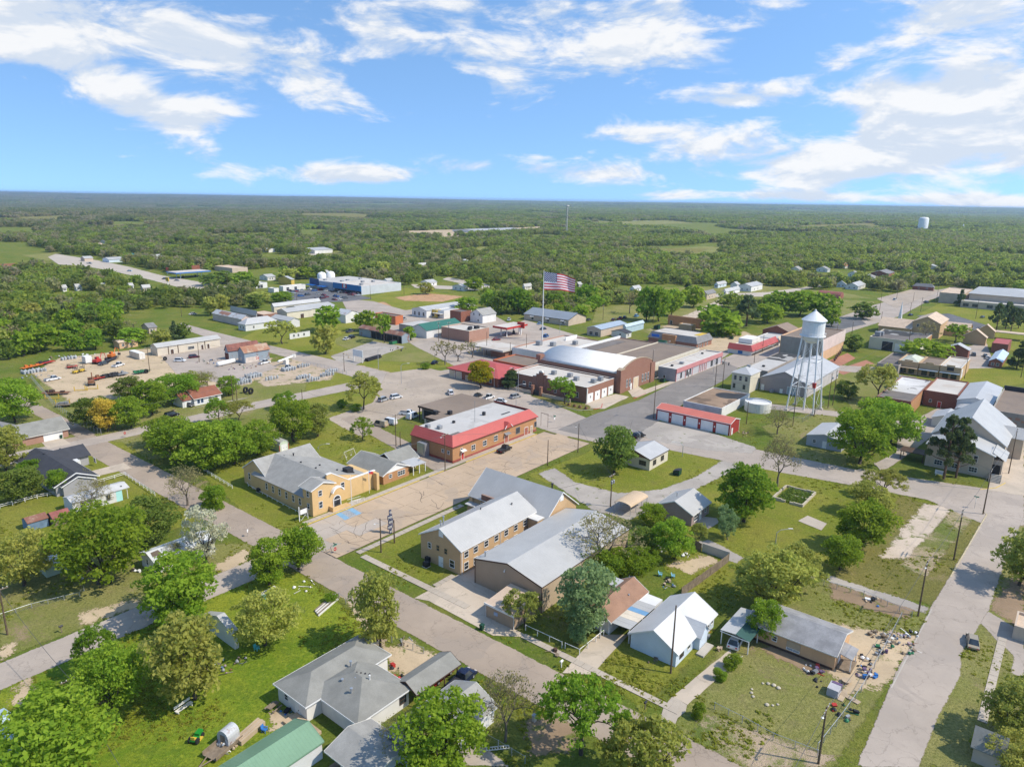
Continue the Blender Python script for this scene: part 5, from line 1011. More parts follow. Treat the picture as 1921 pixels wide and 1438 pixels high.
# ------------------------------------------------------------------ houses in the foreground and on the left
def cr(x0, y0, s=5.99): return lambda x, y: (x0+x/s, y0+y/s)
def near_houses():
 b = Bld('house', 'white sided house with pale grey metal gable roof beside a bare utility pole', 'house',93.8,108.4,41.2,49.4); L, D = b.L, b.D
 b.gwalls(SD['blue'],2.7,5.0, 'u'); b.groof(ribbed('roof_pale_metal',(.57,.56,.54), 'x',.5,.45),2.7,5.0, 'u', None,.45,.3, trim=M['white']); b.gwalls(SD['blue'],2.6,4.2, 'v',(6.6,9.6,-1.0,2)); b.groof(ribbed('roof_pale_metal',(.57,.56,.54), 'x',.5,.45),2.6,4.2, 'v',(6.6,9.6,-1.0,3),.3,.3, name='porch_roof')
 b.win('v0', [2.0],.9,1.3,1.4,2, M['brown']); b.win('v0', [4.6,12],1.0,1.0,1.3); b.win('v0', [13.6],1.2,.8,1.0); b.door('v0',10.6,.9,2.1); b.part('porch_deck', BX(5.2,9.2,-2.4,-1.1,0,.3), M['concrete']); b.ac(10.8,-.5,0,.8,.7)
 c = Bld('house', 'small house with orange brown shingle roof under the sage green tree', 'house',94.6,107,50.4,59.6); c.gwalls(SD['white'],2.7,4.3, 'u',(0, L-2.2,3.6,9.2)); c.groof(RF['orange'],2.7,4.3, 'u',(0, L-2.2,3.6,9.2),.5,.4, trim=M['white']); c.walls(SD['white'],2.5,(9,12.2,0,3.6)); c.part('rear_roof', BX(8.6,11.6,5.8,9.4,3.6,3.72), RF['greyu']); c.win('u0', [6],1,1.2,1.2, box=(0,12,3.6,9.2)); c.vent(8,4.6,3.2,.1,.4); c.part('porch', BX(-2.2,-.1,4,8.6,2.5,2.62).box(-2.1,-1.9,4.1,4.3,0,2.5).box(-2.1,-1.9,8.3,8.5,0,2.5), RF['greyu'])
 d = Bld('carport', 'carport with patchwork roof of white, cream and blue metal sheets between two houses', 'carport',94.4,103.6,50.0,54.2); cols = ['greyu', 'greyu', 'c', 'c', 'b', 'w', 'w']
 mm = {'greyu': RF['greyu'], 'c': paint('sheet_cream',(.66,.58,.46),.5,.1), 'b': paint('sheet_blue',(.16,.32,.50),.5,.1), 'w': RF['whiteu']}; w_ = 9.2/7
 for i, q in enumerate(cols): d.part('roof_sheet', MB().grid([(w_*i,0,2.75),(w_*(i+1)-.03,0,2.75),(w_*(i+1)-.03,4.3+(.5 if i > 3 else 0),2.5),(w_*i,4.3+(.5 if i > 3 else 0),2.5),(w_*i,0,2.81),(w_*(i+1)-.03,0,2.81),(w_*(i+1)-.03,4.3+(.5 if i > 3 else 0),2.56),(w_*i,4.3+(.5 if i > 3 else 0),2.56)], HX), mm[q])
 [d.post(x, y,2.5,.06) for x in (.1,4.6,9) for y in (.15,4.1)]; d.part('side_wall', BX(.2,9,.02,.1,0,2.3), SD['white'])
 e = Bld('house', 'orange tan sided house on piers with weathered grey roof and small porch', 'house',109.4,118.0,21.4,35.6); e.gwalls(ST['orange'],2.9,4.5, 'v'); e.groof(RF['patch'],2.9,4.5, 'v', None,.35,.3, trim=M['offwhite']); e.part('skirting', BX(-.04,-.01,.2,14,0,.45), M['brown']); e.win('u0', [9.6],1.3,.7,.8); e.part('window_board', BX(-.08,-.013,5.4,7.6,1.1,2.3), M['tan']); e.win('u0', [6.5],.75,2.0,.3,2)
 e.part('porch_roof', MB().grid([(.8,-2.3,2.5),(4.6,-2.3,2.5),(4.6,-.05,2.9),(.8,-.05,2.9),(.8,-2.3,2.6),(4.6,-2.3,2.6),(4.6,-.05,3.0),(.8,-.05,3.0)], HX), RF['patch']); [e.post(x,-2.1,2.5,.06) for x in (1,4.4)]; e.part('porch_deck', BX(.8,4.6,-2.3,-.05,0,.35), M['wood']); e.door('v0',2.6,.9,2.0, M['white'])
 f = Bld('carport', 'lean-to carport with green and grey metal roof over a white car', 'carport',104.6,113,33.8,38.2); f.part('roof_sheet', MB().grid([(-.3,-.4,2.5),(8.6,-.4,2.5),(8.6,2,2.95),(-.3,2,2.95),(-.3,-.4,2.56),(8.6,-.4,2.56),(8.6,2,3.01),(-.3,2,3.01)], HX), paint('sheet_dark_green',(.045,.10,.085),.45,.1)); f.part('roof_sheet', MB().grid([(-.3,2,2.96),(8.6,2,2.96),(8.6,4.6,2.7),(-.3,4.6,2.7),(-.3,2,3.02),(8.6,2,3.02),(8.6,4.6,2.76),(-.3,4.6,2.76)], HX), RF['greyu']); f.part('fascia', BX(-.34,-.3,-.4,4.6,2.45,2.6), M['white']); [f.post(x, y,2.5,.07) for x in (0,4.2,8.4) for y in (-.2,4.4)]
 g = Bld('house', 'L-shaped white house with large grey hipped shingle roof near the bottom of the picture', 'house',48.3,64.0,66.9,82.9); wh = ST['white']
 g.walls(wh,2.8,(.4,15.3,8.6,15.6)); g.hroof(RF['grey'],2.9,4.7,(.4,15.3,8.6,15.6),.45, M['white']); g.walls(wh,2.8,(2.9,12.2,.4,9)); g.hroof(RF['grey'],2.86,5.0,(2.9,12.2,.4,11.5),.45, M['white'], 'wing_roof')
 for x, y, h in ((9,9.5,.5),(7.2,6.0,.5),(5.8,7.4,.3),(5.2,4.6,.5)): g.vent(x, y,4.2,.14, h)
 g.vent(8.2,4.2,4.1,.09,1.2, M['white']); [g.part('roof_vent', BX(7.7+i*.42,7.95+i*.42,6.6-i*.45,6.75-i*.45,4.6-i*.12,4.95-i*.12), M['dark']) for i in range(4)]
 g.door('u0',10.8,.9,2.1, box=(.4,15.3,8.6,15.6)); g.win('u0', [13.5],1.2,.8,.9, box=(.4,15.3,8.6,15.6)); g.win('v0', [11],1.0,1.1,1.2,1, M['brown'], box=(2.9,12.2,.4,9)); g.part('deck', BX(-2.0,.3,5.2,11,-.1,.5), paint('deck_board',(.42,.31,.20),.8,.2)); g.ac(3.4,-.7,0,.8,.8, M['grey'])
 h = Bld('carport', 'open carport with grey gable roof attached beside the L-shaped house', 'carport',60.6,69.4,65.7,69.7); h.groof(RF['grey'],2.6,3.6, 'u',(0,8.8,0,4),.3,.3, trim=M['brown']); [h.post(x, y,2.6,.07, M['brown']) for x in (.2,3,5.8,8.6) for y in (.1,3.9)]; h.part('side_wall', BX(5.2,8.6,3.9,4.0,0,2.2), paint('wall_dark_red',(.30,.05,.035),.6,.2))
 i = Bld('garage', 'white garage with faded green metal roof at the bottom edge', 'garage',32,46.0,68.3,74.4); i.gwalls(SD['white'],2.6,3.9, 'u'); i.groof(RF['green'],2.6,3.9, 'u', None,.2,.2, trim=RF['green'])
 j = Bld('house', 'low house with pale grey weathered shingle roof behind the bright green yard tree', 'house',45.6,65.8,55.0,66.8); j.gwalls(wh,2.7,4.3, 'u',(6.5,20.2,.4,8)); j.groof(RF['light'],2.7,4.3, 'u',(6.5,20.2,.4,8),.5,.4, trim=M['white']); j.groof(RF['light'],2.6,3.7, 'v',(0,7,3.4,11.4),.4,.3, trim=M['offwhite'], name='porch_roof'); j.walls(wh,2.6,(2.5,7,5,11.2)); [j.post(x,5.2,2.5,.08) for x in (.2,2.0)]; j.post(.2,9,2.5,.08); j.win('v0', [9,12],1,1.2,1.2, box=(6.5,20.2,.4,8)); j.part('deck', BX(-.2,2.4,4.5,11.2,-.1,.4), M['wood'])
 k_ = Bld('house', 'small house with mauve brick walls and white metal gable roof by the big green tree', 'house',142.9,152.4,61.8,70.6); k_.gwalls(BR['mauve'],2.9,5.0, 'u'); k_.groof(RF['whiteu'],2.9,5.0, 'u', None,.4,.3, trim=M['white']); k_.win('v0', [2.2],.8,2.0,1.4,2); k_.door('v0',4.6,.95,2.1); k_.win('v0', [7.4],1.1,.9,.9); k_.vent(3.4,5.6,4.7,.08,.9); k_.vent(4.6,6.2,4.6,.08,.6)
 l = Bld('carport', 'tan arched metal carport standing by a gravel drive', 'carport',138.4,146.4,75.2,79.4); n = 8; pf = [(2.1+2.3*math.cos(math.pi*(1-i/n)),2.3+.75*math.sin(math.pi*(1-i/n))) for i in range(n+1)]; l.part('roof', MB().extrude([(y, z+.06) for y, z in pf][::-1]+pf, 'x',-.2,8.2), paint('sheet_tan',(.58,.43,.28),.5,.06)); [l.post(x, y,2.35,.05, M['steel']) for x in (0,2.7,5.4,8) for y in (0,4.2)]
 m_ = Bld('small_shop', 'cream block building with grey low gable roof beside a wide bushy tree', 'building',167.6,178.4,86.0,95.4); m_.gwalls(ST['cream'],3.3,4.8, 'u'); m_.part('gable_board', MB().extrude([(.1,3.3),(9.3,3.3),(4.7,4.75)], 'x',-.06,-.01), paint('board_brown',(.22,.12,.09),.8,.2)); m_.groof(RF['greyu'],3.3,4.8, 'u', None,.3,.3, trim=M['brown']); m_.win('u0', [2.2],1.2,2.0,1.2,3, M['brown']); m_.win('v0', [2.8,7.4],1.1,1.6,1.3,2, M['brown']); m_.win('u0', [7.4],1.2,1.0,1.0,1, M['grey'])
near_houses()
def left_houses():
 a = Bld('mobile_home', 'long white mobile home with pale grey roof and turquoise end', 'mobile home',54.2,66.4,173.2,178.2); a.gwalls(SD['white'],2.8,3.5, 'u',(0,9.6,0,5)); a.gwalls(SD['teal'],2.8,3.5, 'u',(9.6,11,0,5)); a.groof(paint('roof_coated',(.50,.49,.47),.6,.1),2.8,3.5, 'u',(0,12.6,0,5),.2,.15); a.win('v0', [2.2,7.8],1.1,.8,1.3,1, M['grey']); a.door('v0',5.2,.8,1.9, M['brown']); [a.post(12.2, y,2.8,.05) for y in (.1,4.9)]; a.vent(11.3,1,2.9,.15,.3, M['dark'])
 b = Bld('mobile_home', 'white mobile home with silver roof, brown patch and dark painted letters on the roof', 'mobile home',53.8,66.2,132.2,137.6); b.gwalls(ST['white'],2.8,3.7, 'u'); r = b.groof(pavement('roof_silver_coat',(.56,.57,.57),(.47,.46,.44),.12,.0),2.8,3.7, 'u', None,.3,.2); b.win('v0', [2.2],1.0,1.4,1.2,1, M['tan']); b.win('v0', [8.2],1.0,.9,1.1,1, M['brown']); b.win('u0', [2.8],1.2,.7,1.0)
 sl = math.atan(.9/2.7); t = lettering('n M',1.9, M['black'], b.t); t.location = (8.6,1.4,3.50); t.rotation_euler = (sl,0,0); b.part('roof_patch', MB().grid([(.3,.9,3.31),(2.2,.9,3.31),(2.0,2.3,3.77),(.5,2.2,3.74)], [(0,1,2,3)]), paint('tar_brown',(.13,.10,.075),.9,.2))
 c = Bld('house', 'ranch house with dark slate shingle roof by the corner of two streets', 'house',55.6,70.2,187,214); c.gwalls(ST['grey'],2.8,4.9, 'v',(0,9.4,0,26.4)); c.groof(RF['black'],2.8,4.9, 'v',(0,9.4,0,26.4),.5,.5, trim=M['white']); c.gwalls(ST['grey'],2.8,4.7, 'u',(5,14,17.4,26)); c.groof(RF['black'],2.8,4.7, 'u',(4.7,14.2,17.4,26),.5,.4); c.walls(SD['white'],2.7,(9.4,11,14.5,17.4)); c.win('u1', [15],1,1.2,1.3); c.win('v0', [11.2],.9,1.0,1.4, box=(5,14,17.4,26)); c.vent(4.5,20,4.8,.15,.3, M['dark']); c.vent(9,22,4.5,.15,.3, M['dark']); c.gwalls(ST['grey'],2.7,4.2, 'v',(1.2,8.2,-1.2,3)); c.groof(RF['black'],2.7,4.2, 'v',(1.2,8.2,-1.2,4),.4,.3, trim=M['white'])
 d = Bld('house', 'grey roofed brick house with white double garage door at the left edge', 'house',60.5,75.0,233.6,250); d.gwalls(BR['pale'],2.7,5.3, 'u',(0,14.5,0,10)); d.groof(RF['grey'],2.7,5.3, 'u',(0,14.5,0,10),.5,.4, trim=M['offwhite']); d.door('v0',10.4,4.9,2.3, M['white'], 'garage_door', handle=False); d.gwalls(BR['pale'],2.7,5.0, 'v',(-4,5,6,16)); d.groof(RF['dark'],2.7,5.0, 'v',(-4,5,6,16),.5,.4); [d.part('skylight', MB().grid([(x,2.2,3.98),(x+.8,2.2,3.98),(x+.8,3.0,4.39),(x,3.0,4.39)], [(0,1,2,3)]), GL) for x in (5.5,8.8)]
 e = Bld('house', 'white house with red brown shingle roof behind the back street', 'house',113.4,126.4,237,246.4); e.gwalls(SD['white'],2.7,4.9, 'u',(3,13,0,8.6)); e.groof(RF['red_s'],2.7,4.9, 'u',(3,13,0,8.6),.5,.3, trim=M['white']); e.gwalls(SD['white'],2.6,4.3, 'u',(-.8,3,.8,7.6)); e.groof(RF['red_s'],2.6,4.3, 'u',(-.8,3,.8,7.6),.4,.2); e.win('v0', [4.6,5.9],.9,.7,1.3,1, M['blue']); e.win('v0', [8.8,11.2],1,1.0,1.3); e.door('v0',1.2,2.6,2.2, M['white'], 'garage_door', box=(-.8,3,.8,7.6), handle=False)
 f = Bld('shed', 'small pale green metal shed with gambrel roof and red edged white doors', 'shed',109.2,112.2,174.2,179); gp_ = [(0,-.1),(3,-.1),(3,2.1),(2.6,2.9),(1.5,3.3),(.4,2.9),(0,2.1)]; f.part('wall', MB().extrude(gp_, 'y',0,4.8), SD['green']); f.part('roof', MB().extrude([(-.12,2.05),(.33,2.98),(1.5,3.42),(2.67,2.98),(3.12,2.05),(3.0,2.05),(2.6,2.9),(1.5,3.3),(.4,2.9),(0,2.05)][::-1], 'y',-.1,4.9), RF['greyu']); f.door('v0',1.05,.8,2.0, M['white']); f.door('v0',1.95,.8,2.0, M['white']); f.part('trim', BX(-.06,.1,-.06,0,0,2.2).box(2.9,3.06,-.06,0,0,2.2), M['red'])
 g = Bld('shed', 'small pale green plank shed with flat grey roof among the trees', 'shed',39.8,44.0,146.6,150.4); g.walls(SD['green'],2.3); g.part('roof', BX(-.3,4.5,-.4,4.2,2.3,2.42), RF['greyu']); g.win('v0', [2],1,.7,.9)
 h = Bld('shed', 'shabby blue board shed beside the long white mobile home', 'shed',44.5,48.5,171,174.5); h.gwalls(paint('board_blue',(.16,.24,.34),.8,.25),2.0,2.7, 'u'); h.groof(RF['rust'],2.0,2.7, 'u', None,.2,.1)
 i = Bld('shed', 'shabby shed with rusty red roof and pale plank walls', 'shed',48.9,52.5,169.5,173); i.gwalls(M['wood'],2.0,2.8, 'u'); i.groof(paint('roof_red_rust',(.28,.10,.08),.7,.25),2.0,2.8, 'u', None,.2,.1)
 quick('gable', 'shed', 'white metal roofed shed half hidden behind the foreground olive tree', 'shed',(386,1152),(446,1186),2.8,4.4, 'u', SD['white'], RF['whiteu']); quick('gable', 'shed', 'pale blue roofed shed cut by the lower left edge', 'shed',(-40,1352),(36,1375),2.6,3.6, 'u', SD['blue'], paint('roof_pale_blue',(.46,.56,.62),.5,.1))
 quick('gable', 'house', 'grey shingled house in the lower right corner under the oak', 'house',(1828,1395),(1886,1392),2.7,4.4, 'v', ST['tan'], RF['grey']); quick('flat', 'shed', 'tan flat roofed shed at the right edge beside the avenue', 'shed',(1903,1172),(1960,1160),2.6,2.6, 'u', ST['tan'], RF['tan'])
left_houses()
# ------------------------------------------------------------------ shops and houses of the middle distance
def mid_town():
 m, n, o, p, q, g3 = cr(340,480), cr(600,480), cr(960,360,3.994), cr(1440,360,3.994), cr(40,600), cr(1600,520)
 W1 = [('u0',(.3,.7),1.2),('v0',(.25,.6),1.2)]
 quick('hip', 'house', 'white hip roofed building with grey metal roof beside the far street', 'house', m(640,755), m(1075,725),3.6,6.4, 'u', SD['white'], RF['greyu'], W1); quick('gable', 'warehouse', 'white shed with white roof behind the grey hip roof', 'warehouse', m(1010,690), m(1330,715),4,5.4, 'v', SD['white'], RF['whiteu'])
 b = quick('gable', 'warehouse', 'long pink walled shed with grey and rust patched roof', 'warehouse', m(350,640), m(785,695),4.2,6.0, 'v', ST['pink'], RF['tin'], doors=[('v0',.6,4,3.2, M['white'])]); b.part('rust_patch', MB().grid([(.3,b.D*.45,4.62),(b.L*.42,b.D*.45,5.9),(b.L*.42,b.D*.8,5.9),(.3,b.D*.8,4.62)], [(0,1,2,3)]), paint('rust_patch',(.30,.16,.11),.7,.2))
 quick('gable', 'warehouse', 'grey walled warehouse with white roof behind the pink shed', 'warehouse', m(555,585), m(850,640),5,6.2, 'v', ST['grey'], RF['whiteu']); quick('flat', 'warehouse', 'low brown building with tan roof beside the white roofed warehouse', 'warehouse', m(778,632), m(1080,640),4,4, 'v', BR['brown'], RF['tan'], par=.2)
 for i,(l, r, lab) in enumerate((((1075,612),(1465,598), 'cream warehouse with white roof, nearest of three joined sheds'),((1180,575),(1740,560), 'second cream warehouse with streaky white roof among the joined sheds'),((1010,560),(1560,505), 'long grey and white roofed warehouse behind the joined cream sheds'))): quick('gable', 'warehouse', lab, 'warehouse', m(*l), m(*r),4.6,6.2, 'u', ST['cream'], [RF['whiteu'], RF['whiteu'], RF['greyu']][i], doors=[('v0',.6,2.4,2.6, M['brown'])] if i == 0 else None)
 quick('flat', 'house', 'low white house with flat grey roof beside the round willow', 'house', m(1215,872), m(1445,838),3,3, 'u', SD['white'], RF['greyu'], [('v0',(.2,.42,.7),1.0)], par=.1)
 a = quick('gable', 'barn', 'rusty red roofed barn with open front behind the blue grey barn', 'barn', m(490,1050), m(865,1005),4.4,6.6, 'u', SD['bluegrey'], paint('roof_rust_red',(.20,.075,.055),.7,.3), doors=[('u0',.45,3.4,3.0, paint('door_rust',(.16,.06,.04),.8,.2))]); a = quick('gable', 'barn', 'blue grey metal barn with rust streaked tan roof in the junk yard', 'barn', m(635,1068), m(988,1040),5.0,7.2, 'u', SD['bluegrey'], ribbed('roof_tan_rust',(.40,.29,.20), 'x',.4,.6,.8,(.30,.12,.06))); a.part('bare_panel', BX(.5, a.L*.55,-.05,0,.2,2.6), paint('panel_cream',(.58,.50,.43),.7,.15)); t = lettering('26',1.8, M['red'], a.t); t.location = (a.L*.5,-.07,1.6); a.part('bare_panel', BX(-.05,0, a.D*.45, a.D*.85,1.0,2.6), paint('panel_cream',(.58,.50,.43),.7,.15))
 b = quick('gable', 'warehouse', 'long cream metal building with white roof beside the yard entrance', 'warehouse',(284,648),(412,634),4.2,5.4, 'u', SD['cream'], RF['whiteu'], [('v0',(.52,),1.0)], doors=[('v0',.22,1.4,2.2, M['brown']),('v0',.70,1.1,2.2, M['brown']),('v0',.8,1.1,2.2, M['brown'])], trim=M['offwhite'], ww=(3.0,1.3)); b.part('down_pipe', BX(b.L*.16, b.L*.17,-.12,0,0,4.1).box(b.L*.31, b.L*.32,-.12,0,0,4.1).box(b.L*.74, b.L*.75,-.12,0,0,4.1), M['brown'])
 quick('gable', 'mobile_home', 'tan mobile home with cream roof beyond the equipment yard', 'mobile home', q(1030,235), q(1305,228),3,3.6, 'u', ST['peach'], RF['tan'], [('v0',(.2,.6),1.1)])
 quick('gable', 'warehouse', 'bright yellow walled workshop near the grocery parking', 'workshop', m(1090,245), m(1270,262),5,7, 'u', ST['yellowp'], RF['greyu']); quick('flat', 'shop_building', 'white shop with two dark doorways left of the yellow workshop', 'shop', m(720,300), m(965,295),4.4,4.4, 'u', ST['white'], RF['greyu'], [('v0',(.45,.62),.3)], ww=(2.4,2.6)); quick('flat', 'shop_building', 'small white shop with blue edged roof at the parking entrance', 'shop', m(975,355), m(1095,360),3.6,3.6, 'u', ST['white'], RF['flatw']); quick('flat', 'shop_building', 'low shop with white and rusty roof beside the parked cars', 'shop', m(1100,335), m(1395,318),3.8,3.8, 'u', ST['white'], RF['flatw'], [('v0',(.2,.55),.5)], ww=(2.4,2.2))
 b = Bld('grocery_store', 'large grocery store with blue front, white flat roof and grey side wall', 'store', *[f(*[G(*P_)[i] for P_ in (n(470,440), n(985,398))]) for i, f in ((0, min),(0, max))], G(*n(470,440))[1], G(*m(1470,352))[1]); h = 6.5; b.flat(ribbed('steel_pale_grey',(.52,.54,.56), 'x',1.6,.6), RF['flatw'], h,.4); D = b.D
 b.part('blue_front', BX(-.5,-.02,.1, D*.52,2.6, h+.5), paint('front_blue',(.03,.17,.36),.5,.08)); b.part('grey_front', BX(-.4,-.02, D*.53, D*.78,.2, h+.2), SD['grey']); b.part('blue_front', BX(-.5,-.02, D*.8, D*.98,2.6, h+1.5), paint('front_dark_blue',(.04,.07,.16),.5,.08)); s = b.sign('u0', D*.30,3.6,5.5,3.4, M['red'], name='logo_board', box=(-.5, b.L,0, D)); MB().lathe([(.001,0),(1.5,0),(1.5,.1)],16).build('logo_disc', M['white'], s).rotation_euler = (R(90),0,0); s.children[0].location = (0,-.12,1.7); [b.part('canopy', BX(-5.5,-.5, y, y+D*.13,2.9,3.3), paint('canopy_blue',(.02,.13,.42),.5,.1)) for y in (D*.62, D*.84)]
 [b.ac(b.L*x, D*y,6.1,2.2,1.4) for x, y in ((.2,.15),(.45,.6),(.7,.3),(.25,.55),(.5,.35),(.8,.62),(.15,.8))]; r2 = BX(1, b.L-1, D*.5, D-1,6.12,6.6); b.part('upper_roof', r2, RF['flatg']); gl = BX(-.06,-.02,.5, D*.5,.2,2.5); b.part('shop_window', gl, GL)
 for i in range(2): t = thing('storage_tank', 'white dome topped tank beside the grocery store, %s of the pair' % ('nearer', 'farther')[i], 'tank', b.u0+16+i*9, b.v0+D+5); mm = MB(); mm.smooth = True; mm.lathe([(3.6,0),(3.6,9),(2.6,10.6),(.001,11.4)],18); mm.build('tank_shell', M['white'], t)
 quick('gable', 'warehouse', 'long row of shops with blue grey metal roof and white front', 'shop', n(1035,590), n(1700,540),4.6,6.2, 'u', ST['white'], RF['greyu'], [('u0',(.2,.5,.8),1.0)], ww=(1.4,2.2)); quick('flat', 'shop_building', 'shop with yellow stucco front squeezed between white shops', 'shop', n(1203,590), n(1360,600),5,5, 'u', ST['yellowp'], RF['greyu'], [('u0',(.4,),.8)], ww=(2.4,2)); b = quick('flat', 'shop_building', 'white shop front with long flat awning next to the yellow front', 'shop', n(1290,600), n(1560,590),5,5, 'u', ST['white'], RF['greyu'], [('u0',(.6,),.8)], ww=(2.4,2)); b.part('awning', BX(-2.6,-.02,.3, b.D-.3,3.0,3.25), M['offwhite'])
 quick('flat', 'shop_building', 'old red brick shop with weedy dark roof and stepped parapet', 'shop', n(1463,610), n(1700,610),6.4,6.4, 'u', BR['red'], RF['flatd']); b = quick('gable', 'warehouse', 'white gable fronted warehouse with grey roof near the filling station', 'warehouse', n(1690,645), n(1980,640),5,8.0, 'u', ST['white'], RF['light'], [('u0',(.25,.7),4.4),('u0',(.35,),.9)])
 quick('gable', 'shed', 'shed with dark green metal roof and white lower walls', 'shed', n(1020,805), n(1600,765),4.4,7.0, 'u', SD['white'], RF['dkgreen']); quick('flat', 'shed', 'low grey flat roofed shed behind the dark green roof', 'shed', n(890,760), n(1300,745),4,4, 'u', ST['old'], RF['flatg'], par=.2)
 s = cr(820,600); b = Bld('shop_building', 'square brown brick building with cream flat roof near three bare trees', 'building', G(*s(360,255))[0], G(*s(620,215))[0], G(*s(360,255))[1], G(*s(30,202))[1]); b.flat(BR['pale'], RF['flatw'],6.0,.5, None, ST['cream']); [b.ac(b.L*x, b.D*y,5.5,1.6,1.5, M['dark']) for x, y in ((.3,.2),(.45,.28),(.62,.2),(.7,.2))]
 b = quick('gable', 'shed', 'open fronted tin shed with rusty roof full of scrap', 'shed', n(440,805), n(1010,880),4.2,5.4, 'v', SD['bluegrey'], RF['rust']); b.part('dark_opening', BX(-.05,0,.2, b.D*.7,0,3.6), M['black']); [b.post(-.2, b.D*f,4.0,.12, M['wood']) for f in (.08,.2,.33,.46,.58,.7)]  # black sheet on the closed wall paints the shade inside the shed
 quick('flat', 'shop_building', 'orange painted building with black roof and front yard scrap', 'building', n(620,640), n(935,665),5.2,5.2, 'v', ST['redp'], RF['flatd']); quick('gable', 'warehouse', 'white warehouse with grey and brown roof behind the round green trees', 'warehouse', n(160,640), n(450,640),5,7, 'v', ST['white'], RF['tin'])
 b = quick('gable', 'office_building', 'long tan brick office with blue grey metal roof and small white awnings', 'building', o(92,912), o(556,932),3.6,6.6, 'v', ST['tan'], ribbed('roof_slate_metal',(.24,.265,.29), 'y',.5,.45), [('u0',(.12,.45,.8),.9)], trim=M['dark'], ww=(1.8,1.6)); [b.awning('u0', b.D*f,3.0,2.6,1.2, M['white']) for f in (.12,.45,.8)]
 quick('gable', 'shop_building', 'tan shop with slate blue metal roof and low porch awning', 'shop', o(565,1015), o(858,985),4.2,5.4, 'u', ST['tan'], ribbed('roof_blue_metal',(.34,.40,.46), 'x',.5,.45), [('u0',(.3,.7),.6)], ww=(2.2,1.8)); quick('gable', 'warehouse', 'pale blue metal shed behind the tan shop with porch', 'warehouse', o(835,1005), o(990,975),4,5.0, 'u', paint('steel_pale_blue',(.42,.54,.60),.5,.08), ribbed('roof_blue_pale',(.44,.53,.58), 'x',.5,.45)); quick('gable', 'small_house', 'tiny white house with dark roof beside the tan shop', 'house', o(748,1042), o(897,1048),2.8,4.0, 'u', SD['white'], RF['black'], [('u0',(.4,),1),('v0',(.4,),1)])
 b = quick('flat', 'mansard_building', 'brown brick building with sloping grey brown mansard and cluttered flat roof', 'building', o(1025,1080), o(1500,1095),3.2,3.2, 'u', BR['brown'], RF['flatw'], [('v0',(.15,.3,.5,.7),.4)], par=.1, ww=(1.2,2.2)); L, D = b.L, b.D; mr = MB(); v = [(-.6,-.6,2.8),(L+.6,-.6,2.8),(L+.6,D+.6,2.8),(-.6,D+.6,2.8),(1.2,1.2,6),(L-1.2,1.2,6),(L-1.2,D-1.2,6),(1.2,D-1.2,6)]; mr.grid(v, [(0,1,5,4),(1,2,6,5),(2,3,7,6),(3,0,4,7)]); b.part('mansard_roof', mr, RF['dark']); b.part('flat_roof', BX(1.1, L-1.1,1.1, D-1.1,5.2,5.6), RF['flatw']); b.part('brick_bay', BX(-.7,.6, D*.42, D*.7,0,5.6), BR['orange']); b.part('sign', BX(-.75,-.5, D*.76, D*.92,3.6,5.0), paint('sign_blue',(.02,.12,.45),.5,.1)); b.part('roof_sheet', BX(L*.4, L*.9,2,5,5.6,5.75), M['yellow'])
 b = Bld('restaurant', 'low white restaurant with bright red metal mansard on the corner', 'restaurant',337,372,122.5,134.5); b.flat(ST['white'], RF['flatw'],3.4,.3); L, D = b.L, b.D; mr = MB(); mr.grid([(-.9,-.9,2.3),(L,-.9,2.3),(L,.9,5),(.9,.9,5),(-.9,D,2.3),(.9,D,5)], [(0,1,2,3),(0,3,5,4)]); b.part('mansard_roof', mr, RF['red']); b.part('dark_base', BX(.2, L-.5,-.06,-.01,0,1.0), M['dark']); b.part('upper_block', BX(13,24,5,12,3.4,5.6), ST['white']); b.part('mural', BX(-.06,-.01,4.5,6.8,.4,1.9), M['blue'])
 c = Bld('shop_building', 'white shop with cream mansard edge next to the red restaurant roof', 'shop',372.5,388,121.5,133); c.flat(ST['white'], RF['flatg'],3.6,.3); c.part('mansard_roof', MB().grid([(-.2,-.9,2.3),(15,-.9,2.3),(15,.9,4.6),(-.2,.9,4.6)], [(0,1,2,3)]), paint('mansard_cream',(.56,.46,.33),.6,.1)); quick('gable', 'shop_building', 'dark brick building with brown low gable roof behind the red restaurant', 'building', cr(1360,560)(425,348), cr(1360,560)(845,345),4.6,7.6, 'u', BR['red'], RF['brown'])
 quick('flat', 'shop_building', 'orange tan flat roofed hall under tall green trees', 'building', o(1185,920), o(1435,955),5.6,5.6, 'v', BR['orange'], RF['flatw'], [('u0',(.9,),.4)], ww=(1.4,2.2)); quick('flat', 'shop_building', 'small tan block building in front of the orange tan hall', 'building', o(1252,985), o(1380,990),3.4,3.4, 'u', BR['tan'], RF['flatw'])
 # the tan church group and shops on the right
 b = Bld('church', 'tan roofed brick church group with tall gabled hall', 'church', *[G(*g3(960,690))[0]+d for d in (0,26)], G(*g3(960,690))[1], G(*g3(725,640))[1]+2); b.gwalls(BR['tan'],8.2,11.6, 'u'); b.groof(RF['tan'],8.2,11.6, 'u', None,.4,.3, trim=M['tan']); D = b.D; b.win('u0', [D*.25, D*.55, D*.8],5.4,1.1,1.6); b.win('u0', [D*.3],1.4,1.3,1.4); b.gwalls(BR['tan'],4.2,8.0, 'v',(-2,16, D, D+17)); b.groof(RF['tan'],4.2,8.0, 'v',(-2,16, D, D+17),.6,.4, trim=M['tan']); b.gwalls(BR['tan'],4.0,7, 'v',(16,30,-12,1)); b.groof(RF['tan'],4.0,7, 'v',(16,30,-12,1),.5,.4)
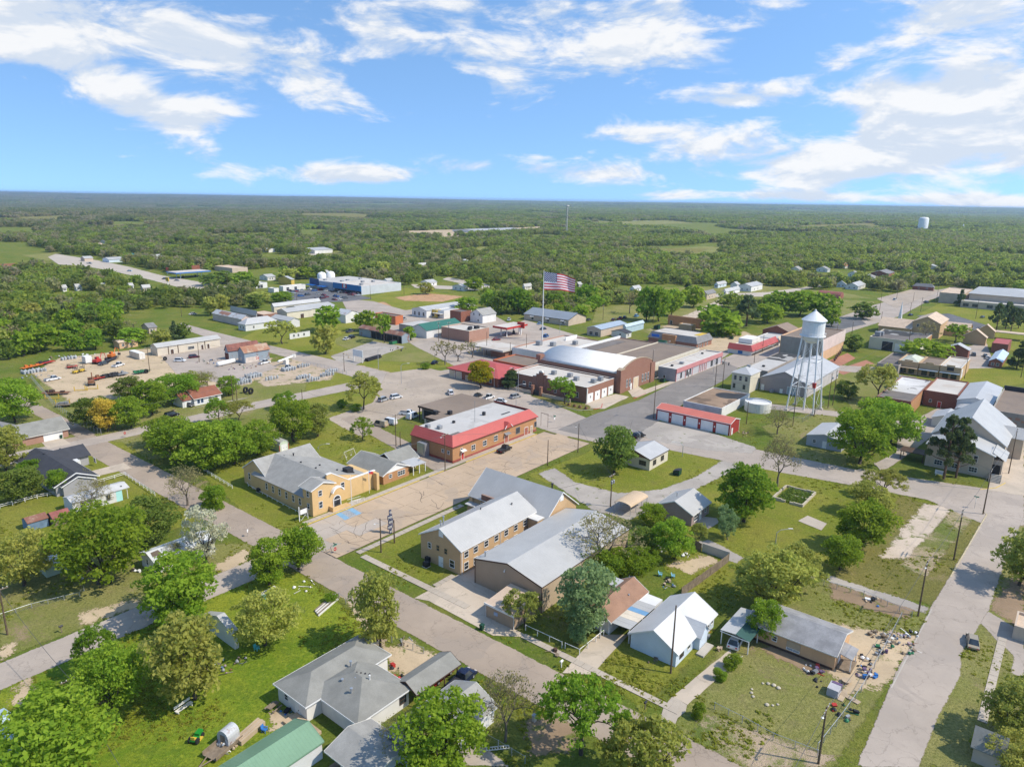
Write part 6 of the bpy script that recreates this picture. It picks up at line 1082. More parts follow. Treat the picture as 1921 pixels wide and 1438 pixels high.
 st = thing('steeple', 'slim white church steeple rising behind the tan roofs', 'steeple', b.u0+34, b.v0+D+13); mm = MB(); mm.box(-1.3,1.3,-1.3,1.3,0,4).lathe([(1.2,4),(.03,15)],8); mm.build('spire', M['white'], st)
 quick('gable', 'church_hall', 'tan gabled hall with covered drive right of the tan church', 'hall', g3(1260,640), g3(1500,680),4.4,8.2, 'u', BR['tan'], RF['tan'], trim=M['tan']); b = quick('gable', 'church_hall', 'second tan gabled wing with long canopy beside the hall', 'hall', g3(1400,590), g3(1605,600),4.2,7.6, 'u', BR['tan'], RF['tan']); b.part('canopy', BX(2,9,-15,0,3.6,4.0), RF['tan']); [b.post(x,-14.5,3.6,.35, BR['tan']) for x in (2.6,8.4)]
 b = Bld('concrete_building', 'long cream block building with grey flat roof, dark and white bay doors', 'building', *[G(*g3(740,868))[0]+d for d in (0,30)], G(*g3(740,868))[1], G(*g3(115,828))[1]); b.flat(ST['cream'], RF['flatd'],6.2,.4); D = b.D; b.door('u0', D*.63,5,4.6, M['dark'], 'garage_door', handle=False); b.door('u0', D*.38,4.4,4.0, M['white'], 'garage_door', handle=False); b.ac(6, D*.9,5.8,2.6,2.4); b.ac(9, D*.86,5.8,2.4,2.2); b.part('black_roof', BX(16,29, D*.35, D-1,5.82,5.95), RF['flatk']); b.part('brick_end', BX(18,30,-.15,-.01,0,6.0), BR['orange'])
 fr = [(490,1065,715,1105,'tan brick shop with stepped parapet and shuttered front','tan'),(720,1105,950,1135,'tan brick shop with blue awning, middle of the row','tan'),(955,1135,1195,1168,'tan brick shop with white metal roof and painted mural on its side','tan')]
 for i,(x0, y0, x1, y1, lab, w_) in enumerate(fr):
  va, vb = G(*g3(x0, y0))[1], G(*g3(x1, y1))[1]; u0 = G(*g3(1195,1168))[0]+.2*i; b = Bld('shop_building', lab, 'shop', u0, u0+(26 if i == 2 else 18), vb+.05, va-.05); b.flat(BR['tan'], [RF['flatg'], RF['flatb'], RF['flatw']][i],5.6,.5, None, M['offwhite'] if i == 2 else None); D = b.D
  b.part('parapet_step', BX(-.05,.3, D*.3, D*.7,5.7,6.3), BR['tan']); b.part('awning', BX(-2.2,-.02,.2, D-.2,2.9,3.1), paint('awning_blue_grey',(.28,.34,.40),.6,.1) if i else M['tan']); b.win('u0', [D*.3, D*.7],.5, D*.26,2.1,2, M['dark'])
  if i == 2: b.sign('u0', D*.5,3.9,2.6,1.5, M['dark'], name='sign'); b.sign('v0',3.4,.9,4.2,3.8, M['white'], name='mural'); s = b.sign('v0',3.4,1.5,2.4,2.6, M['grey'], name='mural_figure')
  elif i == 0: b.part('hip_roof', MB().grid([(3,.5,5.2),(16,.5,5.2),(16,D-.5,5.2),(3,D-.5,5.2),(6,D/2,6.8),(13,D/2,6.8)], [(0,1,5,4),(1,2,5),(2,3,4,5),(3,0,4)]), paint('roof_pale_green',(.50,.52,.42),.6,.1))
 quick('gable', 'house', 'small red brick house with white metal roof behind the shop row', 'house', g3(1045,790), g3(1322,800),5.2,7.4, 'u', BR['red'], RF['whiteu'], [('u0',(.6,),3.0)]); quick('gable', 'house', 'low brick house with blue white metal roof beside a dark tree', 'house', g3(1535,935), g3(1745,850),3.0,4.4, 'u', BR['red'], ribbed('roof_ice_metal',(.50,.58,.66), 'x',.5,.4), [('u0',(.3,.7),1)]); quick('flat', 'shop_building', 'brick building with flat red roof next to the tan canopy', 'building', g3(1565,735), g3(1790,700),5,5, 'u', BR['red'], paint('roof_flat_red',(.38,.10,.09),.7,.1), par=.1); quick('flat', 'shop_building', 'brown roofed low building left of the shop row', 'building', g3(275,960), g3(680,870),4.2,4.2, 'u', ST['old'], RF['flatd'])
 quick('gable', 'shed', 'grey shingled shed in front of the shop row', 'shed', g3(480,1170), g3(720,1150),3.4,5.2, 'v', ST['grey'], RF['dark'])
 # school at the far right
 b = Bld('school', 'large tan school gymnasium with white hipped roof', 'school', *[G(*g3(1225,335))[0]+d for d in (12,70)], G(*g3(1225,335))[1]-52, G(*g3(1225,335))[1]-2); b.walls(ST['tan'],9.5); b.hroof(RF['whiteu'],9.5,12.5, None,.8, M['offwhite']); c = Bld('school', 'low tan school wing with flat white roof and dark window bays', 'school', b.u0-13, b.u0-.3, b.v0-12, b.v0+b.D+3); c.flat(ST['tan'], RF['flatw'],4.8,.3, None, M['offwhite']); D = c.D; c.win('u0', [D*f for f in (.08,.2,.32,.46,.6,.72,.86,.95)],1.0,3.6,2.2,2, M['grey']); d = Bld('school', 'tan two storey block behind the school gymnasium', 'school', b.u0+4, b.u0+50, b.v0+b.D+4, b.v0+b.D+20); d.flat(ST['tan'], RF['tan'],8,.5); d.win('v0', [30,33],4.4,1.2,1.8)
 H = [((500,548),(615,546),'house with salmon red roof among the far trees','w','salmon'),((690,630),(815,632),'white house with pale hip roof left of the brown ranch house','w','light'),((775,605),(950,600),'long brown ranch house with grey roof on the far side of the lot','r','dark'),((585,700),(735,690),'white gable house beyond the green lot','w','greyu'),((1095,700),(1245,715),'brown brick house with dark hip roof beside the far road','r','dark'),((1705,625),(1800,630),'blue grey roofed house at the end of the far road','w','greyu'),((170,575),(260,575),'pale grey roofed house at the edge of the far trees','w','light'),((515,685),(590,690),'pale blue shed next to the white gable house','b','greyu'),((385,570),(450,580),'cream house with tan roof behind a bare tree','w','light'),((600,610),(690,612),'grey roofed white house half hidden by trees','w','light')]
 for l, r, lab, wc, rc in H: quick('hip' if 'hip' in lab else 'gable', 'house', lab, 'house', p(*l), p(*r),3.2,5.8, 'u', {'w': SD['white'], 'r': BR['red'], 'b': SD['blue']}[wc], RF[rc], [('u0',(.3,.7),1.1),('v0',(.3,.7),1.1)])
 a0 = G(*p(520,800)); qh = Bld('quonset_hut', 'rusty red half round metal hut on the green lot', 'hut', a0[0], a0[0]+11, a0[1]-2, a0[1]+15); qh.part('shell', MB().extrude([(5.5+5.5*math.cos(math.pi*(1-i/12)),5*math.sin(math.pi*(1-i/12))) for i in range(13)], 'y',0,17), ribbed('shell_rust',(.30,.10,.08), 'y',.5,.6,.5))
 H2 = [(o(670,212),o(715,214)),(o(880,212),o(910,215)),(o(1605,745),o(1685,720)),(o(1700,700),o(1880,690)),(o(1520,690),o(1610,680)),(o(1420,760),o(1530,750)),(o(1640,690),o(1710,690)),(o(885,720),o(970,715)),(o(1190,745),(o(1255,755))),(o(80,705),o(150,700)),(o(270,480),o(325,480)),(o(470,690),o(530,690)),(n(1133,290),n(1315,290)),(n(1490,335),n(1665,345)),(n(705,275),n(830,275)),(n(0,185),n(110,185)),(n(1600,50),n(1645,60)),(n(1090,100),n(1200,95)),(m(880,165+60),m(1060,230)),(m(1550,180),m(1660,180)),(m(370,110),m(745,125)),(m(120,130),m(205,125)),(cr(480,360,3.994)(310,425),cr(480,360,3.994)(575,430)),(cr(480,360,3.994)(15,420),cr(480,360,3.994)(150,425)),(cr(480,360,3.994)(1420,435),cr(480,360,3.994)(1490,440)),(cr(480,360,3.994)(1100,320),cr(480,360,3.994)(1225,320)),(cr(480,360,3.994)(1660,235),cr(480,360,3.994)(1800,240)),(cr(480,360,3.994)(1640,290),cr(480,360,3.994)(1830,270)),(cr(480,360,3.994)(720,300),cr(480,360,3.994)(855,302)),(cr(0,440)(1150,270),cr(0,440)(1440,270)),(cr(0,440)(1340,220),cr(0,440)(1560,235)),(cr(0,440)(1680,240),cr(0,440)(1830,240)),(cr(0,440)(905,260),cr(0,440)(1045,262)),(cr(0,440)(-60,350),cr(0,440)(440,340)),(cr(0,440)(1590,1025),cr(0,440)(1760,1035)),(cr(0,440)(830,580),cr(0,440)(920,580)),(cr(0,440)(680,590),cr(0,440)(750,592)),(cr(0,440)(1110,570),cr(0,440)(1190,572)),(cr(0,440)(1430,568),cr(0,440)(1500,570)),(cr(0,440)(1580,590),cr(0,440)(1690,588)),(cr(0,440)(1050,100),cr(0,440)(1150,120)),(cr(0,440)(1110,70),cr(0,440)(1190,80)),(p(230,190),p(400,195)),(p(540,180),p(650,182)),(p(255,305),p(330,306)),(p(800,375),p(880,378)),(p(1200,550),p(1260,560)),(p(305,450),p(385,450)),(cr(0,360,3.994)(1620,68),cr(0,360,3.994)(1680,68))]
 L2 = ['white roofed farm shed on the distant wooded ridge','white house on the distant wooded slope','white shed at the near end of the mobile home lot','row of white mobile homes on the green lot','pale blue trailer lying beside the mobile home lot','dark brown cabin beside the sandy lane','white trailer in front of the row of mobile homes','white steep roof showing among the green trees','round topped white shed behind the tall green trees','white A-frame house hidden behind the flag','white roof patch in the wood left of the flag','white house roof just right of the flag','white house with white roof beside the far lane','long white mobile home on a dirt bank','white carport roof behind the grocery store','white cabin at the left end of the far clearing','white house with steep gable deep in the trees','cream house near the far bend of the lane','white canopy left of the yellow workshop','white gable house behind the parking lot','low tan brick building with flat roof beyond the filling station','red roofed shed near the filling station','large white warehouse in the woods behind the town','white flat shed beside the large white warehouse','brown roofed cabin in the green wood','white pavilion in the tan clearing','wide tan building in the far clearing','blue white domed building in the far clearing','white house roof at the edge of the brown wood','pale blue shop beside the highway','green roofed shed behind the pale blue shop','grey metal shed roof beyond the highway','cream house by the bend of the highway','long pale blue shed with rusty red roof at the left edge','white house with cream roof beside the dark cedar','white trailer nearest the middle of the left wood','white trailer roof in the left wood','white trailer beside the green bush by the highway','small white trailer near the yellow shrub','long cream trailer along the highway hedge','tan roofed house behind the highway bend','dark roofed house on the slope above the highway','row of white farm buildings on the far right horizon','white farm house on the far ridge','white roof among the right hand woods','tan roof clearing house in the right hand woods','grey gable house behind the far right trees','dark roofed house in the wood right of the pines','white industrial sheds on the far left horizon']
 rr = random.Random(6)
 for (l, r), lab in zip(H2, L2):
  wl = 'tan' if 'tan ' in lab or 'brown' in lab or 'cream' in lab else 'white'; rf = 'red_s' if 'red' in lab else 'dkgreen' if 'green roof' in lab else 'dark' if 'dark' in lab else 'brown' if 'brown' in lab else 'tan' if 'tan ' in lab or 'cream roof' in lab else 'whiteu'
  d = math.hypot(*G(*r,3)); big = 'warehouse' in lab or 'building' in lab or 'sheds' in lab or 'row' in lab
  quick('flat' if 'flat' in lab else 'gable', 'farm_shed' if 'shed' in lab else 'house' if 'house' in lab or 'cabin' in lab else 'mobile_home' if 'trailer' in lab or 'mobile' in lab else 'building', lab, 'shed' if 'shed' in lab else 'house' if 'house' in lab or 'cabin' in lab else 'trailer' if 'trailer' in lab else 'building', l, r,4.5 if big else 3.2,6.5 if big else 5.0, 'u', ST[wl] if 'pale blue' not in lab else SD['blue'], RF[rf], [('u0',(.3,.7),1.1),('v0',(.3,.6),1.1)] if d < 700 else None)
mid_town()
# ------------------------------------------------------------------ water towers, masts, flag
def water_tower():
 t = thing('water_tower', 'tall white water tower with conical roof on four braced legs', 'water tower',258.6,73.0); wt = paint('tower_white',(.74,.74,.73),.45,.06)
 m = MB(); m.smooth = False; m.lathe([(3.75,27.2),(3.75,32.9)],28).lathe([(.001,24.4),(1.6,24.7),(2.9,25.6),(3.6,26.8),(3.75,27.2)],28); tk = m.build('tank', wt, t)
 MB().lathe([(3.75,27.15),(4.35,27.15),(4.35,27.35),(3.75,27.35)],28).build('balcony', wt, tk); r = MB(); r.lathe([(4.3,28.3),(4.36,28.36),(4.3,28.42)],28); [r.tube([(4.3*math.cos(a),4.3*math.sin(a),27.3),(4.3*math.cos(a),4.3*math.sin(a),28.4)],.03,4) for a in [i*math.pi/12 for i in range(24)]]; r.build('railing', wt, tk)
 MB().lathe([(4.25,32.7),(4.25,32.85),(.35,36.0),(.35,36.4),(.001,36.6)],28).build('roof', wt, t)
 P0 = [(sx*4.7, sy*4.7) for sx, sy in ((-1,-1),(1,-1),(1,1),(-1,1))]; at = lambda q, z: (q[0]*(1-z/27.5*.44), q[1]*(1-z/27.5*.44), z)
 for q in P0: MB().tube([at(q,-.2), at(q,27.6)],.27,8).build('leg', wt, t); BX(q[0]-.6, q[0]+.6, q[1]-.6, q[1]+.6,-.2,.5).build('footing', M['concrete'], t)
 for z in (9.2,18.4):
  for a, b in zip(P0, P0[1:]+P0[:1]): MB().tube([at(a, z), at(b, z)],.14,5).build('strut', wt, t)
 for z0, z1 in ((.3,9.2),(9.2,18.4),(18.4,26.5)):
  for a, b in zip(P0, P0[1:]+P0[:1]): MB().tube([at(a, z0), at(b, z1)],.035,4).tube([at(b, z0), at(a, z1)],.035,4).build('tie_rod', wt, t)
 MB().tube([(0,0,0),(0,0,25)],.35,8).build('riser_pipe', wt, t); h = MB(); h.tube([at((-4.9,-4.5),9.6), at((-4.9,-4.5),11.4)], [.55,.75],8); h.build('red_marker', M['red'], t)
 l = MB(); l.tube([at((4.7,4.2),.5), at((4.7,4.2),27)],.05,4).tube([at((4.7,3.7),.5), at((4.7,3.7),27)],.05,4); l.build('ladder', wt, t)
 x, y = P(1730,433); u, v = UV(x, y); f = thing('water_tank', 'white round water tank rising over the distant woods', 'water tank', u, v); d = math.hypot(x, y); k_ = d/FPX
 mm = MB(); mm.smooth = True; mm.lathe([(k_*7.2,0),(k_*7.2,k_*19),(k_*5.5,k_*21),(.01,k_*21.6)],24); mm.build('tank_shell', wt, f)
 x, y = P(1062,440); u, v = UV(x, y); k_ = math.hypot(x, y)/FPX; a = thing('radio_mast', 'thin grey lattice radio mast over the distant woods', 'mast', u, v); mm = MB(); s = k_*1.5; H = k_*52
 for q in ((-s,-s),(s,-s),(0,s)): mm.tube([(q[0],q[1],0),(q[0],q[1],H)], k_*.35,4)
 for i in range(26): mm.tube([(-s,-s,H*i/26),(s,-s,H*(i+1)/26),(0,s,H*(i+1.5)/26)], k_*.22,3)
 mm.build('lattice', M['grey'], a); BX(-s*2, s*2,-s*2, s*2, H*.97, H).build('antenna', M['offwhite'], a)
 x, y = P(1806,432); u, v = UV(x, y); k_ = math.hypot(x, y)/FPX; a = thing('monument', 'slim white monument in a clearing on the far right', 'monument', u, v); MB().lathe([(k_*3,0),(k_*1.3,k_*3),(k_*.9,k_*8),(.01,k_*10)],8).build('shaft', M['white'], a)
water_tower()
def flag():
 x, y = P(1017,640); u, v = UV(x, y); H = rise(1017,640,507); t = thing('flagpole', 'very tall white flagpole behind the vaulted hall', 'flagpole', u, v); MB().tube([(0,0,0),(0,0,H)], [.36,.14],8).build('pole', M['white'], t); MB().lathe([(.01,H+.5),(.3,H+.25),(.01,H)],8).build('finial', M['yellow'], t)
 Lf, Hf = 16.6,9.4; nx, ny = 52,26; fl = thing('flag', 'large national flag of red and white stripes with white stars flying from the tall pole', 'flag', u, v); fl.rotation_euler = (0,0,0); fl.location = (x, y, H-.6-Hf)
 def pt(i, j):
  a, b = i/nx, j/ny; s = a*Lf; return (.3+s*.965, math.sin(a*9+b*1.6)*.75*a+a*1.2, b*Hf*(1-.22*a)-a*a*1.5-math.sin(a*8+.5)*.35*a+.3*a)
 stripe = [paint('flag_red',(.50,.035,.055),.7,.06), paint('flag_white',(.74,.72,.72),.7,.05)]; blue = paint('flag_blue',(.022,.045,.17),.7,.06)
 for k_ in range(13):
  m = MB(); m.smooth = True; j0, j1 = k_*2, k_*2+2
  for i in range(nx):
   if j0 >= 12 and i < 21: continue
   m.face([pt(i,j0), pt(i+1,j0), pt(i+1,j1), pt(i,j1)])
  m.build('stripe', stripe[k_ % 2], fl)
 m = MB(); [m.face([pt(i,j), pt(i+1,j), pt(i+1,j+1), pt(i,j+1)]) for i in range(21) for j in range(12,26)]; cn = m.build('canton', blue, fl)
 m = MB()
 for r in range(9):
  for c in range(6 if r % 2 == 0 else 5):
   a, b = (c+.5+(.5 if r % 2 else 0))/6*21,12+(r+.7)/9.4*14; p = Vector(pt(a, b)); pts = []
   for q in range(10): R_ = .40 if q % 2 == 0 else .16; an = math.pi/2+q*math.pi/5; pts.append((p.x+R_*math.cos(an), p.y-.10, p.z+R_*math.sin(an)))
   m.face(pts)
   m.face([(a_, b_+.2, c_) for a_, b_, c_ in pts[::-1]])
 m.build('stars', stripe[1], cn, 'stuff')
flag()
# ------------------------------------------------------------------ poles, wires, signs
POLES = {}
def upole(px, py, ty, label, arm=0, lamp=0, trans=0, r=.15, mat=None, key=None, cat='utility pole', name='utility_pole', face='u'):
 x, y = P(px, py); u, v = UV(x, y); H = rise(px, py, ty); t = thing(name, label, cat, u, v,0,0 if face == 'u' else R(90), 'utility poles' if name == 'utility_pole' else None)
 MB().tube([(0,0,-.2),(0,0,H)], [r,r*.62],7).build('pole', mat or M['pole'], t); d = math.hypot(x, y)
 for i in range(arm):
  z = H-.35-i*.9; BX(-1.25,1.25,-.12,.0, z-.07, z+.07).build('crossarm', M['wood'], t)
  me = cached('insulator', lambda: MB().lathe([(.04,0),(.08,.08),(.05,.2),(.001,.24)],6).mesh('insulator', M['offwhite']))
  for q in (-1.1,-.5,.5,1.1): link('insulator', me, t, None,(q,-.06, z+.07))
 for i in range(trans):
  o = MB().lathe([(.001,0),(.28,.02),(.30,.7),(.2,.82),(.001,.85)],10).build('transformer', M['grey'], t); o.location = (-.42+.84*i,-.3, H-2.3)
 if lamp: MB().tube([(0,0,H-1.2),(-.9,0,H-.7),(-1.4,0,H-.72)],.035,5).build('lamp_arm', M['steel'], t); MB().lathe([(.001,.1),(.2,.02),(.13,-.12),(.001,-.14)],8,-1.5,0).build('lamp_head', M['white'], t).location = (0,0, H-.72)
 if key: POLES[key] = (x, y, H)
 return t
UP = [(1258,1262,1135,'bare weathered pole standing in front of the white house gable',0,0,0,'a'),(1722,1155,1052,'thick dark pole at the gravel lane beside the avenue',1,1,0,'b'),(1789,1050,956,'pole with wide crossarm on the dry lot beside the avenue',2,0,0,'c'),(1844,964,880,'pole with small crossarm at the avenue corner near the white church',1,0,0,'d'),(1892,888,804,'pole on the brown church lane at the right edge',1,0,0,'e'),(142,1338,1270,'leaning pole with transformer beside the lower left street',1,0,2,'f'),(14,1190,1102,'pole at the far left edge above the street',1,0,0,'g'),(1535,1432,1325,'pole with crossarm inside the fenced yard at the bottom',1,1,0,'h'),(715,1036,972,'bare pole with lamp on the lawn by the two storey building',0,1,0,'i'),(740,1018,975,'slim pole behind the hanging blue sign',0,0,0,''),(835,883,813,'pole with crossarm beside the red mansard building corner',1,1,0,'j'),(743,836,777,'tall pole at the alley behind the red mansard building',1,0,0,'k'),(751,836,809,'short bare pole next to the alley pole',0,0,0,''),(1084,848,794,'bare pole on the grass verge by the wide bush',0,1,0,'l'),(1027,873,825,'short bare pole at the end of the paved street',0,0,0,''),(1145,950,889,'pole with transformers in the middle of the gravel drive',1,0,2,'m'),(1226,785,707,'tall pole at the end of the red storage units',1,0,0,'n'),(1222,716,656,'pole in front of the vaulted hall gable',1,0,0,''),(1341,727,674,'dark pole left of the cream stone building',0,0,0,'o'),(1355,728,672,'dark pole with lamp next to the cream stone building',1,1,0,''),(1553,765,699,'pole carrying transformers right of the water tower',1,0,2,'p'),(1562,760,694,'second pole carrying transformers right of the water tower',1,0,1,'q'),(1527,781,734,'thin pole by the fence of the water tower',0,0,0,''),(1487,799,702,'thin tall pole in front of the water tower legs',0,0,0,''),(1400,795,753,'leaning broken pole by the ruined walls',0,0,0,''),
 (427,537,512,'pole beside the trees near the filling station',1,0,0,''),(557,565,546,'pole in the middle of the grocery parking',0,0,0,''),(743,535,514,'pole with crossarms behind the grocery, left of two',1,0,0,''),(758,552,513,'tall pole at the corner of the grocery lot',1,0,0,''),(695,561,534,'pole at the edge of the grocery parking and grass',0,0,0,''),(823,641,604,'pole with transformer in front of the dark green roof',1,0,1,''),(842,643,604,'pole at the corner of the square brown brick building',1,0,1,''),(646,697,666,'short pole at the grass corner by the far street',0,0,0,''),(987,670,626,'dark pole left of the white walled shop',0,0,0,''),(957,678,642,'bare pole by the orange painted building',0,0,0,''),(913,665,622,'pole by the three bare trees',0,0,0,''),(1557,596,564,'light pole by the far dark parking lot',1,0,1,''),(1569,630,606,'pole with lamps at the dark parking lot',1,1,0,''),(1598,626,602,'second pole at the corner of the dark parking lot',1,0,0,''),(1651,615,584,'tall pole beside the far road and tan church',0,0,0,''),(1414,686,655,'pole at the road junction beside the restaurant',0,0,0,''),(1650,582,548,'pole at the grass edge of the far parking lot',0,0,0,''),(1682,560,540,'pole in the far parking lot',0,0,0,''),(1713,565,548,'thin pole in the far parking lot',0,0,0,''),(1727,584,557,'pole along the far road beside the lot',1,0,0,''),(1756,568,537,'pole along the far road in front of the school',1,0,0,''),(1707,588,567,'pole beside the white steeple',0,0,0,''),(1830,598,560,'pole in front of the school lawn',0,0,0,''),(1700,673,616,'tall pole behind the brown roofed building',1,0,1,''),(1915,708,682,'pole on the lawn at the far right',0,0,0,''),(374,679,643,'brown pole at the yard entrance',0,0,0,''),(281,697,651,'pole with crossarm in the equipment yard',1,0,0,''),(437,750,702,'pale pole by the dark green bush, left of two',0,0,0,''),(445,752,717,'dark pole by the dark green bush, right of two',0,0,0,''),(217,806,765,'weathered pole beside the yellow flowering tree',0,0,0,''),(568,765,730,'thin pole along the back street grass',0,0,0,''),(1131,600,572,'pole with lamp in the green field',1,0,1,''),(1225,608,582,'pole beside the tall green trees',0,0,0,''),(1340,630,597,'pole with transformer at the trees by the brown mansard',1,0,1,''),(1430,660,628,'pole by the dark brick building',0,0,0,''),(341,594,570,'tall pale pole in the left wood',0,0,0,''),(445,575,556,'pale pole with transformer near the white roofed warehouse',1,0,1,''),(1809,710,675,'lamp post in front of the tan brick shops',0,1,0,''),(1817,836,800,'twin poles by the pale metal building',0,0,0,'')]
for px, py, ty, lab, arm, lamp, tr, key in UP: upole(px, py, ty, lab, arm, lamp, tr,.17 if py > 900 else .15, None, key or str((px, py)))
def slight(px, py, ty, dx, label, mat=None):
 x, y = P(px, py); u, v = UV(x, y); H = rise(px, py, ty); t = thing('street_light', label, 'street light', u, v,0,0, 'street lights'); t.rotation_euler = (0,0,0); s = 1 if dx > 0 else -1; m_ = mat or M['steel']
 MB().tube([(0,0,0),(0,0,H-1.0),(s*.8,0,H-.3),(s*2.6,0,H)], [.12,.09,.06,.05],6).build('pole', m_, t); BX(min(s*2.4, s*3.4), max(s*2.4, s*3.4),-.16,.16, H-.06, H+.1).build('lamp_head', M['offwhite'], t)
for a in ((968,762,720,1,'grey street light with curved arm beside the white car'),(710,692,652,1,'grey street light at the corner of the grassy lot'),(753,720,681,1,'street light at the junction by the grass triangle'),(972,738,690,-1,'street light between the cedar and the fire station'),(927,727,688,-1,'street light beside the round lime tree'),(1050,625,604,1,'street light on the forecourt by the tan brick office'),(1278,700,688,-1,'street light in front of the pink shop'),(1451,682,648,-1,'street light at the main junction'),(1200,826,808,-1,'old leaning lamp post behind the cream block building'),(1280,856,829,-1,'old leaning lamp post right of the cream block building'),(1455,1018,991,1,'small lamp post in the grassy yard by the olive oak'),(597,842,832,1,'lamp on thin post by the swing set'),(1243,668,640,1,'street light at the pink shop corner')): slight(*a)
def wire(a, b, label, sag=.8, dz=(-.3,-.3), off=0.0, r=.03):
 A, B_ = POLES[a] if isinstance(a, str) else a, POLES[b] if isinstance(b, str) else b; dx, dy = B_[0]-A[0], B_[1]-A[1]; l = math.hypot(dx, dy); nx, ny = -dy/l*off, dx/l*off
 pts = [(A[0]+dx*i/14+nx, A[1]+dy*i/14+ny, A[2]+dz[0]+(B_[2]+dz[1]-A[2]-dz[0])*i/14-sag*4*(i/14)*(1-i/14)) for i in range(15)]
 tag(MB().tube(pts, r,4).build('power_line', paint('cable',(.10,.10,.10),.6,.1), None), label, 'power line', 'overhead power lines')
def off_pole(px, py, z): return (*P(px, py, z), z)
wire('b', 'h', 'pale cable sagging over the cluttered yard along the avenue',1.2, r=.03); wire('h', off_pole(1490,1438,8.0), 'pale cable leaving the picture at the bottom beside the fenced yard',.1, r=.03); wire('b', 'c', 'cable from the thick lane pole to the wide crossarm pole',.7); wire('c', 'd', 'cable over the dry lot to the avenue corner',.7); wire('d', 'e', 'cable from the avenue corner to the church lane',.6)
wire('g', 'f', 'long cable over the lower left street',.6, r=.03); wire('f', off_pole(228,1438,7.2), 'cable running down from the leaning transformer pole',.3, r=.03); wire('i', 'm', 'cable over the two storey roof',1.0); wire('j', 'l', 'cable along the paved street',.8); wire('k', 'j', 'cable from the alley pole to the mansard corner',.5); wire('m', 'l', 'cable over the gravel drive',.8); wire('n', 'o', 'cable along the main street',.8); wire('p', 'q', 'short cable between the twin transformer poles',.2); wire('j', off_pole(700,845,8), 'service cable over the church lawn',.5, dz=(-.5,0))
for a, b, lab in (('l', 'n', 'cable crossing the main street to the red storage units'),('n', str((1222,716)), 'cable past the red storage units towards the vaulted hall'),('o', str((1414,686)), 'cable along the main street to the junction'),('p', 'n', 'cable from the water tower poles to the storage units'),('q', str((1700,673)), 'cable from the twin transformer poles to the brick shops'),(str((646,697)), str((374,679)), 'cable along the far street to the yard entrance'),(str((568,765)), 'k', 'cable over the grassy lot to the alley'),(str((217,806)), str((445,752)), 'cable along the back street past the red roof'),(str((1651,615)), str((1727,584)), 'cable along the far road by the tan church'),('m', 'i', 'second cable over the two storey roof'),('d', str((1487,799)), 'cable from the avenue corner to the water tower')): wire(a, b, lab,1.0)
def signpost(px, py, ty, label, kind):
 x, y = P(px, py); u, v = UV(x, y); H = max(1.8, rise(px, py, ty)); t = thing('street_sign', label, 'sign', u, v); MB().tube([(0,0,0),(0,0,H)],.04,5).build('post', M['steel'], t); gr = paint('sign_green',(.02,.22,.14),.5,.05)
 def octa(z): o = MB().prism([(.4*math.cos(math.pi/8+i*math.pi/4),.4*math.sin(math.pi/8+i*math.pi/4)) for i in range(8)],-.02,.02).build('stop_plate', M['red'] if kind != 'back' else M['white'], t); o.rotation_euler = (R(90),0,0); o.location = (0,-.06, z); o.rotation_euler = (R(90),0, R(0 if kind != 'back' else 40)); return o
 if kind == 'stop': octa(H-.4); l = lettering('STOP',.26, M['white'], t); l.location = (0,-.09, H-.4)
 elif kind == 'both': octa(H-1.1); l = lettering('STOP',.26, M['white'], t); l.location = (0,-.09, H-1.1); BX(-.55,.55,-.02,.02, H-.35, H-.1).build('name_plate', gr, t); BX(-.02,.02,-.55,.55, H-.08, H+.17).build('name_plate', gr, t)
 elif kind == 'back': octa(H-.4)
 else: BX(-.55,.55,-.02,.02, H-.3, H-.05).build('name_plate', gr, t); BX(-.02,.02,-.55,.55, H-.03, H+.22).build('name_plate', gr, t); BX(-.3,.3,-.05,-.02, H-1.3, H-.5).build('plate', M['white'], t)
signpost(629,1037,1020,'red stop sign with green street name plates at the paved street corner','both'); signpost(465,1006,1000,'stop sign seen from behind on the side street verge','back'); signpost(235,820,814,'red stop sign at the back street crossing','stop'); signpost(1828,953,932,'green street name sign at the avenue corner','name'); signpost(1040,792,780,'small sign post by the main street kerb','name')
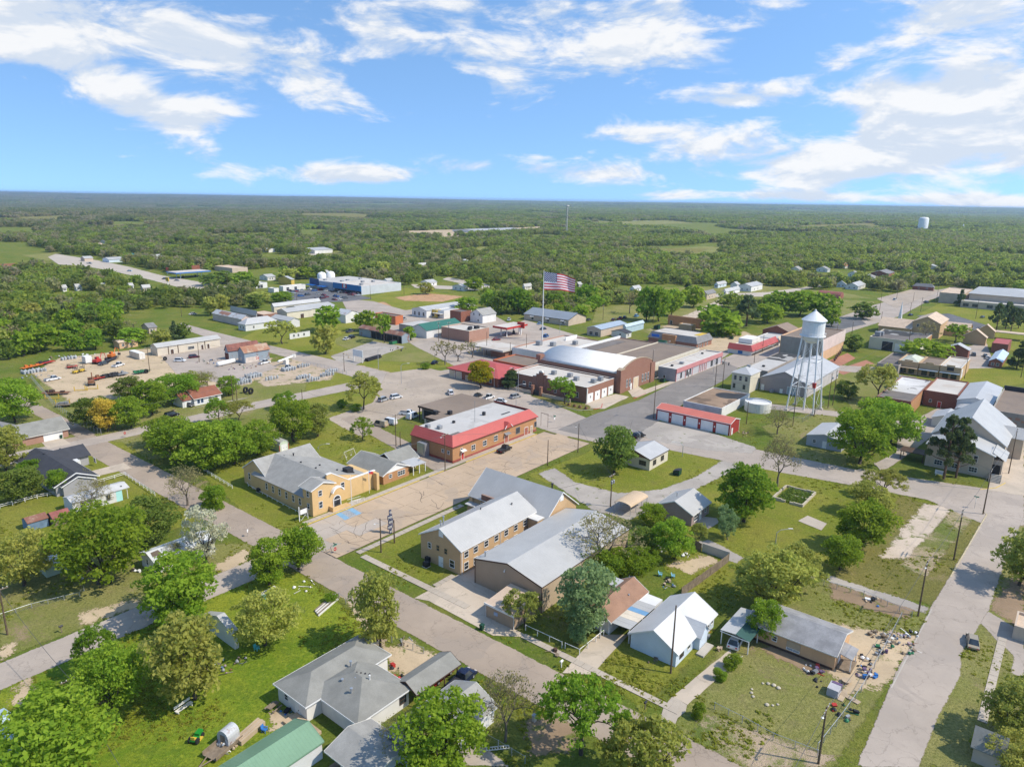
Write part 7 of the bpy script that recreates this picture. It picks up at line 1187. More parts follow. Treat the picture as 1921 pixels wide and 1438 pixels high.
def church_sign():
 u, v = G(562,978); t = thing('church_sign', 'white framed notice board on posts before the yellow church', 'sign', u, v); BX(-.08,.08,-.08,.08,0,3.6).build('post', M['white'], t); BX(2.2,2.3,-.05,.05,0,2.6).build('post', M['white'], t)
 b = BX(.1,2.2,-.12,.12,1.5,2.9).build('board', M['dark'], t); BX(.22,2.0,-.15,-.12,1.62,2.78).build('panel', M['white'], b); MB().tube([(.4,0,.1),(2.2,0,1.6)],.04,4).build('brace', M['white'], t)
 u, v = G(660,948); f = thing('flagpole', 'white flagpole by the yellow church entrance walk', 'flagpole', u, v); MB().tube([(0,0,0),(0,0,rise(660,948,891))], [.09,.05],6).build('pole', M['white'], f); u, v = G(693,925); f = thing('flagpole', 'slim flagpole with small red and white flag beside the tan brick house', 'flagpole', u, v); MB().tube([(0,0,0),(0,0,6.2)],.05,6).build('pole', M['white'], f); MB().grid([(0.05,0,5.9),(1.3,-.2,5.5),(1.2,-.2,4.8),(.05,0,5.2)], [(0,1,2,3)]).build('small_flag', M['red'], f); MB().grid([(0.05,-.02,5.9),(.5,-.09,5.76),(.5,-.09,5.45),(.05,-.02,5.55)], [(0,1,2,3)]).build('canton', M['blue'], f)
 u, v = G(733,1000); s = thing('hanging_sign', 'dark blue vertical sign of stacked blocks hung on poles over the lawn', 'sign', u, v); n_ = paint('sign_navy',(.03,.04,.10),.5,.1); H = 5.6
 for i,(a, b) in enumerate(((-.3,.3),(-.75,.5),(-.6,.75),(-.8,.6),(-.35,.35))): BX(a, b,-.08,.08, H-1.15*i-1.0, H-1.15*i).build('sign_block', n_, s); [BX(a+.12+q*.28, a+.26+q*.28,-.10,-.08, H-1.15*i-.8, H-1.15*i-.25).build('letter_block', M['offwhite'], s.children[-1]) for q in range(int((b-a)/.28))]
 MB().tube([(-.1,.12,0),(-.1,.12,5.7)],.06,5).build('post', M['dark'], s)
 u, v = G(1763,893); c = thing('church_notice', 'white church notice sign between the two pines', 'sign', u, v); b = BX(-.06,.06,-1.3,1.3,.5,1.7).build('board', M['white'], c); l = lettering('CHURCH',.45, M['blue'], b); l.rotation_euler = (R(90),0, R(-90)); l.location = (-.09,0,1.1); [BX(-.05,.05, y-.06, y+.06,0,.5).build('post', M['white'], c) for y in (-1,1)]
 u, v = G(672,679); c = thing('billboard', 'blank white billboard on two posts in the grassy lot', 'sign', u, v); BX(-.1,.1,-3.4,3.4,2.6,5.6).build('board', M['white'], c); [BX(-.15,.15, y-.15, y+.15,0,2.6).build('post', M['offwhite'], c) for y in (-3,3)]
 for px, py, ty, lab, m_ in ((977,628,604,'red and white filling station sign on a post',M['red']),(315,534,520,'yellow square sign high on a post by the highway',M['yellow']),(315,514,502,'red square sign near the blue canopy station',M['red'])):
  u, v = G(px, py); H = rise(px, py, ty); c = thing('road_sign', lab, 'sign', u, v); BX(-.3,.3,-2.4,2.4, H-3.2, H).build('board', m_, c); BX(-.25,.25,-.25,.25,0, H-3.2).build('post', M['white'], c)
 for px, py, sx, sy, lab, m_ in ((957,628,9,5,'red edged filling station canopy on two posts',M['red']),(355,520,16,9,'blue filling station canopy beside the highway',M['blue'])):
  u, v = G(px, py); c = thing('station_canopy', lab, 'canopy', u, v); BX(-sx, sx,-sy, sy,4.6,5.6).build('canopy', m_, c); BX(-sx+.4, sx-.4,-sy+.4, sy-.4,5.6,5.66).build('roof', RF['flatw'], c); [BX(x-.25, x+.25, y-.25, y+.25,0,4.6).build('post', M['white'], c) for x in (-sx*.6, sx*.6) for y in (-sy*.4, sy*.4)]; [BX(x-.5, x+.5,-.5,.5,0,1.9).build('fuel_pump', M['dark'], c) for x in (-sx*.35, sx*.35)]
church_sign()
# ------------------------------------------------------------------ fences
def fence(name, label, pix, style, h=1.2, grid=None, gap=2.4, mat=None):
 p = grid or gp(*pix); u0, v0 = p[0]; t = thing(name, label, 'fence', u0, v0); p = [(a-u0, b-v0) for a, b in p]; m_ = mat or {'chain': M['steel'], 'pipe': M['white'], 'board': M['wood'], 'metal': RF['greyu'], 'rail': M['white']}[style]
 rails = MB(); mesh_ = MB(); posts = []
 for (a, b),(c, d) in zip(p, p[1:]):
  l = math.hypot(c-a, d-b); n = max(1, round(l/gap)); ex, ey = (c-a)/l,(d-b)/l
  posts += [(a+(c-a)*i/n, b+(d-b)*i/n) for i in range(n)]
  if style in ('chain', 'pipe', 'rail'):
   for z in ((h,) if style != 'rail' else (h, h*.55)): rails.tube([(a,b,z),(c,d,z)],.035 if style == 'chain' else .055,4)
  if style == 'chain':
   k_ = int(l/.22)
   for i in range(0, k_): x, y = a+ex*l*i/k_, b+ey*l*i/k_; x1, y1 = a+ex*min(l, l*i/k_+h*.6), b+ey*min(l, l*i/k_+h*.6); mesh_.face([(x,y,.05),(x+ex*.012,y+ey*.012,.05),(x1+ex*.012,y1+ey*.012,h),(x1,y1,h)]); mesh_.face([(x1,y1,.05),(x1+ex*.012,y1+ey*.012,.05),(x+ex*.012,y+ey*.012,h),(x,y,h)])
  if style in ('board', 'metal'):
   w_ = .30 if style == 'board' else 2.2; k_ = max(1, int(l/w_)); r = random.Random(int(a*7+b))
   me = cached(('picket', style, h, round(l/k_,2), m_.name), lambda: BX(.01, l/k_-.01,-.02,.02,0, h).mesh('board', m_))
   for i in range(k_): o = link('board' if style == 'board' else 'panel', me, t, None,(a+ex*l*i/k_, b+ey*l*i/k_, r.uniform(-.06,.04))); o.rotation_euler = (0,0, math.atan2(ey, ex))
 posts.append(p[-1]); me = cached(('fpost', style, h, m_.name), lambda: BX(-.05,.05,-.05,.05,0, h+.06).mesh('post', m_ if style != 'metal' else M['steel']))
 for x, y in posts: link('post', me, t, None,(x, y,0))
 if rails.v: rails.build('rail', m_, t)
 if mesh_.v: mesh_.build('wire_mesh', M['steel'], t, 'stuff')
 return t
FN = [('pipe_fence','white pipe fence along the walk in front of the sage green tree',((986,1182),(1054,1214)),'pipe',1.1),('pipe_fence','white pipe fence turning up beside the concrete drive',((1060,1216),(1087,1228),(1132,1192)),'pipe',1.1),('board_fence','brown board fence beside the yard with the blue chairs',((1255,1028),(1285,1018),(1315,1034)),'board',1.9),('metal_fence','grey metal panel fence at the back of the yard',((1317,1034),(1367,1051)),'metal',1.9),('board_fence','weathered board fence running down towards the white house',((1366,1054),(1345,1070),(1318,1090),(1278,1118)),'board',1.9),('chain_link_fence','chain link fence along the avenue side of the cluttered yard',((1690,1160),(1655,1226),(1615,1298),(1580,1348),(1533,1408)),'chain',1.3),('chain_link_fence','chain link fence along the front of the round garden yard',((1340,1330),(1392,1356),(1450,1388),(1533,1420)),'chain',1.2),('chain_link_fence','chain link fence behind the lush yard next to the gravel lane',((1545,1098),(1620,1118),(1710,1158)),'chain',1.2),('rail_fence','white rail fence beside the white mobile home',((175,910),(235,892),(291,930)),'rail',1.0),('rail_fence','white rail fence along the hedge at the left edge',((0,954),(70,935),(108,928)),'rail',1.0),('handrail','white pipe handrail along the side lawn of the yellow church',((462,902),(466,912),(520,942),(578,972)),'pipe',.5),('rail_fence','white rail fence at the edge of the church lawn',((383,884),(436,916)),'rail',.9),('chain_link_fence','chain link fence along the dirt path by the tall willow',((636,1122),(690,1165),(735,1205),(795,1226)),'chain',1.2),('chain_link_fence','chain link fence along the equipment yard and old street',((60,712),(100,760),(145,795),(190,815)),'chain',1.8),('chain_link_fence','chain link fence around the foot of the water tower',((1486,790),(1506,792),(1520,783),(1545,760)),'chain',1.6),('chain_link_fence','chain link fence along the far street by the transformers',((570,683),(616,693),(650,702)),'chain',1.6),('chain_link_fence','chain link fence by the lower house and ladder',((905,1385),(935,1402),(985,1432)),'chain',1.2),('chain_link_fence','low wire fence through the field left of the street',((0,1160),(60,1140),(150,1118),(158,1108)),'chain',.9)]
for nm, lab, pix, st_, h_ in FN: fence(nm, lab, pix, st_, h_)
# ------------------------------------------------------------------ vehicles
CARS = dict(sedan=(4.8,1.82,.72,1.42,(-1.7,-.95,.75,1.5)), suv=(4.8,1.92,.95,1.75,(-2.2,-1.85,.65,1.35)), pickup=(5.8,2.0,1.0,1.85,(-.35,-.15,1.05,1.75)), van=(5.2,2.0,1.0,2.1,(-2.45,-2.3,1.2,1.9)))
def carpaint(c):
 nm = 'car_paint_%02x%02x%02x' % tuple(int(min(.99, x)*255) for x in c)
 if nm in MATS: return MATS[nm]
 m, t = newmat(nm); f = t.noise(t.pos(),1.5,4); finish(t, t.mix(t.ss(f,.4,.8,0,.25), c, k(c,.75)),.22, None,.15,.5); MATS[nm] = m; return m
def car_meshes(kind, c):
 def mk():
  L_, W_, b, h,(x0, x1, x2, x3) = CARS[kind]; hw = W_/2; m = MB()
  low = [(-L_/2,.32),(-L_/2-.03,.62),(-L_/2+.06,b*.98),(x0-.05 if kind != 'pickup' else -L_/2+.2,b),(x3+.05,b),(L_/2-.35,b*.86),(L_/2,b*.66),(L_/2+.02,.42),(L_/2-.1,.28)]
  n = len(low); vs = []
  for s, ins in ((-1,0),(1,0)):
   vs += [(x, s*(hw-(.06 if z > b*.8 else 0)), z) for x, z in low]
  m.grid(vs, [tuple(range(n)), tuple(range(2*n-1, n-1,-1))]+[(i, n+i, n+(i+1)%n,(i+1)%n) for i in range(n)])
  iw = hw-.08; tw = hw-.27
  cab = [(x0,-iw,b),(x3,-iw,b),(x3,iw,b),(x0,iw,b),(x1,-tw,h),(x2,-tw,h),(x2,tw,h),(x1,tw,h)]; m.grid(cab, [(4,5,6,7)]); e = .05
  for i, j in ((0,4),(1,5),(2,6),(3,7)):
   p, q = Vector(cab[i]), Vector(cab[j]); m.tube([p, q],.05,4)
  if kind == 'pickup': m.box(-L_/2+.02, x0-.1,-hw+.05,-hw+.13, b-.02, b+.12).box(-L_/2+.02, x0-.1, hw-.13, hw-.05, b-.02, b+.12)
  g = MB(); s = .985; gc = [(x*1.0, y*s, z) for x, y, z in cab]; g.grid(gc, [(0,1,5,4),(1,2,6,5),(2,3,7,6),(3,0,4,7)])
  if kind == 'van': m.grid([(x*1.002, y*1.003, z) for x, y, z in [(x0,-iw,b),(x1+1.9,-iw,b),(x1+1.9,-tw,h),(x1,-tw,h),(x0,iw,b),(x1+1.9,iw,b),(x1+1.9,tw,h),(x1,tw,h)]], [(0,1,2,3),(7,6,5,4),(0,3,7,4)])
  bed = BX(-L_/2+.08, x0-.12,-hw+.14, hw-.14, b-.01, b+.02) if kind == 'pickup' else None
  hl = BX(L_/2-.12, L_/2+.03,-.28,.14, b*.56, b*.72).mesh('headlight', M['offwhite']); tl = BX(-L_/2-.05,-L_/2+.06,-.16,.12, b*.66, b*.88).mesh('tail_light', M['red'])
  ty = MB(); ty.lathe([(.2,-.11),(.34,-.11),(.36,-.06),(.36,.06),(.34,.11),(.2,.11)],14); rm = MB(); rm.lathe([(.001,.10),(.2,.12),(.21,.06)],10).lathe([(.21,-.06),(.2,-.12),(.001,-.10)],10)
  return dict(body=m.mesh('body', c), glass=g.mesh('windows', GL), bed=bed.mesh('bed_liner', M['dark']) if bed else None, hl=hl, tl=tl, ty=cached('tyre', lambda: ty.mesh('tyre', M['rubber'])), rim=cached('rim', lambda: rm.mesh('rim', M['grey'])))
 return cached(('car', kind, c.name), mk)
def car(kind, c, u, v, deg, label, group=None, detail=True, sc=1.0):
 k_ = car_meshes(kind, carpaint(c)); L_, W_, b = CARS[kind][:3]; t = thing('pickup_truck' if kind == 'pickup' else 'van' if kind == 'van' else 'car', label, 'pickup' if kind == 'pickup' else 'van' if kind == 'van' else 'car', u, v,.03, R(deg), group); t.scale = (sc,)*3
 link('body', k_['body'], t); link('windows', k_['glass'], t)
 if k_['bed']: link('bed_liner', k_['bed'], t)
 for x in (-L_*.30, L_*.31):
  for y in (-W_/2+.08, W_/2-.08):
   w_ = link('wheel', k_['ty'], t, None,(x, y,.36)); w_.rotation_euler = (R(90),0,0)
   if detail: link('rim', k_['rim'], w_)
 if detail:
  for y in (-W_/2+.42, W_/2-.28): link('headlight', k_['hl'], t, None,(0, y,0)); link('tail_light', k_['tl'], t, None,(0, y-.06,0))
 return t
WH, BK, SV, RD, BL_, NV, GD, GY, MR, TN = (.72,.72,.71),(.012,.012,.014),(.38,.39,.40),(.30,.02,.02),(.03,.12,.34),(.012,.018,.05),(.36,.30,.21),(.10,.105,.11),(.10,.012,.02),(.46,.38,.27)
CL = [('pickup',BK,946,846,8,'black pickup with ladder rack parked by the orange brick wall'),('pickup',WH,765,778,-62,'white pickup at the back of the brown flat roofed building'),('van',WH,774,784,10,'white van against the brown flat roofed building'),('van',TN,714,799,100,'cream boxy utility van with its back to the alley, left of two'),('van',WH,731,795,100,'white boxy utility van with its back to the alley, right of two'),('suv',SV,719,752,10,'silver minivan parked on the grass edge of the lot'),('suv',WH,743,747,-10,'white and black off-roader beside the silver minivan'),('suv',WH,845,739,55,'white hatchback on the wide street before the red hip roof'),('suv',SV,967,746,-8,'silver grey SUV in front of the fire station'),('sedan',BK,896,744,10,'dark car partly hidden behind the brown roof'),('pickup',WH,916,748,5,'white pickup partly hidden behind the brown roof'),('sedan',WH,939,754,-70,'white car tucked behind the long flat white roof'),('suv',WH,1380,1207,8,'white SUV parked under the green and grey carport'),('sedan',GD,1824,1207,10,'gold sedan with black stripe parked beside the avenue'),('pickup',NV,866,1280,8,'dark navy pickup next to the open carport'),('sedan',RD,826,1271,5,'red car inside the open carport'),('suv',BK,322,781,6,'black SUV parked on the grass beside the back street'),('suv',GY,352,762,-70,'grey SUV in the drive of the red roofed white house'),('suv',BK,1198,820,-10,'black SUV half hidden behind the wide bush'),('sedan',NV,815,682,20,'dark blue sedan parked under the bare trees'),('sedan',RD,931,638,-20,'red sedan leaving the filling station'),('pickup',WH,222,687,30,'white pickup in the equipment yard'),('pickup',WH,99,713,10,'white flatbed truck at the left of the equipment yard'),('suv',MR,364,671,-20,'maroon minivan on the yard drive'),('suv',WH,338,678,-50,'white SUV on the yard drive'),('sedan',GY,194,684,30,'dark car beside the white pickup in the equipment yard'),('pickup',WH,496,682,12,'white work truck with black flatbed by the scrap'),('pickup',WH,539,692,20,'white bucket truck among the grey transformers'),('sedan',WH,650,637,20,'white car on the grass by the tin shed'),('suv',BK,660,634,20,'black car behind the white car by the tin shed'),('suv',WH,1679,563,-10,'white SUV crossing the far parking lot'),('suv',GY,1737,568,40,'grey SUV driving on the far road'),('sedan',BK,1708,592,-15,'black sedan beside the white steeple'),('sedan',(.16,.17,.12),1843,596,-15,'olive green car on the street below the school lawn'),('suv',GY,1826,667,10,'grey car behind the small brick house'),('sedan',WH,1852,673,10,'white car parked by the ice blue roof'),('sedan',BK,1848,669,10,'black car behind the white car by the ice blue roof'),('suv',WH,955,601,30,'white SUV on the forecourt left of the flagpole'),('sedan',SV,968,612,30,'silver car at the filling station forecourt'),('sedan',(.25,.4,.6),1012,608,20,'light blue car on the forecourt in front of the tan office'),('suv',BL_,1024,632,15,'blue SUV at the foot of the tall flagpole'),('pickup',RD,1163,599,10,'red pickup by the green field'),('sedan',MR,1150,601,20,'dark red car next to the red pickup'),('suv',BK,1172,597,20,'black car right of the red pickup'),('suv',(.2,.42,.68),1194,594,10,'white and blue car beyond the red pickup'),('sedan',GY,1104,601,10,'grey car beside the tan brick office'),('pickup',SV,168,495,-60,'silver lorry cab coming down the highway'),('sedan',(.35,.5,.65),243,509,-55,'pale blue car on the highway'),('sedan',GY,309,524,-55,'dark car by the yellow sign on the highway'),('sedan',SV,332,527,-55,'silver car on the highway near the canopy'),('suv',SV,757,600,15,'silver car parked by the orange building'),('sedan',GY,738,604,15,'grey car beside the silver car at the orange building'),('sedan',NV,1019,618,0,'navy car at the kerb behind the flagpole'),('pickup',GY,657,623,15,'grey boat trailer truck on the grass'),('sedan',WH,362,590,0,'white and black car by the tan arched hut')]
for kd, c, px, py, dg, lab in CL: u, v = G(px, py); car(kd, c, u, v, dg, lab, None, math.hypot(*G(px, py)) < 330)
nm = {WH: 'white', BK: 'black', SV: 'silver', RD: 'red', BL_: 'blue', GY: 'grey', MR: 'maroon', TN: 'tan'}; rr = random.Random(12); seen = set(); mcr, ncr = cr(340,480), cr(600,480)
PK = [(m_, q) for m_, q in [(mcr,(1240,410)),(mcr,(1280,405)),(mcr,(1310,400)),(mcr,(1350,398)),(mcr,(1345,455)),(mcr,(1420,440)),(mcr,(1540,430)),(mcr,(1560,385)),(mcr,(1630,395)),(mcr,(1600,445)),(mcr,(1630,465)),(mcr,(1590,478)),(mcr,(1520,485)),(mcr,(1720,495)),(mcr,(1740,460)),(mcr,(1780,492)),(mcr,(1840,480)),(mcr,(1720,405)),(mcr,(1790,415)),(ncr,(250,415)),(ncr,(290,420)),(ncr,(345,437)),(ncr,(385,440)),(ncr,(425,447)),(mcr,(1200,420)),(mcr,(1440,378)),(mcr,(1500,395)),(mcr,(1220,395)),(mcr,(1265,425))]]
for i,(f, q) in enumerate(PK):
 kd = rr.choice(['sedan', 'suv', 'suv', 'pickup']); c = rr.choice([WH, WH, WH, SV, BK, GY, RD, BL_, MR]); row = 'close to the blue store front' if q[1] < 420 and f is mcr and q[0] > 1400 or f is ncr else 'on the shop side' if q[0] < 1380 else 'in the middle rows' if q[1] < 470 else 'in the row nearest the grass'
 lb = '%s %s parked %s of the grocery lot' % (nm[c], {'sedan': 'car', 'suv': 'SUV', 'pickup': 'pickup'}[kd], row); lb += ', the farther one' if lb in seen else ''; seen.add(lb); u, v = G(*f(*q)); car(kd, c, u, v, rr.choice([0,8,-8,90]), lb, 'vehicles parked at the grocery store', False)
# ------------------------------------------------------------------ yard machines, containers, clutter
def at_px(name, label, cat, px, py, deg=0, group=None): u, v = G(px, py); return thing(name, label, cat, u, v,.02, R(deg), group)
def forklift(px, py, label, deg=0):
 t = at_px('forklift', label, 'forklift', px, py, deg); BX(-1.3,.6,-.6,.6,.35,1.2).build('body', M['yellow'], t); BX(.62,.74,-.5,-.36,0,3.0).box(.62,.74,.36,.5,0,3.0).build('mast', M['dark'], t); BX(-.9,.3,-.55,.55,2.1,2.2).build('roof_guard', M['dark'], t); [BX(x-.04, x+.04, y-.04, y+.04,1.2,2.1).build('post', M['dark'], t) for x in (-.85,.25) for y in (-.5,.5)]; BX(.74,1.8,-.4,-.28,.1,.18).box(.74,1.8,.28,.4,.1,.18).build('fork', M['dark'], t)
 for x in (-.9,.3):
  for y in (-.6,.6): w_ = link('wheel', CACHE['tyre'], t, None,(x, y,.36)); w_.rotation_euler = (R(90),0,0)
def excavator(px, py, label, c, deg=0):
 t = at_px('excavator', label, 'excavator', px, py, deg); [MB().extrude([(-1.8,.2),(-1.5,0),(1.5,0),(1.8,.2),(1.8,.7),(1.5,.9),(-1.5,.9),(-1.8,.7)], 'y', y, y+.5).build('track', M['rubber'], t) for y in (-1.3,.8)]; BX(-1.7,1.3,-1.1,1.1,1.0,2.0).build('house', c, t); b = BX(.0,1.3,.0,1.1,2.0,2.9).build('cab', c, t); BX(-.02,1.32,.1,1.12,2.2,2.75).build('windows', GL, b); MB().tube([(1.2,-.4,1.8),(2.6,-.4,4.4),(4.4,-.4,3.6)],.2,4).build('boom', c, t); MB().tube([(4.4,-.4,3.6),(4.9,-.4,1.4)],.16,4).build('stick', c, t); BX(4.5,5.3,-.9,.1,.6,1.5).build('bucket', M['dark'], t)
def trailer(px, py, label, ln, c, deg=0, load=None):
 t = at_px('trailer', label, 'trailer', px, py, deg); BX(-ln/2, ln/2,-1.1,1.1,.7,.9).build('deck', c, t); MB().tube([(ln/2,-.6,.8),(ln/2+1.4,0,.6),(ln/2,.6,.8)],.08,4).build('hitch', M['dark'], t)
 for x in (-.5,.5):
  for y in (-1.1,1.1): w_ = link('wheel', CACHE['tyre'], t, None,(x-ln*.15, y,.38)); w_.rotation_euler = (R(90),0,0)
 if load: r = random.Random(int(px)); m = MB(); [m.box(x, x+r.uniform(.6,1.6), y, y+r.uniform(.4,.9),.9,.9+r.uniform(.2,1.0)) for x, y in [(r.uniform(-ln/2, ln/2-1.6), r.uniform(-1,.2)) for _ in range(7)]]; m.build('load', load, t)
def cylinders(px, py, n, label, nx=5, h=1.5):
 t = at_px('transformer_stack', label, 'transformers', px, py); me = cached('xfmr', lambda: MB().lathe([(.001,0),(.42,0),(.45,1.2),(.3,1.4),(.06,1.45),(.05,1.7),(.001,1.72)],10).mesh('transformer', paint('transformer_grey',(.36,.38,.39),.5,.3))); r = random.Random(n)
 for i in range(n): link('transformer', me, t, None,((i % nx)*1.25+r.uniform(-.2,.2),(i//nx)*1.25+r.uniform(-.2,.2),0), None, r.uniform(.8,1.1))
JC = [M['offwhite'], M['dark'], M['grey'], M['wood'], paint('junk_blue',(.10,.16,.26),.7,.2), paint('junk_rust',(.22,.10,.05),.8,.3), paint('junk_purple',(.14,.09,.17),.7,.2), M['tan'], paint('junk_pink',(.38,.28,.28),.7,.2), M['black'], M['green']]
def pile(px, py, label, n, rad, cols=None, h=.7, name='rubbish_pile', cat='rubbish pile', el=1.0):
 t = at_px(name, label, cat, px, py); r = random.Random(int(px*3+py)); C_ = cols or JC
 for i in range(n):
  a, d = r.random()*6.28, rad*r.random()**.6; s = r.uniform(.22,.6); m_ = r.choice(C_); kd = r.random(); z = h*max(0,1-d/rad)*r.random()
  if kd < .45: me, nm_ = cached(('bag', m_.name), lambda: MB().lathe([(.001,0),(.5,.1),(.55,.35),(.3,.7),(.05,.85),(.001,.86)],7).mesh('bag', m_)), 'bag'
  elif kd < .8: me, nm_ = cached(('crate', m_.name), lambda: BX(-.5,.5,-.4,.4,0,.7).box(-.55,.55,-.45,.45,.6,.75).mesh('box', m_)), 'box'
  else: me, nm_ = cached(('plank', m_.name), lambda: BX(-1.6,1.6,-.12,.12,0,.08).mesh('plank', m_)), 'plank'
  o = link(nm_, me, t, None,(math.cos(a)*d*el, math.sin(a)*d, z)); o.rotation_euler = (r.uniform(-.3,.3), r.uniform(-.3,.3), r.random()*6.28); o.scale = (s*r.uniform(.8,1.5), s*r.uniform(.8,1.3), s*r.uniform(.7,1.3))
def yard():
 forklift(143,700, 'yellow forklift in the equipment yard, left of two',20); forklift(155,697, 'yellow forklift in the equipment yard, right of two',15); excavator(183,682, 'red excavator on a low trailer', M['red'],30); excavator(210,672, 'orange excavator on a long trailer', M['orange'],35); excavator(172,722, 'rusty digger with white cab near the yellow racks', paint('junk_rust',(.22,.10,.05),.8,.3),70)
 for a in ((60,690,'orange truck body on a long trailer at the left of the yard',9,M['orange'],20,M['orange']),(85,683,'red flat trailer behind the orange truck body',8,M['red'],20,M['dark']),(135,690,'short red trailer with timber load',4,M['red'],0,M['wood']),(183,712,'red implement trailer in the middle of the yard',5,M['red'],10,paint('junk_rust',(.22,.10,.05),.8,.3)),(200,708,'black implement frame beside the red trailer',5,M['dark'],10,M['dark']),(214,706,'flat dark trailer with machinery',5,M['dark'],10,M['dark']),(230,704,'grey wreck on the gravel',4,M['grey'],0,M['grey']),(265,700,'green harrow among the weeds',6,M['green'],0,M['green']),(205,678,'long dark low loader under the orange excavator',11,M['dark'],35,None),(132,762,'long rack of grey pipes by the fence',9,M['wood'],-40,M['grey']),(105,740,'rusty pipe rack by the fence',9,paint('junk_rust',(.22,.10,.05),.8,.3),-40,M['brown'])): trailer(*a)
 for px, py, lab, ln in ((258,671,'cream shipping container at the yard entrance, nearer one',10),(296,664,'cream shipping container next to the long cream building',8)): t = at_px('container', lab, 'container', px, py,90); m = MB(); m.box(-ln/2, ln/2,-1.3,1.3,.1,2.8); m.build('shell', SD['cream'], t); BX(-ln/2+.1, ln/2-.1,-1.2,1.2,2.8,2.9).build('roof', M['white'], t); BX(-ln/2-.06,-ln/2-.01,-1.2,-.05,.2,2.7).box(-ln/2-.06,-ln/2-.01,.05,1.2,.2,2.7).build('door', M['offwhite'], t)
 t = at_px('box_trailer', 'white upright box trailer in the equipment yard', 'trailer',164,681); BX(-1.3,1.3,-2,2,.5,3.2).build('box', M['white'], t); BX(-1.32,-1.31,-1.9,1.9,.7,3.0).build('door', M['offwhite'], t)
 t = at_px('tank', 'long white cylindrical tank lying by the blue grey barn', 'tank',425,684,12); mm = MB(); mm.smooth = True; mm.tube([(-5,0,1.1),(-4.6,0,1.1),(4.6,0,1.1),(5,0,1.1)], [.4,1,1,.4],14); mm.build('shell', M['white'], t); [BX(x-.2, x+.2,-.8,.8,0,.4).build('cradle', M['dark'], t) for x in (-3,3)]
 t = at_px('boom_truck_arm', 'white folded lift arm lying above the transformer stacks', 'lift arm',537,683,15); MB().tube([(-5,0,2.2),(5,0,2.8)],.45,8).build('arm', M['white'], t); MB().lathe([(.001,0),(.9,0),(.9,1.2),(.001,1.2)],10,5.2,0).build('bucket', M['offwhite'], t).location = (0,0,2.2); BX(-1,1,-.8,.8,0,2.2).build('base', M['offwhite'], t)
 for a in ((448,722,26,'stacked grey transformers behind the dark green bush'),(470,710,20,'grey transformers standing on the gravel, middle group'),(500,714,5,'small row of grey transformers on the dirt',5),(560,712,10,'grey transformers on pallets near the back street, left group'),(580,716,8,'grey transformers on pallets near the back street, middle group'),(605,707,10,'grey transformers on pallets near the back street, right group'),(615,700,8,'grey transformers by the fence corner'),(535,697,14,'grey transformers beside the white bucket truck'),(562,690,8,'grey transformers in a row by the far fence'),(46,702,20,'grey drums and transformers at the left end of the yard',7),(118,676,10,'white insulators and drums at the back of the yard')): cylinders(*a)
 for px, py, lab in ((152,733,'yellow post rack in the yard, first'),(172,730,'yellow post rack near the digger'),(98,748,'yellow post rack by the fence, upper'),(118,757,'yellow post rack by the fence, lower')): t = at_px('rack', lab, 'rack', px, py,-40); [BX(x-.12, x+.12,-.1,.1,0,1.7).build('post', M['yellow'], t) for x in (-2.2,2.2)]; BX(-2.3,2.3,-.12,.12,.2,.42).build('beam', M['yellow'], t)
 for a in ((395,678,'scrap heap of white and yellow bits by the rusty barn',26,6,None,.8),(455,688,'scattered scrap along the blue grey barn',24,7,None,.5),(120,672,'heap of white and yellow scrap at the back of the yard',24,7,None,1.0),(165,668,'grey spoil and scrap below the tan mobile home',18,6,[M['grey'],M['white'],M['dark']],.8),(70,705,'pile of grey metal at the left of the yard',20,6,[M['grey'],M['steel'],M['tan']],.8),(745,655,'scrap pile in front of the open tin shed',20,5,None,.7),(715,625,'junk inside the open tin shed',20,6,[M['dark'],M['wood'],M['grey'],M['tan']],1.2)): pile(*a)
 for px, py, lab, r_ in ((310,676,'big tractor tyre beside the long cream building',.9),(275,700,'big tractor tyre in the weeds of the yard',.9),(461,737,'pair of large black cable reels by the street, left one',1.2),(471,739,'pair of large black cable reels by the street, right one',1.2)): t = at_px('tyre' if 'tyre' in lab else 'cable_reel', lab, 'tyre' if 'tyre' in lab else 'reel', px, py,20); o = MB().lathe([(r_*.55,-.35),(r_,-.3),(r_,.3),(r_*.55,.35),(r_*.5,0),(r_*.55,-.35)],16).build('rim_ring', M['rubber'], t); o.rotation_euler = (R(90),0,0); o.location = (0,0, r_)
 t = at_px('pipe_bundle', 'bundle of black pipes lying in the grassy lot', 'pipes',700,674,12); [MB().tube([(-5,y,z),(5,y,z)],.4,8).build('pipe', M['black'], t) for y, z in ((-.8,.4),(0,.4),(.8,.4),(-.4,1.1),(.4,1.1))]
 pile(655,667, 'sand heap beside the billboard',10,5, [M['tan']],.8, 'sand_heap', 'heap'); t = at_px('container', 'dark green dumpster by the open tin shed', 'dumpster',738,645,10); MB().prism([(-2,-1),(2,-1),(2.2,1),(-2.2,1)],.1,1.6).build('bin', M['green'], t); BX(-2.1,2.1,-1,1,1.6,1.7).build('lid', M['dark'], t)
yard()
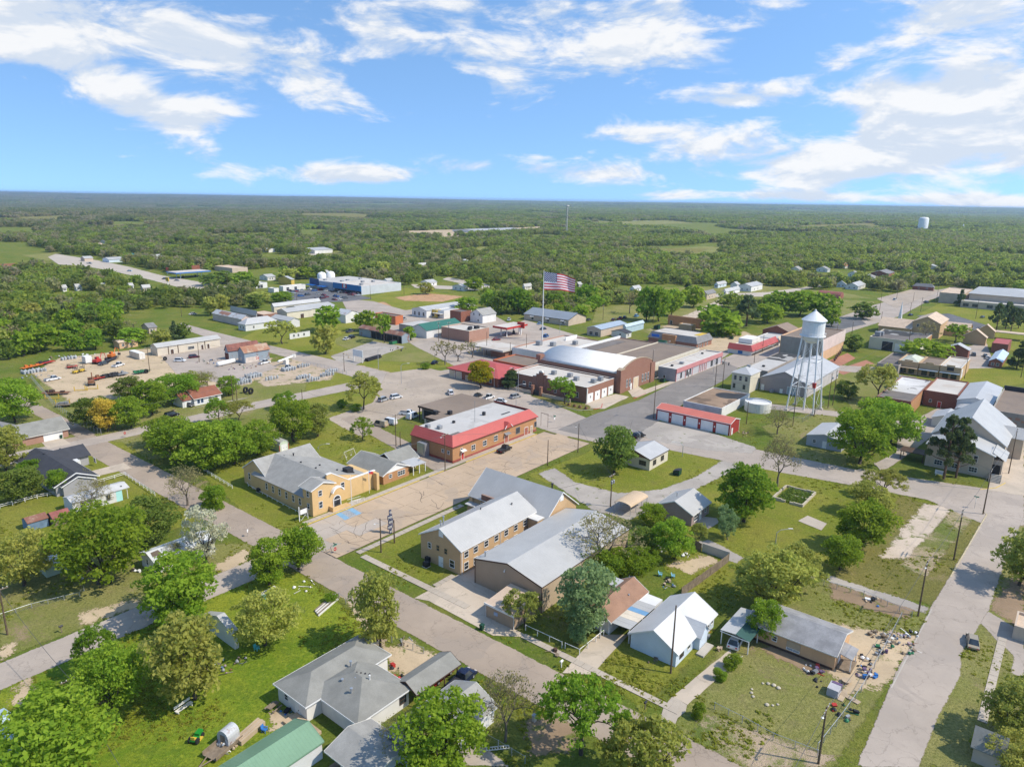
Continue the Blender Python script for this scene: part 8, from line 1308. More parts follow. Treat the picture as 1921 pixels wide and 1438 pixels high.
def small_things():
 def bin_(px, py, lab): t = at_px('wheeled_bin', lab, 'bin', px, py); m = MB(); m.grid([(-.25,-.28,.1),(.25,-.28,.1),(.25,.28,.1),(-.25,.28,.1),(-.33,-.36,1.0),(.33,-.36,1.0),(.33,.36,1.0),(-.33,.36,1.0)], HX); m.build('bin', paint('bin_green',(.012,.06,.035),.5,.1), t); MB().extrude([(-.38,1.0),(.38,1.0),(.38,1.06),(-.2,1.16),(-.38,1.1)], 'x',-.35,.35).build('lid', paint('bin_green',(.012,.06,.035),.5,.1), t); [BX(x-.04, x+.04,.24,.38,0,.2).build('wheel', M['rubber'], t) for x in (-.25,.25)]
 bin_(904,1181, 'dark green wheeled bin on the concrete drive of the tan hall'); bin_(918,840, 'dark bin against the orange brick wall'); bin_(115,822, 'dark bin beside the white double garage'); bin_(1854,687, 'dark bin by the lawn, left of two'); bin_(1861,687, 'dark bin by the lawn, right of two')
 for px, py, lab, s in ((1270,890,'dark green dumpster with sloping lid on the lawn by the gravel drive',1),(1243,716,'green dumpster beside the pink shop',1),(1232,617,'row of green dumpsters by the tan shop',1.6),(1372,636,'dark dumpster on the dirt lot behind the restaurant',1)): t = at_px('dumpster', lab, 'dumpster', px, py,6); t.scale = (s,)*3; MB().extrude([(-.9,.1),(.9,.1),(.9,1.1),(-.9,1.6)], 'x',-1,1).build('bin', paint('bin_green',(.012,.06,.035),.5,.1), t); MB().extrude([(-.95,1.6),(.95,1.1),(.95,1.18),(0,1.6),(-.95,1.72)], 'x',-1.04,1.04).build('lid', M['dark'], t); [BX(x-.06, x+.06,-.6,.6,.6,.85).build('lift_pocket', M['dark'], t) for x in (-1.06,1.06)]
 for px, py, lab in ((800,1062,'first of two black air units at the two storey gable'),(804,1052,'second of two black air units at the two storey gable'),(487,922,'black air unit by the side wall of the yellow church')): t = at_px('air_conditioner', lab, 'air conditioner', px, py); BX(-.55,.55,-.55,.55,.1,1.0).build('cabinet', M['black'], t); MB().lathe([(.001,1.02),(.4,1.04),(.45,1.0)],12).build('fan_guard', M['dark'], t); BX(-.65,.65,-.65,.65,-.05,.1).build('pad', M['concrete'], t)
 for px, py, lab, c in ((1239,1080,'pale blue garden chair in the fenced yard, left of two',paint('chair_blue',(.22,.48,.60),.5,.1)),(1263,1083,'pale blue garden chair in the fenced yard, right of two',paint('chair_blue',(.22,.48,.60),.5,.1)),(497,1372,'blue plastic chair by the picnic table',M['blue']),(482,1219,'turquoise chair beside the olive bush',paint('chair_turq',(.1,.5,.55),.5,.1))): t = at_px('garden_chair', lab, 'chair', px, py,20); BX(-.3,.3,-.3,.3,.36,.43).build('seat', c, t); MB().extrude([(.28,.4),(.33,.4),(.5,1.0),(.45,1.0)], 'x',-.3,.3).build('backrest', c, t); [BX(x-.04, x+.04, y-.04, y+.04,0,.38).build('leg', c, t) for x in (-.27,.27) for y in (-.27,.27)]; [BX(x-.06, x+.06,-.3,.4,.58,.63).build('arm', c, t) for x in (-.3,.3)]
 t = at_px('picnic_table', 'weathered wooden picnic table behind the L-shaped house', 'table',513,1330,12); [BX(-.9,.9, y, y+.13,.72,.78).build('plank', M['wood'], t) for y in (-.38,-.23,-.08,.07,.22)]; [BX(-.9,.9, y-.12, y+.12,.42,.47).build('bench', M['wood'], t) for y in (-.8,.8)]; [MB().tube([(x,-.8,0),(x,-.2,.72)],.05,4).tube([(x,.8,0),(x,.2,.72)],.05,4).build('leg', M['wood'], t) for x in (-.6,.6)]
 t = at_px('bench', 'white slatted bench under the foreground olive tree', 'bench',345,1330,10); [BX(-1.3,1.3, y, y+.12,.44,.5).build('slat', M['offwhite'], t) for y in (-.4,-.22,-.04,.14)]; [BX(x-.06, x+.06,-.4,.3,0,.44).build('leg', M['offwhite'], t) for x in (-1.1,1.1)]; BX(-1.3,1.3,.3,.36,.7,1.1).build('backrest', M['offwhite'], t)
 t = at_px('lawn_tractor', 'green lawn tractor with yellow seat in the long grass', 'lawn tractor',369,1387,30); BX(.1,1.1,-.35,.35,.4,.9).build('bonnet', paint('tractor_green',(.02,.22,.03),.4,.1), t); BX(-.9,.1,-.45,.45,.35,.55).build('chassis', paint('tractor_green',(.02,.22,.03),.4,.1), t); BX(-.8,-.3,-.3,.3,.55,.7).box(-.85,-.75,-.3,.3,.7,1.1).build('seat', M['yellow'], t); BX(-.3,.5,-.7,.7,.1,.3).build('mower_deck', M['yellow'], t); [MB().lathe([(.001,-.12),(r_,-.12),(r_,.12),(.001,.12)],12).build('wheel', M['rubber'], t) for x, y, r_ in ((-.6,-.55,.42),(-.6,.55,.42),(.75,-.45,.3),(.75,.45,.3))]
 for w_,(x, y, r_) in zip([c for c in t.children if c.name.startswith('wheel')],((-.6,-.55,.42),(-.6,.55,.42),(.75,-.45,.3),(.75,.45,.3))): w_.location = (x, y, r_); w_.rotation_euler = (R(90),0,0)
 t = at_px('trailer', 'wooden utility trailer piled with scrap by the green roofed garage', 'trailer',420,1404,14); BX(-2.4,2.2,-1.2,1.2,.4,.5).build('deck', M['wood'], t); BX(-2.4,2.2,-1.25,-1.18,.5,1.0).box(-2.4,2.2,1.18,1.25,.5,1.0).build('side_board', M['wood'], t); MB().tube([(-2.4,-.5,.45),(-4.2,0,.4)],.1,4).tube([(-2.4,.5,.45),(-4.2,0,.4)],.1,4).build('hitch', M['wood'], t); pile(420,1402, 'scrap metal and pots loaded on the wooden trailer',26,1.6, [M['grey'],M['dark'],M['white'],M['steel'],M['tan']],1.0)
 t = at_px('smoker', 'barrel shaped grey hut standing on the scrap trailer', 'hut',430,1392,14); MB().extrude([(-1.0,.0),(1.0,.0),(1.0,1.0)]+arc(1.0,.1, math.pi-.1,8,0,1.0)+[(-1.0,1.0)], 'x',-1.0,1.0).build('shell', RF['tin'], t).location = (0,0,.5); BX(-1.05,-1.0,-.4,.4,.5,1.9).build('door', M['wood'], t)
 t = at_px('lumber_stack', 'white boards and boxes beside the green roofed garage', 'lumber',468,1378,14); [BX(-2,2.4, y, y+.3,0,.7+.1*(i % 2)).build('board', M['tan'], t) for i, y in enumerate((-.6,-.25,.1,.45))]
 t = at_px('lumber_stack', 'bundle of pale planks laid along the yard path', 'lumber',610,1138,18); [BX(-3+.2*i,3+.3*i, y, y+.22,0,.25+.05*(i % 3)).build('plank', M['wood'] if i % 2 else M['offwhite'], t) for i, y in enumerate((-.8,-.5,-.2,.1,.4,.7))]
 t = at_px('lumber_stack', 'loose white boards and turquoise tub on the upper yard', 'lumber',505,1108,8); [BX(-2.5,1.6, y, y+.2,0,.2).build('plank', M['offwhite'], t) for y in (-.5,-.1,.3)]; MB().lathe([(.001,0),(.4,0),(.5,.5),(.44,.5),(.001,.1)],12,-2.2,-1.2).build('tub', paint('chair_turq',(.1,.5,.55),.5,.1), t)
 P7 = [((570,1100),'white litter scattered on the upper yard',10,2,[M['white'],M['offwhite']],.2),((415,1252),'yard junk beside the foreground olive tree',18,2.6,None,.5),((447,1240),'crate with solar panel and junk by the dirt path',8,1.3,[M['dark'],M['grey'],M['wood']],.4),((585,1318),'household clutter heaped on the back deck',18,1.5,[M['black'],M['red'],JC[8],M['grey'],M['blue']],.7),((535,1335),'round blue wading tub and buckets by the deck',6,1.2,[M['blue'],M['brown'],M['black']],.3),((800,1305),'black bags and blue chairs under the carport end',14,1.5,[M['black'],M['blue'],M['grey']],.6),((745,1262),'mowers and wheelbarrow on the bare dirt yard',9,2.0,[M['dark'],M['blue'],M['red']],.4),((765,1205),'grey barrels beside the tall willow trunk',6,1.6,[M['grey'],M['wood']],.3),
     ((1690,1208),'kerbside heap of bags, boards and furniture by the avenue',40,3.2,None,1.3),((1712,1190),'black and white bags at the end of the kerbside heap',9,1.1,[M['black'],M['white']],.7),((1655,1195),'heap of broken pallets and timber inside the fence',20,2.0,[M['wood'],M['tan'],M['grey']],.8),((1650,1222),'dark bags and toys by the fence corner',14,1.4,[M['dark'],JC[6],M['green'],M['grey']],.6),((1625,1238),'white washing machine and buckets behind the porch',9,1.2,[M['white'],M['black']],.5),((1622,1262),'purple and black clutter along the chain link fence',24,1.8,[JC[6],M['black'],M['white'],JC[8],M['blue']],.7),((1525,1257),'clutter of toys and bins below the orange wall',16,1.5,[JC[6],M['dark'],M['red'],M['white'],M['grey']],.5),((1590,1335),'buckets and tyres along the lower chain link fence',12,2.2,[M['black'],M['red'],M['green'],M['grey']],.4),((1535,1283),'dark bins on the grass by the canvas box',5,1.2,[M['dark']],.2),
     ((1443,1300),'ring of pale stones in the garden lawn',0,1,None,.1),((1255,1095),'overturned table and plastic things in the fenced yard',12,1.8,[M['dark'],M['grey'],M['blue'],M['tan']],.4),((1240,1030),'purple toy car and planks under the yard tree',7,1.2,[JC[6],M['white'],M['wood']],.4),((1280,1042),'flattened white boards on the bare patch of the yard',9,1.8,[M['white'],M['offwhite']],.2),((1182,1085),'wrecked cart behind the orange shingle roof',10,1.2,[M['white'],M['dark'],M['grey']],.6),((1345,1218),'bench and boards by the front step of the white house',5,.8,[M['wood'],M['tan']],.3),((1330,1180),'flower pots at the far end of the white house',5,.8,[M['brown'],M['red'],M['tan']],.3),((1225,1240),'wooden pallets leaning below the blue white gable',7,1.0,[M['wood']],.5),((1035,1225),'brush and broken boards on the verge by the walk',7,1.2,[M['wood'],M['brown']],.3),((1635,1128),'barrels and sheets behind the lush yard',8,1.8,[M['white'],M['dark'],M['blue'],M['tan']],.4),((1398,815),'broken timber piled at the end of the red storage units',12,2.6,[M['wood'],M['tan']],.5),((1160,728),'plants and barrels against the gym wall',4,.8,[M['dark'],M['green']],.5),((330,770),'wooden platform and boards on the drive edge',5,1.8,[M['wood'],M['tan']],.2),((255,1070),'white drum and scrap behind the mobile home',6,1.2,[M['white'],M['wood'],M['dark']],.4),((150,1085),'white bath and bucket on the grass by the plank shed',3,.8,[M['white']],.2),((210,1095),'dark weeds and tyres along the wire fence',4,2.5,[M['rubber'],M['dark']],.2)]
 for (px, py), lab, n, rd, cs, hh in P7:
  if n: pile(px, py, lab, n, rd, cs, hh)
 t = at_px('stone_ring', 'ring of pale stones in the garden lawn', 'stones',1440,1302); r = random.Random(8); me = cached('stone', lambda: MB().lathe([(.001,0),(.3,.03),(.34,.16),(.2,.28),(.001,.3)],7).mesh('stone', paint('stone_pale',(.48,.42,.32),.9,.15)))
 for i in (0,1,2,5,6,7,10,11,12,17): a = i/18*6.28; link('stone', me, t, None,(math.cos(a)*2.6, math.sin(a)*2.3,0), r.random()*6, r.uniform(.5,1.1))
 t = at_px('canvas_box', 'grey canvas covered box with purple cloth in the yard', 'box',1564,1300); BX(-1.1,1.1,-.8,.8,0,1.3).build('cover', paint('canvas_grey',(.42,.41,.42),.8,.1), t); BX(.6,1.15,-.85,.6,.5,1.36).build('cloth', JC[6], t); BX(-1.2,1.9,-1.6,-.85,0,.12).build('board', M['tan'], t)
 t = at_px('plank_platform', 'long wooden ramp lying on the yard', 'platform',1590,1307,75); [BX(-1.8,1.8, y, y+.2,.05,.14).build('plank', M['tan'], t) for y in (-.5,-.27,-.04,.19)]; t = at_px('round_table', 'round pale cable drum table in the dirt', 'table',1587,1280); MB().lathe([(.001,.5),(.7,.5),(.7,.42),(.2,.42),(.2,.08),(.6,.08),(.6,0),(.001,0)],14).build('drum', M['tan'], t)
 t = at_px('raised_bed', 'rectangular stone garden enclosure overgrown with weeds', 'garden bed',1489,937); t.location = (*W(170.8,45.6),0); br_ = paint('stone_pale',(.48,.42,.32),.9,.15)
 for (x0, x1, y0, y1) in ((0,10.6,0,.35),(0,10.6,7.3,7.65),(0,.35,.37,7.28),(10.25,10.6,.37,7.28)):
  n = max(1, int(max(x1-x0, y1-y0)/.9)); rr_ = random.Random(int(x0+y0*9))
  for i in range(n):
   if rr_.random() < .06: continue
   a = (x0+(x1-x0)*i/n, x0+(x1-x0)*(i+1)/n-.03, y0, y1) if x1-x0 > 1 else (x0, x1, y0+(y1-y0)*i/n, y0+(y1-y0)*(i+1)/n-.03); BX(*a,0, rr_.uniform(.55,.8)).build('stone_block', br_, t)
 BX(5,5.3,.4,4.5,0,.5).build('stone_block', br_, t); link('weeds', leaves('weeds', [(x, y,.2,.7) for x in range(1,10) for y in range(1,7)],900,.35, LEAF['dull'],3,.1), t, 'stuff')
 t = at_px('swing_set', 'white metal swing set on the lawn behind the tan house', 'swing set',655,858,10); m = MB(); [m.tube([(x,-1,0),(x,0,2.2),(x,1,0)],.06,5) for x in (-2,2)]; m.build('frame', M['offwhite'], t); MB().tube([(-2,0,2.2),(2,0,2.2)],.06,5).build('top_bar', M['offwhite'], t); [MB().tube([(x,0,2.2),(x,0,.5)],.03,3).tube([(x+.5,0,2.2),(x+.5,0,.5)],.03,3).box(x, x+.5,-.12,.12,.48,.54).build('swing', M['offwhite'], t) for x in (-1.4,.6)]
 t = at_px('ladder', 'white metal ladder lying by the chain link fence', 'ladder',933,1404,-42); BX(-1.6,1.6,-.3,-.22,.1,.2).box(-1.6,1.6,.22,.3,.1,.2).build('rail', M['offwhite'], t); [BX(-1.5+.38*i,-1.4+.38*i,-.22,.22,.12,.18).build('rung', M['offwhite'], t) for i in range(9)]
 for px, py, lab, c in ((1053,1252,'white mailbox on a post by the street',M['white']),(1210,1330,'dark mailbox on a post at the corner verge',M['dark']),(116,1186,'dark mailbox on the street verge at lower left',M['dark'])): t = at_px('mailbox', lab, 'mailbox', px, py); BX(-.06,.06,-.06,.06,0,1.1).build('post', M['white'] if c is M['white'] else M['wood'], t); MB().extrude([(-.16,1.1),(.16,1.1),(.16,1.28),(.08,1.38),(-.08,1.38),(-.16,1.28)], 'x',-.3,.3).build('box', c, t)
 t = at_px('utility_box', 'grey concrete post marker in the lower shade', 'marker',1002,1352); BX(-.25,.25,-.25,.25,0,1.0).build('block', M['concrete'], t); BX(-.3,.3,-.3,.3,1.0,1.06).build('cap', M['grey'], t)
 t = at_px('sculpture_row', 'row of dark metal sculptures along the peach wall', 'sculpture',1570,672,8); rr_ = random.Random(2); [BX(x, x+2.2,-.4,.4,.6,1.3).tube([(x+1,0,1.2),(x+1.6,0,2.8),(x+2.4,0,2.4)],.15,4).tube([(x+.2,0,0),(x+.2,0,.7)],.1,4).tube([(x+2,0,0),(x+2,0,.7)],.1,4).build('figure', M['brown'], t) for x in (-9,-4,1,6,11)]
 for px, py, lab in ((1338,700,'traffic signal gantry at the main junction, left'),(1462,660,'traffic signal gantry at the main junction, right')): t = at_px('traffic_light', lab, 'traffic light', px, py); MB().tube([(0,0,0),(0,0,5.8)],.1,6).tube([(0,0,5.5),(0,-7,5.9)],.07,5).build('mast', M['steel'], t); [BX(-.2,.2, y-.18, y+.18,4.6,5.8).build('signal_head', M['dark'], t) for y in (-4,-6.6)]
 t = at_px('sign_frame', 'bare rusty sign frame of pipes at the mansard corner', 'frame',1021,800); MB().tube([(0,-1.4,0),(0,-1.4,4.6)],.06,5).tube([(0,1.4,0),(0,1.4,4.6)],.06,5).tube([(0,-1.5,4.5),(0,1.5,4.5)],.05,5).tube([(0,-3.2,4.0),(0,1.5,4.5)],.04,5).build('pipe_frame', M['brown'], t)
small_things()
# ------------------------------------------------------------------ trees one by one
KC = dict(g='green', d='dull', o='olive', b='bare', t='thin', u='bush', p='pine', c='cedar', l='lime', y='yellow', w='blossom', s='sage')
TL = '''g 335 1168 1050 165 spreading fresh green tree beside the lower left street
o 365 1310 1157 172 big olive oak over the white bench
o 497 1210 1110 118 rounded olive yellow tree by the turquoise chair
g 208 1334 1226 120 dark leaned green tree left of the big olive oak
t 190 1262 1172 70 small fresh tree at the lower left street edge
g 85 1480 1335 235 huge bright green tree in the lower left corner
u 88 1335 1292 80 green shrub by the pale blue roofed shed
o 713 1214 1075 114 tall willow with bare trunk beside the street
g 505 1097 1015 88 green street corner tree, left of the pair
g 560 1068 988 92 green street corner tree, right of the pair
b 948 1390 1255 122 leafless grey tree by the lower house
t 1090 1414 1262 165 open branched fresh green tree at the bottom street
o 1195 1480 1338 172 yellow green treetop at the bottom edge
g 830 1455 1318 180 bright leafy tree covering the pale grey roof
b 770 1445 1350 110 dead grey limbs lying against the pale roof
s 1095 1188 1060 132 sage green tree before the orange shingle house
s 1085 1208 1170 46 small sage bush tree inside the pipe fence
t 985 1176 1110 78 thin yellow green tree beside the tan annex
b 1130 1072 958 136 budding bare tree over the metal hall roof
u 1080 1078 1030 72 bright shrub under the budding tree, left
u 1132 1078 1032 72 bright shrub under the budding tree, middle
u 1178 1072 1032 72 bright shrub under the budding tree, right
u 1206 1062 1028 52 shrub at the yard corner near the board fence
g 1265 1048 975 74 fresh tree inside the fenced yard
g 1222 988 948 52 small green tree below the tan carport
d 1214 1034 990 60 darker tree at the yard corner
t 1310 1022 980 30 slim young tree on the patio side lawn
g 1395 978 877 122 big deep green tree right of the mauve house
s 1365 1012 950 46 leaning feathery tree on the lawn
o 1440 1138 1025 150 large olive oak behind the orange tan house
o 1500 1104 1020 92 second olive oak reaching the gravel lane
g 1575 1068 1005 72 rounded green tree at the gravel lane
g 1610 1030 940 112 thick green tree on the lot beside the sand strip
o 1632 965 905 92 yellow olive tree above the thick green tree
t 1660 932 880 76 light feathery tree by the cross street
o 1912 1098 990 122 olive oak at the right edge of the avenue
o 1885 1380 1272 122 rounded oak over the lower right sidewalk
o 1905 1450 1385 105 yellow oak crown in the lower right corner
u 1835 1402 1372 30 bright shrub beside the corner house
g 1432 1202 1130 62 small green tree at the carport
u 1372 1252 1228 34 low hedge shrub by the garden drive
u 1350 1275 1255 26 low green shrub near the garden corner
u 1308 1345 1318 26 shrub at the drive mouth
d 1152 886 800 95 wide bushy tree beside the cream block building
b 1458 912 812 82 leafless tree by the cross street
b 1458 814 765 66 leafless tree before the water tower
g 1612 870 772 112 big bright green tree over the grey metal shed
g 1672 832 755 96 bright green tree next to the church drive
g 1640 804 745 92 bright green crown behind the grey shed
p 1770 898 775 82 tall pine before the white church, left
p 1793 896 781 74 tall pine before the white church, right
t 1648 754 682 76 light green tree near the grey lane
d 1590 748 715 46 dark shrub tree by the transformer poles
g 1740 682 638 84 fresh green tree behind the shop row
b 1735 648 605 46 bare tree against the tan church
t 1790 642 610 52 pale budding tree beside the tan hall
c 1907 692 640 48 dark tree beside the ice blue roof
p 1868 622 568 36 tall pine at the school lawn, first
p 1886 617 565 38 tall pine at the school lawn, second
p 1896 623 575 30 tall pine at the school lawn, third
p 1910 616 578 28 tall pine at the school lawn, fourth
c 1800 574 543 28 dark cedar at the school corner
d 1602 658 628 46 dusty tree by the cream block building
g 1460 592 548 62 green tree beyond the dark parking, first
g 1500 592 545 62 green tree beyond the dark parking, second
g 1545 594 550 58 green tree beyond the dark parking, third
d 1620 598 567 56 dark round tree on the far parking corner
u 1348 628 575 92 bright green bushy tree behind the restaurant
p 1400 612 552 66 dark tall tree behind the restaurant
g 1440 606 570 58 green tree by the dark brick building
g 1213 602 540 46 tall green tree by the orange tan hall, left
g 1236 603 538 48 tall green tree by the orange tan hall, middle
g 1258 592 542 42 tall green tree by the orange tan hall, right
g 1300 576 537 46 green tree beside the sandy lane
b 1181 588 548 40 bare tree by the green field
t 1060 758 707 56 young green tree before the fire station
c 955 728 688 44 dark cedar before the fire station
l 902 728 677 56 round lime and orange maple
b 835 684 640 46 bare tree at the kerb, first of three
b 859 678 645 46 bare tree at the kerb, middle of three
b 886 670 640 42 bare tree at the kerb, last of three
u 798 692 680 17 small round shrub on the grass triangle
o 610 664 605 56 round willow on the grass by the far street
g 613 622 575 62 large green tree behind the round willow
t 530 645 603 50 tree before the low white house
g 690 620 583 44 green tree behind the open tin shed
t 722 642 590 40 pale tree before the open tin shed
g 770 638 612 26 small tree beside the dark green roof
g 552 828 748 78 dense green tree behind the gambrel shed
o 596 818 755 62 yellow green tree right of the dense one
t 530 768 735 40 light tree on the back street
g 328 862 790 102 green tree in the hedgerow, first from the left
g 388 884 795 112 green tree in the hedgerow, second from the left
g 440 870 790 92 green tree in the hedgerow, third from the left
g 482 852 790 82 green tree in the hedgerow, right end
g 308 838 785 70 green tree at the hedgerow back corner
d 178 802 745 78 dull green tree left of the yellow tree
y 202 810 748 52 yellow flowering tree on the corner
g 246 802 745 62 green tree right of the yellow tree
g 286 778 715 76 green tree beside the red roofed house
g 330 757 705 82 green tree shading the red shingle roof
d 240 748 710 62 dull tree behind the yellow tree
g 430 742 706 46 dark green bush before the transformers
b 390 728 695 46 bare tree beside the red shingle roof
o 358 732 700 62 olive tree at the gravel yard edge
t 411 795 745 42 pale barked young tree on the field
t 450 792 750 50 wispy tree on the field by the drive
t 682 768 698 66 tall open tree in the grassy lot
u 642 764 748 17 round shrub left of the tall open tree
u 667 771 756 19 round shrub below the tall open tree
t 680 825 785 42 small leafing tree by the alley
g 30 792 715 98 green tree by the grey roofed house
o 12 882 803 82 olive tree cut by the left edge
g 75 660 607 76 green tree at the left of the equipment yard
d 30 938 880 92 grey green thicket tree at the left edge
u 55 898 862 52 green shrub behind the slate roofed house
g 110 925 880 46 green tree at the slate roof corner
b 155 908 880 52 bare bush beside the white rail fence
b 172 962 903 76 bare tree before the long mobile home
g 185 1094 960 166 huge rounded green tree beside the plank shed
d 278 1016 942 112 dull crown between the mobile homes
o 45 1098 1002 116 pale olive tree at the left edge
w 387 1054 950 82 white blossoming tree at the silver roof
b 352 948 873 86 tangled bare tree by the side street
u 402 952 908 50 bright shrub on the side street verge
b 330 1058 1012 42 small bare tree before the silver roof
u 622 1128 1112 21 round dark shrub by the dirt path
d 420 532 508 52 dark tree beside the blue station canopy
g 455 536 510 48 green tree left of the white shop
d 395 536 514 44 dull tree behind the blue station canopy
o 540 527 502 40 olive tree behind the yellow workshop
g 575 523 500 40 green tree behind the white tanks
d 600 520 498 36 dull tree at the farm side of the tanks
o 490 566 548 48 olive tree at the shop side parking
g 530 568 548 42 green tree at the grocery lot corner
o 415 588 552 40 pale tree before the white roofed warehouse
o 395 592 556 36 pale budding tree by the wood
c 455 572 540 34 dark pointed tree behind the warehouses
d 480 578 552 46 dusty tree between warehouses and parking
o 300 650 618 46 tree behind the tan mobile home
c 328 636 602 30 dark cedar by the cream long building
d 345 634 606 34 round dull tree by the cream long building
g 250 648 616 50 green tree left of the tan mobile home
d 940 590 548 44 green tree left of the tan brick office
g 975 588 540 44 tall green tree behind the tan brick office
g 1085 600 572 40 green tree at the back of the tan office
g 1100 575 535 50 large green tree below the flag
o 1140 560 530 44 olive tree in the green field
g 890 545 520 36 green tree near the far lane
o 800 552 528 34 olive tree by the white cabin
d 700 520 494 40 dull tree behind the grocery, left
o 720 522 490 40 olive tree behind the grocery, right
b 755 528 498 36 bare tree behind the grocery
g 880 590 558 50 green tree behind the white shop row
c 1290 552 528 26 dark tree by the sandy lane
g 1560 612 578 40 green tree at the corner lot
d 1700 530 505 44 green tree beyond the dark hip roof'''
for ln in TL.split('\n'):
 a = ln.split(' ',5); bx, by, ty, wp = map(float, a[1:5]); o = ptree(KC[a[0]], bx, by, ty, wp, a[5], by > 690); x, y = P(bx, by); CLEARC.append((x, y,3.0))
# ------------------------------------------------------------------ woodland around the town
EDGE = [(-200,690),(0,682),(60,674),(115,664),(200,653),(300,640),(345,624),(370,604),(430,584),(470,560),(500,530),(620,520),(700,532),(790,543),(850,562),(900,580),(960,590),(1040,592),(1110,596),(1180,592),(1250,588),(1330,572),(1420,590),(1500,572),(1560,552),(1640,546),(1700,549),(1760,535),(1800,540),(1921,548),(2200,540)]
def edge_row(px):
 for (x0, y0),(x1, y1) in zip(EDGE, EDGE[1:]):
  if x0 <= px <= x1: return y0+(y1-y0)*(px-x0)/(x1-x0)
 return 560
for q in (((85,474),(180,482),(300,510),(445,536),(450,560),(330,556),(200,526),(60,500)),((300,600),(430,590),(520,640),(330,640)),((330,512),(420,520),(430,545),(340,545)),((410,500),(480,512),(470,540),(420,540)),((640,556),(760,540),(830,520),(930,548),(900,580),(660,580))): clear(*q)
for q in [q for q in COL.objects if q.parent is None and q.get('category') in ('house', 'shed', 'trailer', 'building', 'mobile home', 'warehouse')]:
 x, y = q.location.x, q.location.y; d = math.hypot(x, y)
 if 430 < d < 4000: [CLEARC.append((x*(1-f/d), y*(1-f/d), r_)) for f, r_ in ((16,13),(34,11),(52,9)) if d > 550 or f < 30]
rw = random.Random(11); near = []; far = []
stepn = 8.6
y = 200.0
while y < 1700:
 hw = y*.80+60; x = -hw
 while x < hw:
  a, b = x+rw.uniform(-4.2,4.2), y+rw.uniform(-4.2,4.2); px, py = proj(a, b,0)
  if py < edge_row(px) and not is_open(a, b):
   cov = noise.noise((a*.006, b*.006,2.2)); thin = .10 if b > 700 else .16
   if cov > -.24 and rw.random() > thin:
    near.append((a, b, hills(a, b),.62+.55*rw.random()**1.3, rw.random()*6.28, rw.randrange(8)))
  x += stepn
 y += stepn
near.sort(key=lambda p: p[0]**2+p[1]**2)
N_IND = max(0,292-len(TREE_LIST))
kinds = ['green']*9+['dull']*4+['olive']*5+['bare']*3+['thin']*2+['cedar']
for p in near[:N_IND]:
 u, v = UV(p[0], p[1]); s = p[3]*10
 kd = rw.choice(kinds)
 tree(kd, u, v, s*(1.0 if kd != 'cedar' else .8)*rw.uniform(.85,1.15), s*rw.uniform(.95,1.3), None, False)
# labels of the woodland's edge trees: counted outwards from the nearest building or planted tree
ORD = 'first second third fourth fifth sixth seventh eighth ninth tenth eleventh twelfth thirteenth fourteenth fifteenth sixteenth seventeenth eighteenth nineteenth twentieth'.split()
LOOK = dict(green='fresh green', dull='mid green', olive='yellow olive', bare='leafless grey', thin='thin light green', cedar='dark conical')
marks = [q for q in COL.objects if q.parent is None and q.get('category') in ('house', 'warehouse', 'shop', 'building', 'shed', 'mobile home', 'workshop', 'trailer', 'church', 'school', 'store', 'hall', 'restaurant', 'tank', 'tree', 'car', 'pickup', 'utility pole', 'sign', 'heap') and q.get('label')]
groups = {}
for q, kd, u, v, H, Wd in TREE_LIST:
 if q.get('label'): continue
 x, y = W(u, v); mk = min(marks, key=lambda m_: (m_.location.x-x)**2+(m_.location.y-y)**2); dx, dy = x-mk.location.x, y-mk.location.y
 rel = ' and '.join([w_ for w_ in (('behind' if dy > 0 else 'before') if abs(dy) > .45*abs(dx) else '',('right' if dx > 0 else 'left') if abs(dx) > .45*abs(dy) else '') if w_]); rel += ' of' if rel[-1] == 't' else ''; groups.setdefault((mk.name, rel), []).append((dx*dx+dy*dy, q, kd, mk))
for (_, rel), l in groups.items():
 for i,(d, q, kd, mk) in enumerate(sorted(l, key=lambda a: a[0])):
  nm_ = mk['label']
  for cut in (' with ', ' beside ', ' behind ', ' near '):
   if len(nm_.split()) > 8 and cut in nm_: nm_ = nm_.split(cut)[0]
  nm_ = ' '.join(nm_.split()[:13-len(rel.split())-len(LOOK[kd].split())]); tag(q, '%s tree %s the %s, %s' % (ORD[i] if i < 20 else 'farthest', rel, nm_, LOOK[kd]), None, 'trees at the edge of the wood')
o = scatter_obj('woodland', near[N_IND:], [low_tree(i) for i in range(8)])
y = 1650.0
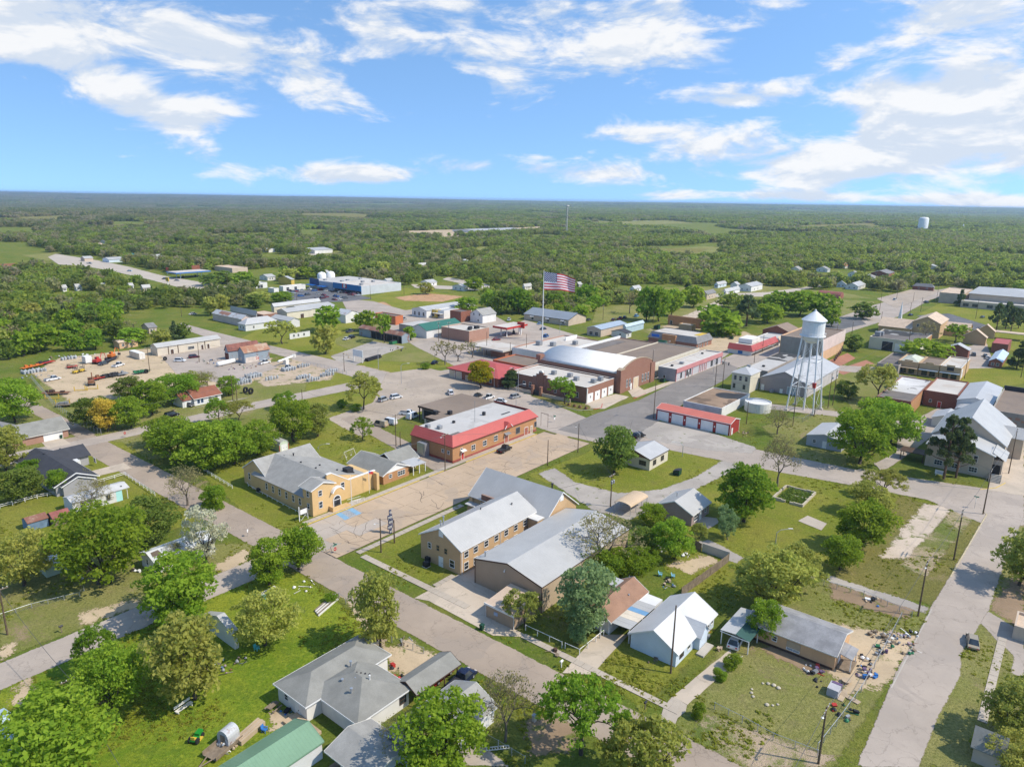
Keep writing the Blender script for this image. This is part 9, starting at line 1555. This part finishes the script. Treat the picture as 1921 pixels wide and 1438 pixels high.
while y < 4600:
 hw = y*.78+100; x = -hw
 while x < hw:
  a, b = x+rw.uniform(-14,14), y+rw.uniform(-14,14)
  if not is_open(a, b) and noise.noise((a*.0026, b*.0026,5.2)) > -.27: far.append((a, b, hills(a, b)-1.5, rw.uniform(.75,1.15), rw.random()*6.28, rw.randrange(5)))
  x += 31
 y += 31
scatter_obj('far_woodland', far, [patch_mesh(i,34,13,5.0,520,2.4) for i in range(5)])
dist = []; y = 4500.0
while y < 17000:
 st = 95 if y < 8000 else 170; hw = y*.78+200; x = -hw
 while x < hw:
  a, b = x+rw.uniform(-40,40), y+rw.uniform(-40,40)
  if noise.noise((a*.0011, b*.0006,9.2)) > -.34: dist.append((a, b, hills(a, b)-2.0,(1.0 if y < 8000 else 1.7)*rw.uniform(.8,1.15), rw.random()*6.28, rw.randrange(4)))
  x += st
 y += st*.9
scatter_obj('distant_woodland', dist, [patch_mesh(20+i,112,60,8.0,1500,4.5) for i in range(4)])

# ------------------------------------------------------------------ the air
def haze():
 m, t = newmat('haze_air'); v = t.new('ShaderNodeVolumePrincipled'); v.inputs['Color'].default_value = (.56,.76,1.0,1); v.inputs['Density'].default_value = 0.00007; v.inputs['Anisotropy'].default_value = 0.2
 o = t.new('ShaderNodeOutputMaterial'); t.l.new(v.outputs[0], o.inputs['Volume'])
 BX(-18000,18000,-900,19000,-70,82).build('haze', m, None, 'stuff')
haze()

# ------------------------------------------------------------------ rough grass and weeds in the near yards
def weeds():
 r = random.Random(31); pts = []
 while len(pts) < 6500:
  px, py = r.uniform(-20,1940), r.uniform(770,1450)**1.0; x, y = P(px, py)
  if noise.noise((x*.09, y*.09,4.4)) < r.uniform(-.05,.6) or is_open(x, y): continue
  u, v = UV(x, y)
  if any(b[0] < u < b[1] and b[2] < v < b[3] and inside(q, u, v) for b, q in PAVED): continue
  pts.append((x, y,0, r.choice((.3,.35,.4,.5,.6,.9)), r.random()*6.28, r.randrange(3)))
 src = [leaves('grass_tuft', [(0,0,.08,.3),(.35,.2,.05,.22),(-.3,.25,.05,.2)],34,.17, LEAF['lawn'],60+i,.1,.7) for i in range(3)]
 scatter_obj('rough_grass', pts, src)
weeds()
